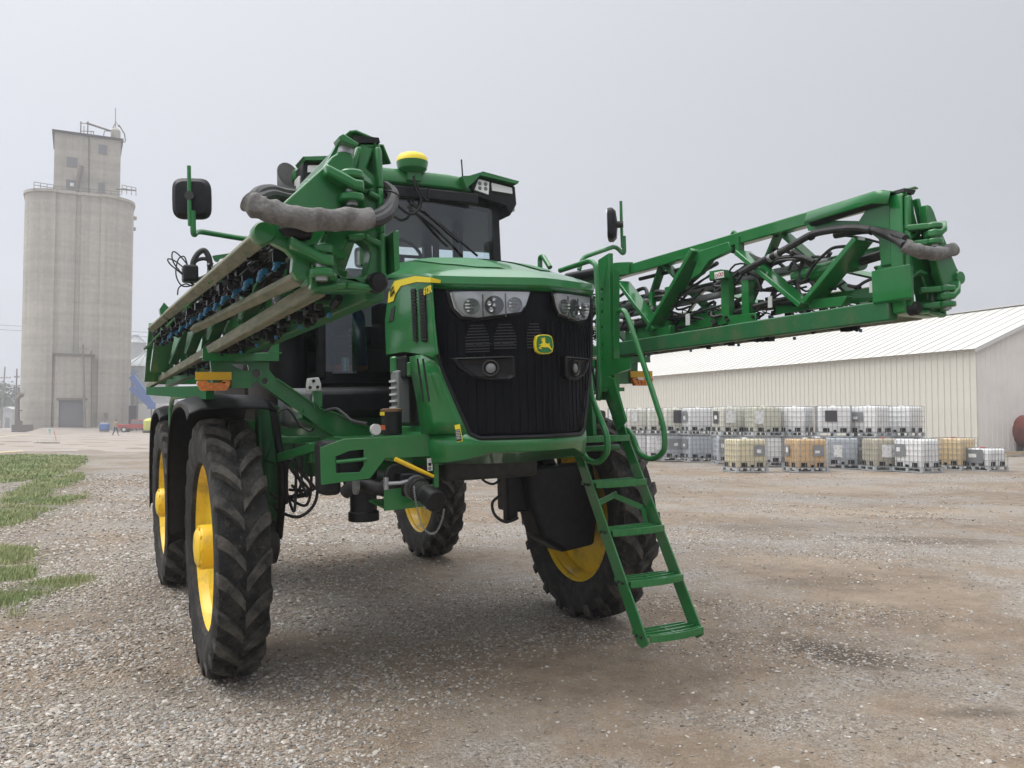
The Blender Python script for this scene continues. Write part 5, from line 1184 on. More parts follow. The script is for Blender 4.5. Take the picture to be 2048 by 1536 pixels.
# ================================================================== background
# concrete paving in front of the elevator
def sheet(name, pts, z, m, kind='structure'):
    b = MB(); b.plate([V((p.x, p.y, z)) for p in pts], (0, 0, .02)); o = b.build(name, m, smooth=0); o['kind'] = kind; return o
M['pave'] = mat('worn_concrete_paving', (.33, .285, .245), .9, noise=(.25, .215, .185), scale=.35, detail=9, lo=.35, hi=.68)
sheet('pavement', [G(-900, 906), G(180, 903), G(330, 905), G(420, 862), G(180, 850), G(-900, 850)], GZ+.0, M['pave'])
M['line'] = mat('faded_yellow_line', (.50, .42, .22), .9, noise=(.38, .33, .26), scale=3)
sheet('painted_line', [G(-60, 907), G(46, 901), G(46, 903), G(-60, 910)], GZ+.006, M['line'])
sheet('painted_line', [G(-60, 877), G(60, 868), G(60, 869), G(-60, 879)], GZ+.006, M['line'])
# ramp rising to the elevator door
az = lambda px: math.atan2((rayW(px, 838)).y, (rayW(px, 838)).x)

# ---- grain elevator: local frame, front towards the camera
EA = rayW(152, 838); EA = V((EA.x, EA.y, 0)).normalized(); ER = V((EA.y, -EA.x, 0))
EO = Wd(152, 838, 124); EO = V((EO.x, EO.y, GZ))
def EP(px, py, back=0):
    """pixel -> elevator-local (x right, y away, z up) on its front plane moved back"""
    d = rayW(px, py); pl_ = EO + EA*back; t = (pl_-WC).dot(EA)/d.dot(EA); q = WC+d*t-EO; return V((q.dot(ER), q.dot(EA), q.z))
EL = empty('grain_elevator', EO, math.atan2(ER.y, ER.x), 'tall weathered concrete grain elevator with headhouse and grey roller door', 'grain elevator')
xl_, xr_ = EP(39, 700).x, EP(266, 700).x; zt = EP(150, 388).z; depth = 20
cxl, cxr = EP(105, 700).x, EP(197, 700).x
def lobe(xa, xb, yb, n, sgn):
    return [V((xa+(xb-xa)*(.5-.5*math.cos(t)), yb-yb*math.sin(t), 0)) for t in np.linspace(0, math.pi, n)]
foot = []
w2 = (cxl-xl_)
# rounded outer bins, flat middle with a shallow groove
for t in np.linspace(0, math.pi/2, 14): foot.append(V((cxl-w2*math.cos(t), w2*(1-math.sin(t)), 0)))
mid_ = (cxl+cxr)/2
foot += [V((cxl+.05, .30, 0)), V((cxl+.5, .30, 0)), V((mid_-.40, .22, 0)), V((mid_-.22, .60, 0)), V((mid_+.22, .60, 0)), V((mid_+.40, .22, 0)), V((cxr-.5, .30, 0)), V((cxr-.05, .30, 0))]
w3 = xr_-cxr
for t in np.linspace(math.pi/2, 0, 14): foot.append(V((cxr+w3*math.cos(t), w3*(1-math.sin(t)), 0)))
foot += [V((xr_, depth, 0)), V((xl_, depth, 0))]
b = MB(); b.grid([[p for p in foot], [p+V((0, 0, zt)) for p in foot]], closed=True); b.f.append(tuple(range(len(foot), 2*len(foot)))); b.build('bin_wall', M['concrete'], EL)
cen = V(((xl_+xr_)/2, depth/2, 0))
b = MB(); o_ = [p+(p-cen).normalized()*.25 for p in foot]; b.grid([[p+V((0, 0, zt)) for p in o_], [p+V((0, 0, zt+.4)) for p in o_]], closed=True); n = len(b.v); b.f.append(tuple(range(n//2))); b.f.append(tuple(range(n//2, n))); b.build('roof_slab', M['dark_concrete'] if 'dark_concrete' in M else M['concrete'], EL)
for t in (1.2, 2.2): b = MB(); b.box((xr_+.1, 3+2*t, zt-1.3*t), (.7, 1.2, .35)); b.build('side_ledge', M['concrete'], EL)
hb = 3.5
hx0_, hx1_ = EP(108, 330, hb).x, EP(241, 330, hb).x; hz = EP(170, 272, hb).z
b = MB(); b.box(((hx0_+hx1_)/2, hb+4.5, (zt+hz)/2), (hx1_-hx0_, 9, hz-zt)); hh = b.build('headhouse', M['concrete'], EL)
b = MB(); b.box(((hx0_+hx1_)/2, hb+4.5, hz+.15), (hx1_-hx0_+.7, 9.7, .3)); b.build('headhouse_roof', M['dark'], EL)
def epbox(q, back, d, m_, nm, par=EL):
    a = EP(q[0], q[3], back); c = EP(q[2], q[1], back); b = MB(); b.box(((a.x+c.x)/2, a.y, (a.z+c.z)/2), (c.x-a.x, d, c.z-a.z)); return b.build(nm, m_, par)
M['pane'] = mat('dusty_pane', (.16, .165, .17), .3)
for q in ((197, 291, 214, 307), (133, 316, 155, 332), (132, 361, 155, 377), (196, 366, 210, 385)):
    w_ = epbox((q[0]-1, q[1]-1, q[2]+1, q[3]+1), hb-.03, .10, M['concrete'], 'window')
    epbox(q, hb-.06, .10, M['pane'], 'pane', w_)
epbox((140, 366, 148, 372), hb-.10, .06, M['white'], 'vent_cover')
M['rail'] = mat('rusty_steel', (.16, .14, .125), .8)
def eline(pts, back, r, nm, m_=None, par=EL): return MB().tube([EP(*q, back) for q in pts], r, 6).build(nm, m_ or M['rail'], par)
for i, (x0, x1) in enumerate(((68, 107), (244, 272))):
    for dy in (0, 6): eline([(x0, 364+dy+3*i*2), (x1, 370+dy+3*i*2)], .6, .05, 'rail_bar')
    for k in range(4): x = x0+(x1-x0)*k/3; eline([(x, 364+6*i+6*k/3), (x, 381+6*i+5*k/3)], .6, .05, 'rail_post')
for dy in (0, 5): eline([(107, 372+dy), (244, 384+dy)], .6, .04, 'rail_bar')
for k in range(10): eline([(110+14*k, 372+1.2*k), (110+14*k, 384+1.2*k)], .6, .04, 'rail_post')
eline([(153, 382), (163, 332)], hb-.6, .38, 'spout', M['rail'])
eline([(178, 275), (178, 386)], hb-.15, .10, 'conduit')
eline([(232, 378), (272, 381)], .5, .12, 'jib')
# roof gear
for x in (161, 175): eline([(x, 275), (x+1, 243)], hb+2, .10, 'gear_post')
for x in (168, 182, 187): eline([(x, 275), (x, 252 if x == 168 else 262)], hb+2, .06, 'gear_post')
for y in (246, 262, 270): eline([(160, y), (188 if y > 250 else 176, y+1)], hb+2, .06, 'gear_bar')
eline([(173, 246), (200, 255), (222, 262)], hb+2, .15, 'spout_pipe'); eline([(206, 277), (209, 262), (222, 262)], hb+2, .08, 'gear_bar')
b = MB(); a = EP(231, 278, hb+3); r_ = EP(241, 278, hb+3).x-a.x; hzz = EP(231, 262, hb+3).z; b.lathe([(r_, a.z), (r_, hzz), (r_*.5, hzz+.4), (.05, hzz+.6)], (a.x, a.y, 0), (0, 0, 1), 20); b.build('dust_collector', M['concrete'], EL)
eline([(231, 258), (231, 216)], hb+3, .06, 'aerial'); eline([(226, 256), (232, 243), (238, 254)], hb+3, .08, 'gear_bar'); eline([(238, 250), (249, 268), (251, 282)], hb+3, .10, 'gear_bar'); eline([(236, 283), (251, 284)], hb+2, .08, 'gear_bar')
# drive-in bay
xa, xb = EP(111, 720).x, EP(184, 720).x; zb = EP(150, 712).z
b = MB(); dz1 = EP(150, 801).z; da, db = EP(117, 850).x, EP(169, 850).x
b.plate([V((xa, -1.2, 0)), V((da, -1.2, 0)), V((da, -1.2, dz1)), V((db, -1.2, dz1)), V((db, -1.2, 0)), V((xb, -1.2, 0)), V((xb, -1.2, zb)), V((xa, -1.2, zb))], (0, .3, 0))
b.box((xa+.1, -.3, zb/2), (.2, 1.8, zb)); b.box((xb-.1, -.3, zb/2), (.2, 1.8, zb)); bay = b.build('loading_bay', M['concrete'], EL)
b = MB(); b.box(((xa+xb)/2, -.5, zb+.12), (xb-xa+.8, 2.2, .25)); b.build('bay_roof', M['rail'], bay)
b = MB(); b.box(((da+db)/2, -1.25, dz1+.15), (db-da+.6, .5, .35)); b.build('door_hood', M['rail'], bay)
for k in range(14):
    b = MB(); hs_ = dz1/14; b.box(((da+db)/2, -1.02, hs_*(k+.5)), (db-da, .06, hs_*.93)); b.build('door_slat', M['door'] if 'door' in M else M.setdefault('door', mat('grey_roller_door', (.155, .16, .175), .55)), bay)
b = MB(); b.box(((da+db)/2, -.97, dz1/2), (db-da, .04, dz1)); b.build('door_back', M['door'], bay)
eline([(183, 855), (183, 700)], -1.6, .10, 'downpipe'); eline([(176, 712), (183, 702)], -1.6, .06, 'pipe_bracket')
b = MB(); b.tube([EP(35, 852, -.5), EP(34, 800, -.5), EP(37, 795, -.5), EP(43, 789, -.5), EP(48, 790, -.5)], .32, 12); b.build('vent_pipe', M['rail'], EL)
for y in (821, 846): eline([(31, y), (45, y)], -.6, .10, 'pipe_stay')
b = MB(); b.box(EP(45, 857, -1.5), (2.6, 1.2, 1.1)); b.box(EP(38, 850, -1.5), (.8, .9, 1.2)); b.build('blower', M['rail'], EL)
epbox((208, 826, 216, 838), -.25, .2, M['tan_rust'] if 'tan_rust' in M else M['rail'], 'hatch')
# ramp
M['ramp'] = M['pave']
b = MB(); rr_ = []
for t in np.linspace(0, 1, 6): rr_.append([V((xa-1.5-2.2*t, -1.3-9*t, .6*(1-t)**1.5+.012)), V((da, -1.3-9*t, .62*(1-t)**1.5+.014)), V((db, -1.3-9*t, .62*(1-t)**1.5+.014)), V((xb+1.5+2.2*t, -1.3-9*t, .6*(1-t)**1.5+.012))])
b.grid(rr_); rp_ = b.build('ramp', M['ramp']); rp_.matrix_world = Matrix.Translation(EO) @ Matrix.Rotation(math.atan2(ER.y, ER.x), 4, 'Z'); rp_['kind'] = 'structure'

# leaning timber pole in front of the bay
def place(name, loc, rz, label, cat, group=None): return empty(name, loc, rz, label, cat, group)
M['timber'] = mat('weathered_timber', (.16, .14, .12), .9, noise=(.24, .22, .19), scale=3, stretch=(4, 4, .3))
PO = EO + ER*EP(170, 856, -2.2).x + EA*(-2.2)
p_ = place('utility_pole', V((PO.x, PO.y, GZ)), 0, 'leaning timber pole standing in front of the roller door bay', 'pole', 'utility poles')
top_ = EP(166, 692, -2.2)-V((EP(170, 856, -2.2).x, -2.2, 0)); tw = ER*top_.x + V((0, 0, top_.z))
MB().tube([V((0, 0, -.3)), tw*.5, tw], [.20, .17, .13], 10).build('pole', M['timber'], p_)
MB().tube([tw*.97+ER*-.6, tw*.97+ER*.6], .05, 6).build('cross_arm', M['timber'], p_)
MB().lathe([(.12, 0), (.16, .15), (.001, .3)], tw, (0, 0, 1), 10).build('pole_cap', M['rail'], p_)

def far_pole(px, y0, y1, dep, label, arms=((.9, 1.2),), lean=0):
    g = Wd(px, y1, dep); top = Wd(px+lean, y0, dep); h = top.z-GZ
    o = place('utility_pole', V((g.x, g.y, GZ)), -YAW, label, 'pole', 'utility poles')
    lx = (top-Wd(px, y0, dep)).dot(wr)
    MB().tube([V((0, 0, -.3)), V((lx, 0, h))], [.17, .11], 8).build('pole', M['timber'], o)
    for t, w_ in arms:
        b = MB(); b.bar((lx*t-w_, 0, h*t), (lx*t+w_, 0, h*t), .12, .12); b.build('cross_arm', M['timber'], o)
        for k in (-.9, -.4, .4, .9): MB().lathe([(.05, 0), (.06, .1), (.03, .2), (.001, .2)], V((lx*t+k*w_, 0, h*t+.06)), (0, 0, 1), 8).build('insulator', M['grey'], o)
    return o
p1 = far_pole(2, 733, 858, 165, 'pole with two long cross arms by the left picture edge', ((.82, 1.3), (.6, .9)), lean=5)
p2 = far_pole(30, 737, 858, 150, 'plain pole with short brackets beside the elevator\'s left wall', ((.86, .5), (.68, .5), (.5, .5)), lean=1)
p3 = far_pole(1579, 652, 800, 130, 'distant pole showing above the long white roof', ((.97, .9),), lean=0)
for dy in (0, 9):
    b = MB(); pts = [Wd(-200+k*70, 641+dy+k*3.4+((k-5)**2)*-.12, 170) for k in range(12)]; b.tube(pts, .035, 4); o = b.build('power_line', M['dark']); tag(o, 'upper power line crossing behind the elevator' if dy == 0 else 'lower power line crossing behind the elevator', 'power line')

# ---- trees
def leafmat(name, c): return mat(name, c, .75, noise=tuple(x*1.7 for x in c), scale=.9, lo=.35, hi=.7)
M['leaf'] = leafmat('leaves', (.035, .065, .025)); M['bark'] = mat('bark', (.07, .055, .045), .9)
def tree(px, py, dep, h, w, label, nleaf=2600, name='tree', trunk=.35):
    g = Wd(px, py, dep); o = place(name, V((g.x, g.y, GZ)), random.random()*6, label, 'tree' if name == 'tree' else 'shrub')
    b = MB(); b.tube([V((0, 0, -.2)), V((.1, 0, h*.3)), V((0, .1, h*.75))], [h*.035, h*.026, h*.008], 8); tips = []
    for k in range(9):
        a = k*2.4; z = h*(.25+.5*k/9); q = V((math.cos(a)*w*.42, math.sin(a)*w*.42, z+h*.15)); b.tube([V((0, 0, z)), q*.5+V((0, 0, z*.5+h*.02)), q], [h*.012, h*.008, h*.003], 6); tips.append(q)
    b.build('trunk', M['bark'], o)
    cl = [(V((random.gauss(0, w*.23), random.gauss(0, w*.23), h*random.uniform(.30 if name == 'tree' else .15, .93))), random.uniform(.10, .2)*w) for _ in range(26)] + [(t, .15*w) for t in tips]
    n = nleaf; ci = rng.integers(0, len(cl), n); C0 = np.array([cl[i][0] for i in ci]); R0 = np.array([cl[i][1] for i in ci])
    d = rng.normal(size=(n, 3)); d /= np.linalg.norm(d, axis=1)[:, None]; pos = C0+d*(R0*rng.uniform(.5, 1.05, n))[:, None]
    s_ = h*.022*rng.uniform(.6, 1.5, n); a = rng.normal(size=(n, 3)); a /= np.linalg.norm(a, axis=1)[:, None]; c = np.cross(a, rng.normal(size=(n, 3))); c /= np.linalg.norm(c, axis=1)[:, None]
    vs = np.stack([pos-a*s_[:, None], pos-c*s_[:, None]*.6, pos+a*s_[:, None], pos+c*s_[:, None]*.6], 1).reshape(-1, 3)
    me = bpy.data.meshes.new('crown'); me.from_pydata(vs.tolist(), [], [(4*i, 4*i+1, 4*i+2, 4*i+3) for i in range(n)]); me.materials.append(M['leaf']); link('crown', me, o); return o
tree(8, 860, 210, 11, 9, 'broad hazy tree behind the poles at the left edge')
tree(-35, 860, 230, 13, 10, 'tall hazy tree beyond the left picture edge')
tree(24, 860, 240, 8, 8, 'low hazy tree between the poles and the elevator')
tree(9, 860, 180, 4.2, 6, 'low green shrub under the trees by the elevator', 1800, 'shrub')

# ---- little metal building behind the shrub
M['galv'] = mat('pale_galvanised', (.42, .44, .45), .6, noise=(.34, .36, .37), scale=2)
g = Wd(21, 860, 175); o = place('metal_shed', V((g.x, g.y, GZ)), -YAW, 'small pale metal shed left of the elevator', 'shed')
b = MB(); b.box((0, 0, 1.9), (2.2, 3, 3.8)); b.build('wall', M['galv'], o); b = MB(); b.plate([V((-1.3, -1.7, 3.8)), V((1.3, -1.7, 3.8)), V((0, -1.7, 4.4))], (0, 0, 0.02)); b.v = []; b.f = []; b.add([V((-1.3, -1.7, 3.8)), V((0, -1.7, 4.4)), V((1.3, -1.7, 3.8)), V((-1.3, 1.7, 3.8)), V((0, 1.7, 4.4)), V((1.3, 1.7, 3.8))], [(0, 1, 4, 3), (1, 2, 5, 4), (0, 2, 1), (3, 4, 5), (0, 3, 5, 2)]); b.build('roof', M['galv'], o)
b = MB(); b.box((.2, -1.53, 1.05), (.9, .06, 2.1)); b.build('door', M['grey'], o)

# ---- grain bins, conveyor, pickup at the right foot of the elevator
def bin_(px, dep, r, h, label, roof_h=2.6):
    g = Wd(px, 850, dep); o = place('grain_bin', V((g.x, g.y, GZ)), 0, label, 'grain bin', 'grain bins')
    for k in range(int(h/1.1)):
        b = MB(); z = 1.1*k; b.lathe([(r, z), (r+.05, z+.5), (r, z+1.08)], (0, 0, 0), (0, 0, 1), 40); b.build('wall_ring', M['galv'], o)
    b = MB(); hh_ = 1.1*int(h/1.1); b.lathe([(r+.2, hh_-.1), (r+.1, hh_), (.6, hh_+roof_h), (.6, hh_+roof_h+.4), (.001, hh_+roof_h+.5)], (0, 0, 0), (0, 0, 1), 40); b.build('roof', M['galv'], o)
    for k in range(20):
        a = 2*math.pi*k/20; b = MB(); b.bar((math.cos(a)*r, math.sin(a)*r, hh_+.12), (math.cos(a)*.7, math.sin(a)*.7, hh_+roof_h+.02), .08, .12); b.build('roof_rib', M['galv'], o)
    return o
bin_(292, 150, 5.2, 11.5, 'wide galvanised grain bin behind the blue conveyor')
bin_(268, 175, 2.0, 18.5, 'tall slim galvanised bin showing behind the elevator\'s right wall', 1.2)
g = Wd(312, 850, 142); o = place('trailer', V((g.x, g.y, GZ)), -YAW, 'white box trailer parked by the grain bin', 'trailer'); b = MB(); b.box((0, 0, 2.6), (5, 2.4, 3.6)); b.build('box_body', M['white'], o, bevel=.05)
for x in (-1.6, 1.6): MB().cyl((x, -1.0, .5), (x, 1.0, .5), .5, 18).build('wheel', M['rubber'], o)
b = MB(); b.box((0, 0, .75), (4.8, .8, .2)); b.build('chassis', M['dark'], o)
g = Wd(285, 855, 128); o = place('conveyor', V((g.x, g.y, GZ)), 0, 'sloping blue grain conveyor between elevator and bin', 'conveyor')
def cw(px, py): return Wd(px, py, 128)-V((g.x, g.y, GZ))
b = MB(); b.bar(cw(264, 752), cw(306, 812), .5, .9); b.build('upper_trough', M['bluep'], o); b = MB(); b.bar(cw(262, 775), cw(302, 812), .5, .7); b.build('lower_trough', M['bluep'], o)
b = MB(); b.box(cw(303, 812), (1.1, .9, .9)); b.build('head_box', M['bluep'], o)
for px, y0 in ((266, 765), (275, 778), (303, 815)):
    a = cw(px, y0); MB().tube([a, V((a.x, a.y, 0))], .10, 6).build('support_leg', M['rail'], o)
for k in range(5): a = cw(263+2*k, 758-3*(k % 2)); MB().tube([a, a+V((0, 0, 1.0))], .04, 5).build('guard_post', M['bluep'], o)
MB().tube([cw(262, 752)+V((0, 0, 1)), cw(278, 758)+V((0, 0, 1))], .04, 5).build('guard_rail', M['bluep'], o)
b = MB(); a = cw(266, 834); b.box((a.x, a.y, a.z), (1.2, .8, 3.4)); b.build('motor_cabinet', M['dark'], o)

def pickup(px, py, dep, label):
    g = Wd(px, py, dep); o = place('pickup_truck', V((g.x, g.y, GZ)), -YAW+math.radians(8), label, 'pickup')
    prof = [(-2.6, .55), (2.6, .55), (2.65, .75), (2.6, 1.0), (1.3, 1.12), (.75, 1.75), (-.7, 1.78), (-.85, 1.12), (-2.6, 1.12)]
    b = MB(); b.plate([V((x, 0, z)) for x, z in prof], (0, 1.75, 0)); b.build('body', M['red'], o, bevel=.08)
    for s_ in (-1, 1):
        b = MB(); b.plate([V((x, s_*.88, z)) for x, z in [(1.12, 1.15), (.68, 1.66), (-.6, 1.68), (-.68, 1.15)]], (0, .03, 0)); b.build('side_window', M['pane'], o)
        for x in (-1.65, 1.7):
            w_ = MB().cyl((x, s_*.72, .40), (x, s_*.93, .40), .40, 22).build('wheel', M['rubber'], o); MB().cyl((x, s_*.92, .40), (x, s_*.945, .40), .22, 16).build('rim', M['light_grey'], w_)
        b = MB(); b.box((2.6, s_*.65, .88), (.10, .30, .18)); b.build('headlight', M['light_grey'], o)
    b = MB(); b.box((2.66, 0, .62), (.12, 1.7, .2)); b.build('bumper', M['steel'], o); return o
pickup(277, 857, 118, 'red pickup truck parked beyond the elevator\'s right corner')
g = Wd(300, 853, 112); o = place('liquid_tank', V((g.x, g.y, GZ)), 0, 'yellow green liquid tank beside the red pickup', 'tank')
b = MB(); b.lathe([(.001, .3), (.7, .3), (.8, .5), (.8, 1.6), (.6, 1.85), (.2, 1.95), (.001, 1.95)], (0, 0, 0), (0, 0, 1), 24); b.build('tank_body', mat('yellow_green_poly', (.55, .58, .12), .5), o); b = MB(); b.box((0, 0, .17), (1.7, 1.7, .3)); b.build('stand', M['dark'], o)
g = Wd(209, 857, 117); o = place('portable_tank', V((g.x, g.y, GZ)), -YAW, 'small blue machine by the elevator\'s right wall', 'machine')
b = MB(); b.box((0, 0, .75), (1.1, .9, .9)); b.build('housing', M['bluep'], o, bevel=.12); b = MB(); b.box((0, 0, 1.26), (.9, .7, .12)); b.build('lid', M['light_grey'], o, bevel=.04); b = MB(); b.box((0, 0, .2), (1.0, .8, .2)); b.build('skid', M['rail'], o); MB().tube([V((0, 0, 1.3)), V((0, 0, 2.0))], .12, 8).build('stack', M['rail'], o)

# ---- sign post with its kerb island
g = G(99, 885); o = place('sign_post', V((g.x, g.y, GZ)), -YAW+math.radians(27), 'small white parking sign on a post before the elevator', 'sign')
sc_ = (g-WC).dot(wf)/FPX
b = MB(); b.box((0, 0, 14*sc_), (.10, .06, 28*sc_)); b.build('post', M['white'], o); b = MB(); b.box((0, -.05, 23*sc_), (7.5*sc_, .02, 9.5*sc_)); sg = b.build('sign_panel', M['white'], o)
M['signgreen'] = mat('sign_green', (.05, .35, .28), .5)
for z_, w_, h_ in ((25.8, 5.5, 1.0), (24.2, 4.2, .7), (20.2, 4.0, .6)): b = MB(); b.box((0, -.063, z_*sc_), (w_*sc_, .006, h_*sc_)); b.build('sign_line', M['signgreen'], sg)
MB().lathe([(1.5*sc_, 0), (1.5*sc_, .004), (1.0*sc_, .004)], V((0, -.06, 22*sc_)), (0, -1, 0), 12).build('sign_symbol', M['signgreen'], sg)
g2 = G(101, 887); o = place('kerb_island', V((g2.x, g2.y, GZ)), -YAW, 'low pale kerb stone at the foot of the parking sign', 'kerb'); b = MB(); b.tube([V((-20*sc_, 0, .06)), V((-8*sc_, -.1, .09)), V((8*sc_, -.1, .09)), V((17*sc_, 0, .06))], .10, 8); b.build('kerb_stone', M['concrete'], o)
b = MB(); b.tube([V((-34*sc_, .2, .05)), V((-26*sc_, .1, .05))], .10, 7); b.build('kerb_fragment', M['concrete'], o)
g3 = G(113, 884); o = MB().tube([V((g3.x, g3.y, GZ)), Wd(108, 861, (g3-WC).dot(wf))], .022, 6).build('marker_stick', M['rust_orange']); tag(o, 'thin orange stick leaning beside the parking sign', 'stick')

# ---- long metal building
M['wall_cream'] = mat('cream_metal_siding', (.62, .60, .53), .5, noise=(.57, .55, .485), scale=.5)
M['wall_grey'] = mat('galvanised_gable_siding', (.74, .715, .67), .5, noise=(.68, .66, .62), scale=.6)
M['roof_white'] = mat('white_metal_roof', (.57, .56, .525), .45, noise=(.52, .505, .455), scale=.35)
BC = G(1955, 905); bd = Wd(1950, 695, (BC-WC).dot(wf)); HE = bd.z-GZ
d_ = rayW(1240, 757); t_ = (GZ+HE-WC.z)/d_.z; FE = WC+d_*t_
bdir = V((FE.x-BC.x, FE.y-BC.y, 0)).normalized(); bper = V((bdir.y, -bdir.x, 0))
if bper.dot(wf) < 0: bper = -bper
BLN, BHW, BRH = 44.0, 8.4, 3.15
BO = empty('storage_barn', V((BC.x, BC.y, GZ)), math.atan2(bdir.y, bdir.x), 'long low storage building with cream metal siding and white roof', 'building')
sgn_ = 1 if V((-bdir.y, bdir.x, 0)).dot(bper) > 0 else -1     # local y of the building's depth
pw = .42; npan = int(BLN/pw)
b = MB(); b.add([V((0, 0, 0)), V((pw*.80, 0, 0)), V((pw*.86, -.045*sgn_, 0)), V((pw*.94, -.045*sgn_, 0)), V((pw, 0, 0)), V((0, 0, HE)), V((pw*.80, 0, HE)), V((pw*.86, -.045*sgn_, HE)), V((pw*.94, -.045*sgn_, HE)), V((pw, 0, HE))], [(0, 1, 6, 5), (1, 2, 7, 6), (2, 3, 8, 7), (3, 4, 9, 8)])
wm = b.mesh('wall_panel', M['wall_cream'], 0)
for k in range(npan): q = link('wall_panel', wm, BO); q.location = (k*pw, (k % 2)*.003, 0)
gm_n = int(2*BHW/pw)
for k in range(gm_n):
    y0 = k*pw; y1 = y0+pw
    hz_ = lambda y: HE+BRH*(1-abs(y-BHW)/BHW)
    pts = [(0, 0), (.8, 0), (.86, -.022), (.94, -.022), (1, 0)]; b = MB()
    vs = [V((x, sgn_*(y0+pw*t), 0)) for t, x in pts]+[V((x, sgn_*(y0+pw*t), hz_(y0+pw*t))) for t, x in pts]; b.add(vs, [(i, i+1, i+6, i+5) for i in range(4)]); b.build('gable_panel', M['wall_grey'], BO, smooth=0)
b = MB(); b.add([V((npan*pw, 0, 0)), V((npan*pw, sgn_*2*BHW, 0)), V((npan*pw, sgn_*2*BHW, HE)), V((npan*pw, sgn_*BHW, HE+BRH)), V((npan*pw, 0, HE))], [(0, 1, 2, 3, 4)]); b.build('far_gable', M['wall_grey'], BO, smooth=0)
b = MB(); b.add([V((0, sgn_*2*BHW, 0)), V((npan*pw, sgn_*2*BHW, 0)), V((npan*pw, sgn_*2*BHW, HE)), V((0, sgn_*2*BHW, HE))], [(0, 1, 2, 3)]); b.build('rear_wall', M['wall_cream'], BO, smooth=0)
rw = .92; nr_ = int((npan*pw+.6)/rw)+1; ov = .35
for side in (0, 1):
    def rpnt(x, t, dz=0):
        y = (-ov+(BHW+ov)*t) if side == 0 else (2*BHW+ov-(BHW+ov)*t); return V((x, sgn_*y, HE-ov*BRH/BHW+(BRH+ov*BRH/BHW)*t+.06+dz))
    b = MB(); xs_ = [0, .03, .12, .40, .46, .50, .56, rw]; zz_ = [.022, .022, 0, 0, .014, .014, 0, .0]
    b.grid([[rpnt(x, t, z) for x, z in zip(xs_, zz_)] for t in (0, .33, .66, 1)]); rmesh = b.mesh('roof_sheet', M['roof_white'], 0)
    for k in range(nr_): q = link('roof_sheet', rmesh, BO); q.location = (-.3+k*rw, 0, random.uniform(-.002, .002)); 
b = MB(); b.bar((-.3, sgn_*BHW, HE+BRH+.09), (npan*pw+.6, sgn_*BHW, HE+BRH+.09), .5, .05); b.build('ridge_cap', M['roof_white'], BO)
for a, c in (((-.27, -ov, HE-.16), (-.27, BHW, HE+BRH)), ((-.27, 2*BHW+ov, HE-.16), (-.27, BHW, HE+BRH))):
    b = MB(); b.bar(V((a[0], sgn_*a[1], a[2])), V((c[0], sgn_*c[1], c[2])), .05, .22); b.build('rake_trim', M['light_grey'], BO)
b = MB(); b.bar((-.2, sgn_*-.04, HE-.09), (npan*pw+.2, sgn_*-.04, HE-.09), .06, .14); b.build('eave_trim', M['wall_cream'], BO)
b = MB(); b.bar((-.02, sgn_*-.03, 0), (-.02, sgn_*-.03, HE-.1), .10, .10, (0, 1, 0)); b.build('corner_trim', M['wall_cream'], BO)

# ---- red tank on its cradle, cut by the right edge
g = G(2095, 905); o = place('horizontal_tank', V((g.x, g.y, GZ)), -YAW+math.radians(30), 'rust red horizontal tank at the right picture edge by the gable', 'tank')
sc2 = (g-WC).dot(wf)/FPX; R_ = 33*sc2
b = MB(); b.lathe([(.001, -3.2), (R_*.6, -3.1), (R_*.9, -2.8), (R_, -2.4), (R_, 2.4), (R_*.9, 2.8), (.001, 3.2)], (0, 0, R_+.25), (.25, 1, 0), 32); b.build('tank_shell', M['tank_red'], o)
for y in (-1.6, 1.6): b = MB(); b.box((.25*y, y, .35), (R_*1.5, .25, .7)); b.build('saddle', M['rail'], o)
# ---- scrap timber by the corner
M['wood'] = mat('pale_lumber', (.42, .33, .20), .85, noise=(.30, .23, .14), scale=4)
BD = ('long pale board lying at the front of the scrap heap', 'short grey board at the left end of the scrap heap', 'pale board crossing over the others in the scrap heap', 'grey weathered board in the middle of the scrap heap', 'pale board raised at the back of the scrap heap', 'thin pale board low in the scrap heap', 'grey board at the right end of the scrap heap')
for k in range(7):
    g = G(2010+7*k, 914-2*(k % 3)); b = MB(); L_ = random.uniform(1.0, 2.0); b.box((0, 0, .06+.05*(k % 3)), (L_, .12, .05)); o = b.build('timber_board', M['timber'] if k in (1, 3, 6) else M['wood'], bevel=.005); o.location = (g.x, g.y, GZ); o.rotation_euler = (0, random.uniform(-.05, .05), random.uniform(-.5, .6)-YAW)
    tag(o, BD[k], 'board', 'boards in the scrap heap')
# ---- caged liquid totes
TC = {k: translucent_plastic('tote_'+k, c) for k, c in dict(white=(.86, .86, .85), cream=(.70, .63, .42), orange=(.66, .45, .24), amber=(.68, .52, .30), grey=(.50, .54, .58), beige=(.52, .48, .37), olive=(.66, .65, .52), ivory=(.76, .75, .66)).items()}
def rbox(sx, sy, z0, z1, r=.09, n=5):
    rows = []
    for z, k in ((z0, .94), (z0+.03, .985), (z0+.07, 1), (z1-.08, 1), (z1-.03, .98), (z1, .92)):
        row = []
        for cx, cy, a0 in ((1, 1, 0), (-1, 1, 90), (-1, -1, 180), (1, -1, 270)):
            for i in range(n): a = math.radians(a0+90*i/(n-1)); row.append(V(((cx*(sx/2-r)+r*math.cos(a))*k, (cy*(sy/2-r)+r*math.sin(a))*k, z)))
        rows.append(row)
    b = MB(); b.grid(rows, closed=True); m = len(rows[0]); b.f.append(tuple(range(m))); q = len(b.v); b.f.append(tuple(range(q-m, q))); return b
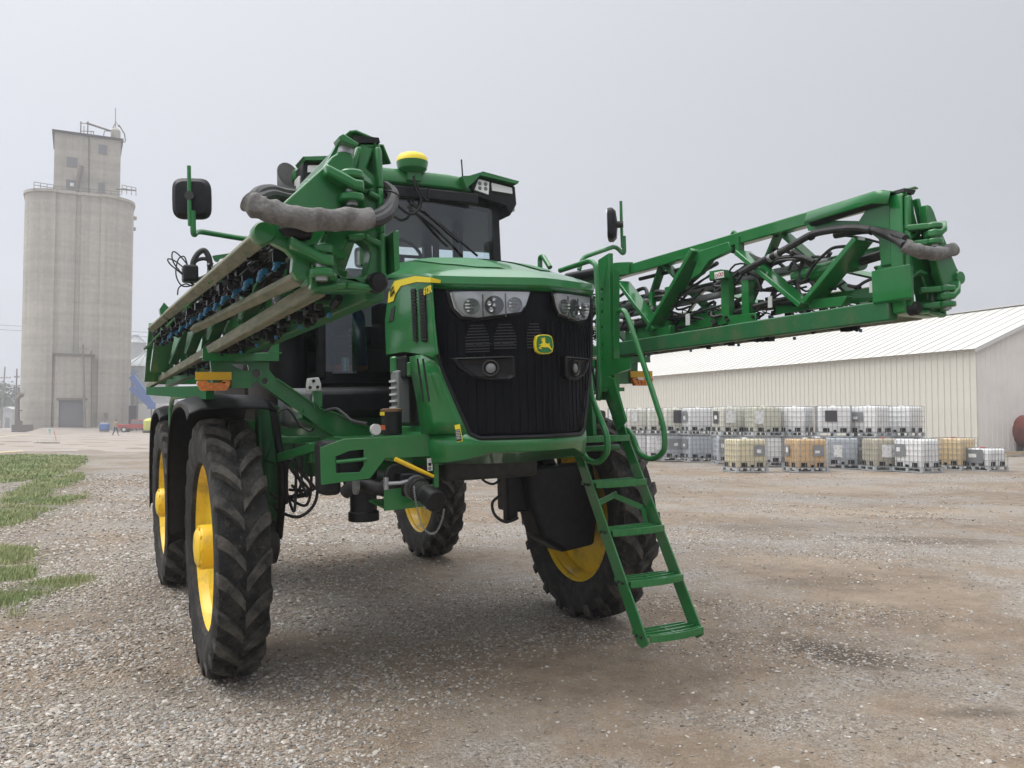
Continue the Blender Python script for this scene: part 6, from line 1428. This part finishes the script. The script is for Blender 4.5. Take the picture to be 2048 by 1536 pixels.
def tote_meshes(h):
    z0, z1 = .16, h; t = rbox(1.13, .93, z0, z1-.02); tank = t
    cg = MB(); X, Y = .595, .495; bw = .013
    nz_ = 6 if h > 1 else 4
    for k in range(nz_): 
        z = z0+.02+(z1-z0-.02)*k/(nz_-1)
        for s in (-1, 1): cg.bar((-X, s*Y, z), (X, s*Y, z), bw, bw); cg.bar((s*X, -Y, z), (s*X, Y, z), bw, bw)
    for k in range(8): x = -X+2*X*k/7; [cg.bar((x, s*(Y+.004), z0), (x, s*(Y+.004), z1), bw, bw) for s in (-1, 1)]
    for k in range(1, 6): y = -Y+2*Y*k/6; [cg.bar((s*(X+.004), y, z0), (s*(X+.004), y, z1), bw, bw) for s in (-1, 1)]
    for x in (-.25, .25): cg.bar((x, -Y, z1), (x, Y, z1), .03, .012)
    pt = MB()
    for s in (-1, 1): pt.bar((-.60, s*.49, .02), (.60, s*.49, .02), .05, .03); pt.bar((s*.59, -.5, .02), (s*.59, .5, .02), .05, .03)
    for x in (-.57, 0, .57):
        for y in (-.46, 0, .46): pt.box((x, y, .085), (.10, .10, .12))
    pt.box((0, 0, .15), (1.2, 1.0, .02))
    pk = MB()
    pk.box((0, 0, 0), (.22, .03, .17))
    cp = MB(); cp.lathe([(.001, .05), (.08, .05), (.085, .03), (.085, -.02)], (0, 0, z1-.02), (0, 0, 1), 20)
    vl = MB(); vl.cyl((0, -.46, .22), (0, -.53, .22), .045, 12); vl.box((0, -.53, .25), (.10, .03, .03))
    return tank, cg.mesh('cage', M['steel'], 0), pt.mesh('pallet', M['galv'], 0), pk.mesh('corner_guard', M['black'], 0), cp, vl.mesh('valve', M['black'])
TF = tote_meshes(1.15); TH = tote_meshes(.80)
tank_cache = {}
CAPC = {'red': M['red'], 'black': M['black'], 'blue': M['bluep'], 'white': M['white']}
M['sticker'] = mat('paper_label', (.72, .72, .70), .6, noise=(.45, .46, .50), scale=9, lo=.5, hi=.6)
M['plate_grey'] = mat('metal_id_plate', (.25, .26, .27), .45, metal=.4)
M['plate_dark'] = mat('dark_id_plate', (.045, .045, .05), .5)
def tote(px, py, tier, th, colr, label, plates=(), cap='white', half=False, lift=None, dback=.62):
    g = G(px, py); d = V((g.x-WC.x, g.y-WC.y, 0)).normalized(); c = g+d*dback; az_ = math.atan2(d.y, d.x)-math.pi/2
    o = empty('liquid_tote', V((c.x, c.y, GZ+.01+(1.165*tier if lift is None else lift))), az_+math.radians(th), label, 'tote', 'caged liquid totes by the long building')
    T = TH if half else TF
    key = (half, colr)
    if key not in tank_cache: tank_cache[key] = T[0].mesh('tank', TC[colr], 40)
    link('tank', tank_cache[key], o); link('cage', T[1], o); link('pallet', T[2], o); 
    for q_, a_ in (((-.30, -.475), 0), ((.30, -.475), 0), ((-.575, -.24), 90), ((-.575, .24), 90), ((.575, -.24), 90), ((.575, .24), 90)):
        cg_ = link('corner_guard', T[3], o); cg_.location = (*q_, .245); cg_.rotation_euler = (0, 0, math.radians(a_))
    link('valve', T[5], o)
    ck = (half, 'cap', cap)
    if ck not in tank_cache: tank_cache[ck] = T[4].mesh('filler_cap', CAPC[cap])
    link('filler_cap', tank_cache[ck], o)
    H = .80 if half else 1.15
    for (face, u, v, w, h, kind) in plates:       # face f = front (-y), l = left (-x); u, v centre in -1..1 / 0..1
        z = .16+v*(H-.16); m_ = {'g': 'plate_grey', 'd': 'plate_dark', 'w': 'sticker'}[kind]
        b = MB()
        if face == 'f': b.box((u*.5, -.512, z), (w, .006, h))
        else: b.box((-.612, -u*.4, z), (.006, w, h))
        lo_ = (random.uniform(-.15, .2), random.uniform(-.2, .1), random.uniform(.25, .6), random.uniform(.25, .5))
        pl_ = b.build('id_plate', M[m_], o)
        if kind == 'g' or (kind == 'd' and w < .43 and face == 'l'):
            b = MB()
            if face == 'f': b.box((u*.5+w*lo_[0], -.517, z+h*lo_[1]), (w*lo_[2], .005, h*lo_[3]))
            else: b.box((-.617, -u*.4+w*lo_[0], z+h*lo_[1]), (.005, w*lo_[2], h*lo_[3]))
            b.build('label', M['sticker'], pl_)
    return o
fg = lambda u=0., k='g', w=.42, h=.36, v=.55: ('f', u, v, w, h, k)
lg = lambda u=0., k='g', w=.36, h=.36, v=.55: ('l', u, v, w, h, k)
# front singles
tote(1490, 946, 0, 30, 'cream', 'cream tote with dark plate standing alone in front, leftmost of the front row', [('f', .55, .60, .42, .34, 'g')])
tote(1611, 946, 0, 28, 'orange', 'deep orange tote with two grey plates in the front row', [('f', .45, .58, .40, .36, 'g'), ('l', -.3, .58, .30, .36, 'g')])
tote(1638, 930, 0, 8, 'white', 'white ground tote with red cap just behind the orange one', cap='red')
tote(1680, 939, 0, 12, 'grey', 'grey tote with white hand-shaped sticker, bottom of right stack', [('f', -.35, .5, .30, .45, 'w')])
tote(1722, 938, 0, 10, 'grey', 'grey bottom tote right of the hand sticker one', [('f', -.2, .55, .55, .4, 'g')])
tote(1766, 943, 0, 30, 'beige', 'beige dirty tote with large white label and red cap', [('f', -.1, .55, .55, .45, 'w')], cap='red')
tote(1834, 946, 0, -38, 'white', 'bright white front tote with black cap right of the beige one', [('l', 0, .1, .01, .01, 'w'), ('f', -.55, .6, .42, .42, 'g')], cap='black')
tote(1908, 941, 0, -32, 'amber', 'amber tote with red cap, rightmost full-height one', cap='red')
tote(1966, 943, 0, -36, 'white', 'half-height white tote with red cap at the row\'s right end', [('f', 0., .55, .75, .48, 'g')], cap='red', half=True)
# left double row, bottom
tote(1396, 925, 0, 20, 'grey', 'blue grey bottom tote with creased wall under a white one', [('l', 0, .62, .7, .42, 'g')])
tote(1347, 923, 0, 14, 'grey', 'grey bottom tote with blank dark plate beside the ladder rail', [('f', 0, .6, .7, .45, 'g')])
tote(1318, 922, 0, 8, 'white', 'white bottom tote with big paper sheet behind the handrail', [('f', .1, .62, .55, .6, 'w')])
tote(1285, 921, 0, 6, 'white', 'pale bottom tote left of the one with the paper sheet', [('f', .6, .5, .2, .4, 'g')])
tote(1246, 920, 0, 6, 'white', 'bottom tote half hidden behind the sprayer wheel')
# middle block behind the front singles
tote(1458, 931, 0, 12, 'grey', 'grey bottom tote partly hidden by the front cream one', [('f', -.55, .6, .4, .5, 'g')])
tote(1527, 934, 0, 22, 'white', 'plain white bottom tote between the cream and the orange ones')
tote(1591, 934, 0, -22, 'white', 'white bottom tote mostly hidden by the orange one', cap='red')
tote(1460, 931, 1, 26, 'ivory', 'ivory upper tote with black and white labels on two faces', [('l', 0, .58, .42, .5, 'd'), ('f', -.4, .6, .42, .5, 'w')])
tote(1527, 934, 1, 24, 'olive', 'olive tinted upper tote with white sheet label', [('f', -.75, .58, .36, .55, 'w')])
tote(1591, 934, 1, -22, 'white', 'plain white upper tote at the right end of the left row')
tote(1562, 922, 1, 4, 'white', 'white upper tote with blue cap behind the olive one', cap='blue')
tote(1562, 922, 0, 4, 'white', 'bottom tote carrying the one with the blue cap')
# left double row, top
tote(1396, 925, 1, 20, 'white', 'white upper tote over the blue grey creased one', [('l', 0, .62, .7, .46, 'g')])
tote(1350, 923, 1, 14, 'ivory', 'ivory upper tote with black square plate beside the ladder rail', [('f', .1, .62, .45, .55, 'd')])
tote(1319, 922, 1, 8, 'ivory', 'ivory upper tote directly behind the handrail', [('f', .3, .45, .5, .4, 'd')])
tote(1280, 921, 1, 4, 'ivory', 'ivory upper tote left of the handrail, label at its left', [('f', -.55, .6, .25, .4, 'w')])
tote(1243, 920, 1, 4, 'white', 'upper tote leftmost of the row, beside the green column', [('f', .3, .6, .3, .4, 'w')])
# right stack, top
tote(1668, 938, 1, 6, 'white', 'white upper tote with plain black plate on the right stack', [('f', -.25, .62, .42, .42, 'd')])
tote(1740, 939, 1, -34, 'white', 'white upper tote with grey plate, middle of the right stack', [('f', -.35, .60, .5, .34, 'g')])
tote(1806, 937, 1, -30, 'white', 'plain white upper tote, rightmost of the right stack', [('f', -.85, .60, .1, .4, 'g')])
tote(1752, 924, 1, -20, 'white', 'white upper tote with red cap behind the right stack', cap='red')
tote(1760, 924, 0, -20, 'white', 'bottom tote hidden behind the right stack')
tote(1810, 937, 0, -30, 'white', 'bottom tote carrying the rightmost upper one')

# ================================================================== grass
def grass():
    vs = []; fs = []; nn = 0; P_ = []; 
    area = [(min(p[0] for p in g), max(p[0] for p in g), min(p[1] for p in g), max(p[1] for p in g)) for g in GP]
    tot = []
    for g, (x0, x1, y0, y1) in zip(GP, area):
        dist = np.hypot((x0+x1)/2-WC.x, (y0+y1)/2-WC.y); dens = 4200 if dist < 11 else 2400 if dist < 18 else 800 if dist < 30 else 240
        n = int((x1-x0)*(y1-y0)*dens); n = min(n, 110000)
        x = rng.uniform(x0, x1, n); y = rng.uniform(y0, y1, n); j = .10
        m = inside(g, x+rng.normal(0, j, n), y+rng.normal(0, j, n)); x, y = x[m], y[m]
        nzv = np.sin(x*2.1+y*1.3)+np.sin(x*.9-y*2.7+1)+np.sin(x*4.3+y*3.9); keep = nzv > (-1.7 if dist < 14 else -1.0)+rng.normal(0, .5, len(x)); x, y = x[keep], y[keep]
        h = (.055 if dist < 14 else .075)*(1+.25*np.clip(nzv[keep], -1, 2))*rng.uniform(.5, 1.4, len(x)); tot.append((x, y, h, np.full(len(x), .0035 if dist < 11 else .006 if dist < 18 else .012 if dist < 30 else .03)))
    x, y, h, w = [np.concatenate([t[i] for t in tot]) for i in range(4)]
    n = len(x); z = gnd(x, y)-.005; a = rng.uniform(0, 6.28, n); ln = rng.uniform(.1, .7, n)*h; la = rng.normal(.6, 1.2, n)
    bx = np.cos(a)*w; by = np.sin(a)*w; tx = x+np.cos(la)*ln; ty = y+np.sin(la)*ln
    mx_ = x+np.cos(la)*ln*.35; my_ = y+np.sin(la)*ln*.35
    vs = np.stack([np.stack([x-bx, y-by, z], 1), np.stack([x+bx, y+by, z], 1), np.stack([mx_+bx*.8, my_+by*.8, z+h*.6], 1), np.stack([mx_-bx*.8, my_-by*.8, z+h*.6], 1), np.stack([tx, ty, z+h], 1)], 1).reshape(-1, 3)
    me = bpy.data.meshes.new('grass'); i = np.arange(n)*5
    me.vertices.add(n*5); me.vertices.foreach_set('co', vs.ravel())
    loops = np.stack([i, i+1, i+2, i+3, i+3, i+2, i+4], 1).ravel(); me.loops.add(n*7); me.loops.foreach_set('vertex_index', loops.astype(np.int32))
    st = np.stack([np.arange(n)*7, np.arange(n)*7+4], 1).ravel(); me.polygons.add(n*2); me.polygons.foreach_set('loop_start', st.astype(np.int32)); me.update(calc_edges=True); me.validate()
    m = bpy.data.materials.new('grass_blades'); m.use_nodes = True; t = m.node_tree; b = t.nodes['Principled BSDF']; b.inputs['Roughness'].default_value = .6
    co = t.nodes.new('ShaderNodeTexCoord'); nz1 = t.nodes.new('ShaderNodeTexNoise'); nz1.inputs['Scale'].default_value = .8; nz1.inputs['Detail'].default_value = 5; t.links.new(co.outputs['Object'], nz1.inputs['Vector'])
    rp = t.nodes.new('ShaderNodeValToRGB'); rp.color_ramp.elements[0].position = .35; rp.color_ramp.elements[0].color = (.19, .265, .095, 1); rp.color_ramp.elements[1].position = .68; rp.color_ramp.elements[1].color = (.36, .36, .17, 1); t.links.new(nz1.outputs[0], rp.inputs[0]); t.links.new(rp.outputs[0], b.inputs['Base Color'])
    me.materials.append(m); o = link('grass', me); tag(o, 'ragged strips of green grass along the gravel edge', 'grass', kind='stuff'); return n
ng = grass()

# ================================================================== loose gravel
def gravel():
    protos = bpy.data.collections.new('stone_shapes')
    sm = bpy.data.materials.new('gravel_stone'); sm.use_nodes = True; t = sm.node_tree; b = t.nodes['Principled BSDF']; b.inputs['Roughness'].default_value = .85; b.inputs['Specular IOR Level'].default_value = .3
    oi = t.nodes.new('ShaderNodeObjectInfo'); rp = t.nodes.new('ShaderNodeValToRGB'); rp.color_ramp.interpolation = 'CONSTANT'; t.links.new(oi.outputs['Random'], rp.inputs[0])
    cols = [(.28, .245, .21), (.38, .34, .295), (.24, .21, .18), (.46, .435, .40), (.31, .265, .22), (.56, .54, .51), (.16, .148, .135), (.38, .32, .265), (.31, .31, .31), (.40, .375, .335), (.25, .20, .16), (.34, .315, .28)]
    el = rp.color_ramp.elements; el[0].position = 0; el[0].color = (*cols[0], 1); el[1].position = .08; el[1].color = (*cols[1], 1)
    for i, c in enumerate(cols[2:], 2): el.new(i/len(cols)).color = (*c, 1)
    co = t.nodes.new('ShaderNodeTexCoord'); nz = t.nodes.new('ShaderNodeTexNoise'); nz.inputs['Scale'].default_value = 2.2; nz.inputs['Detail'].default_value = 5; t.links.new(co.outputs['Object'], nz.inputs['Vector'])
    r2 = t.nodes.new('ShaderNodeValToRGB'); r2.color_ramp.elements[0].position = .3; r2.color_ramp.elements[0].color = (.72, .70, .67, 1); r2.color_ramp.elements[1].position = .7; r2.color_ramp.elements[1].color = (1.15, 1.14, 1.12, 1); t.links.new(nz.outputs[0], r2.inputs[0])
    mx = t.nodes.new('ShaderNodeMix'); mx.data_type = 'RGBA'; mx.blend_type = 'MULTIPLY'; mx.inputs[0].default_value = 1; t.links.new(rp.outputs[0], mx.inputs[6]); t.links.new(r2.outputs[0], mx.inputs[7]); t.links.new(mx.outputs[2], b.inputs['Base Color'])
    for k in range(7):
        bm = bmesh.new(); bmesh.ops.create_icosphere(bm, subdivisions=2, radius=1); sc3 = (random.uniform(.8, 1.25), random.uniform(.65, 1.0), random.uniform(.42, .65))
        cuts = [V((random.gauss(0, 1), random.gauss(0, 1), random.gauss(0, 1))).normalized() for _ in range(7)]
        for v in bm.verts:
            p = v.co
            for c in cuts:
                dd = p.dot(c)
                if dd > .78: p = p-c*(dd-.78)*.9
            v.co = V((p.x*sc3[0], p.y*sc3[1], p.z*sc3[2]))
        me = bpy.data.meshes.new('stone'); bm.to_mesh(me); bm.free(); me.materials.append(sm); me.polygons.foreach_set('use_smooth', [True]*len(me.polygons)); me.set_sharp_from_angle(angle=math.radians(38))
        so_ = bpy.data.objects.new('stone', me); protos.objects.link(so_)
    # sectors of ground around the view, denser towards the camera
    XS = []; 
    fwd = np.array([wf.x, wf.y]); fwd /= np.linalg.norm(fwd); rt = np.array([fwd[1], -fwd[0]])
    for (r0_, r1_, n, s0, s1) in ((2.6, 5.5, 44000, .005, .020), (5.0, 8.5, 70000, .006, .020), (8.0, 13, 60000, .008, .021), (12.5, 20, 40000, .011, .024), (19, 32, 26000, .016, .032)):
        r = np.sqrt(rng.uniform(r0_**2, r1_**2, n)); a = rng.uniform(-.70, .70, n)
        x = WC.x+r*(fwd[0]*np.cos(a)+rt[0]*np.sin(a)); y = WC.y+r*(fwd[1]*np.cos(a)+rt[1]*np.sin(a))
        s = s0+(s1-s0)*rng.beta(1.2, 4.5, n)*np.where(rng.uniform(0, 1, n) < .015, 1.9, 1)
        # stones gather in drifts and are pressed away in the wheel tracks
        dn = np.sin(x*1.1+.7*y)+np.sin(1.9*y-1.3*x+2)+.8*np.sin(.45*x-.9*y+1)+.7*np.sin(3.3*x+2.9*y)
        left = np.clip((-(x-WC.x)*rt[0]-(y-WC.y)*rt[1])/3, -.3, 1.2)
        keep = rng.uniform(0, 1, n) < np.clip(.30+.22*dn+.45*left, .07, 1)
        x, y, s = x[keep], y[keep], s[keep]*(1+.45*np.clip(left[keep], 0, 1)); m = ~grassmask(x, y) | (rng.uniform(0, 1, len(x)) < .12); XS.append(np.stack([x[m], y[m], s[m]], 1))
    A = np.concatenate(XS); n = len(A); z = gnd(A[:, 0], A[:, 1])+A[:, 2]*.12
    me = bpy.data.meshes.new('loose_gravel'); me.vertices.add(n); me.vertices.foreach_set('co', np.stack([A[:, 0], A[:, 1], z], 1).ravel())
    at = me.attributes.new('stone_scale', 'FLOAT_VECTOR', 'POINT'); at.data.foreach_set('vector', (A[:, 2:3]*rng.uniform(.8, 1.2, (n, 3))).ravel())
    at = me.attributes.new('stone_rot', 'FLOAT_VECTOR', 'POINT'); at.data.foreach_set('vector', np.stack([rng.normal(0, .25, n), rng.normal(0, .25, n), rng.uniform(0, 6.28, n)], 1).ravel())
    at = me.attributes.new('stone_pick', 'INT', 'POINT'); at.data.foreach_set('value', rng.integers(0, 7, n).astype(np.int32))
    o = link('loose_gravel', me); tag(o, 'loose pale gravel stones scattered over the lot', 'gravel', kind='stuff')
    ng_ = bpy.data.node_groups.new('scatter_stones', 'GeometryNodeTree'); ng_.interface.new_socket('Geometry', in_out='INPUT', socket_type='NodeSocketGeometry'); ng_.interface.new_socket('Geometry', in_out='OUTPUT', socket_type='NodeSocketGeometry')
    gi = ng_.nodes.new('NodeGroupInput'); go_ = ng_.nodes.new('NodeGroupOutput'); ip = ng_.nodes.new('GeometryNodeInstanceOnPoints'); ci = ng_.nodes.new('GeometryNodeCollectionInfo')
    ci.inputs['Collection'].default_value = protos; ci.inputs['Separate Children'].default_value = True; ci.inputs['Reset Children'].default_value = True; ip.inputs['Pick Instance'].default_value = True
    def na(nm, ty): q = ng_.nodes.new('GeometryNodeInputNamedAttribute'); q.data_type = ty; q.inputs['Name'].default_value = nm; return q.outputs['Attribute']
    e2r = ng_.nodes.new('FunctionNodeEulerToRotation')
    L = ng_.links.new
    L(gi.outputs[0], ip.inputs['Points']); L(ci.outputs[0], ip.inputs['Instance']); L(na('stone_pick', 'INT'), ip.inputs['Instance Index']); L(na('stone_rot', 'FLOAT_VECTOR'), e2r.inputs[0]); L(e2r.outputs[0], ip.inputs['Rotation']); L(na('stone_scale', 'FLOAT_VECTOR'), ip.inputs['Scale']); L(ip.outputs[0], go_.inputs[0])
    md = o.modifiers.new('scatter', 'NODES'); md.node_group = ng_
    return n
gravel()

# ================================================================== fog
def haze():
    b = MB(); fh = V((wf.x, wf.y, 0)).normalized(); rh = V((fh.y, -fh.x, 0)); c = V((WC.x, WC.y, 0))+fh*130; zb, zt_ = GZ-1.0, GZ+56
    b.box((c.x, c.y, (zb+zt_)/2), (360, 360, zt_-zb), Matrix.Rotation(math.atan2(rh.y, rh.x), 3, 'Z'))
    m = bpy.data.materials.new('fog'); m.use_nodes = True; t = m.node_tree; t.nodes.clear(); o_ = t.nodes.new('ShaderNodeOutputMaterial'); v = t.nodes.new('ShaderNodeVolumePrincipled')
    v.inputs['Color'].default_value = (.93, .95, 1, 1); v.inputs['Density'].default_value = .0013; v.inputs['Anisotropy'].default_value = .2
    t.links.new(v.outputs[0], o_.inputs['Volume'])
    try: m.cycles.homogeneous_volume = True
    except Exception: pass
    o = b.build('haze', m, smooth=0); tag(o, 'thin grey fog filling the air over the lot', 'fog', kind='stuff')
haze()
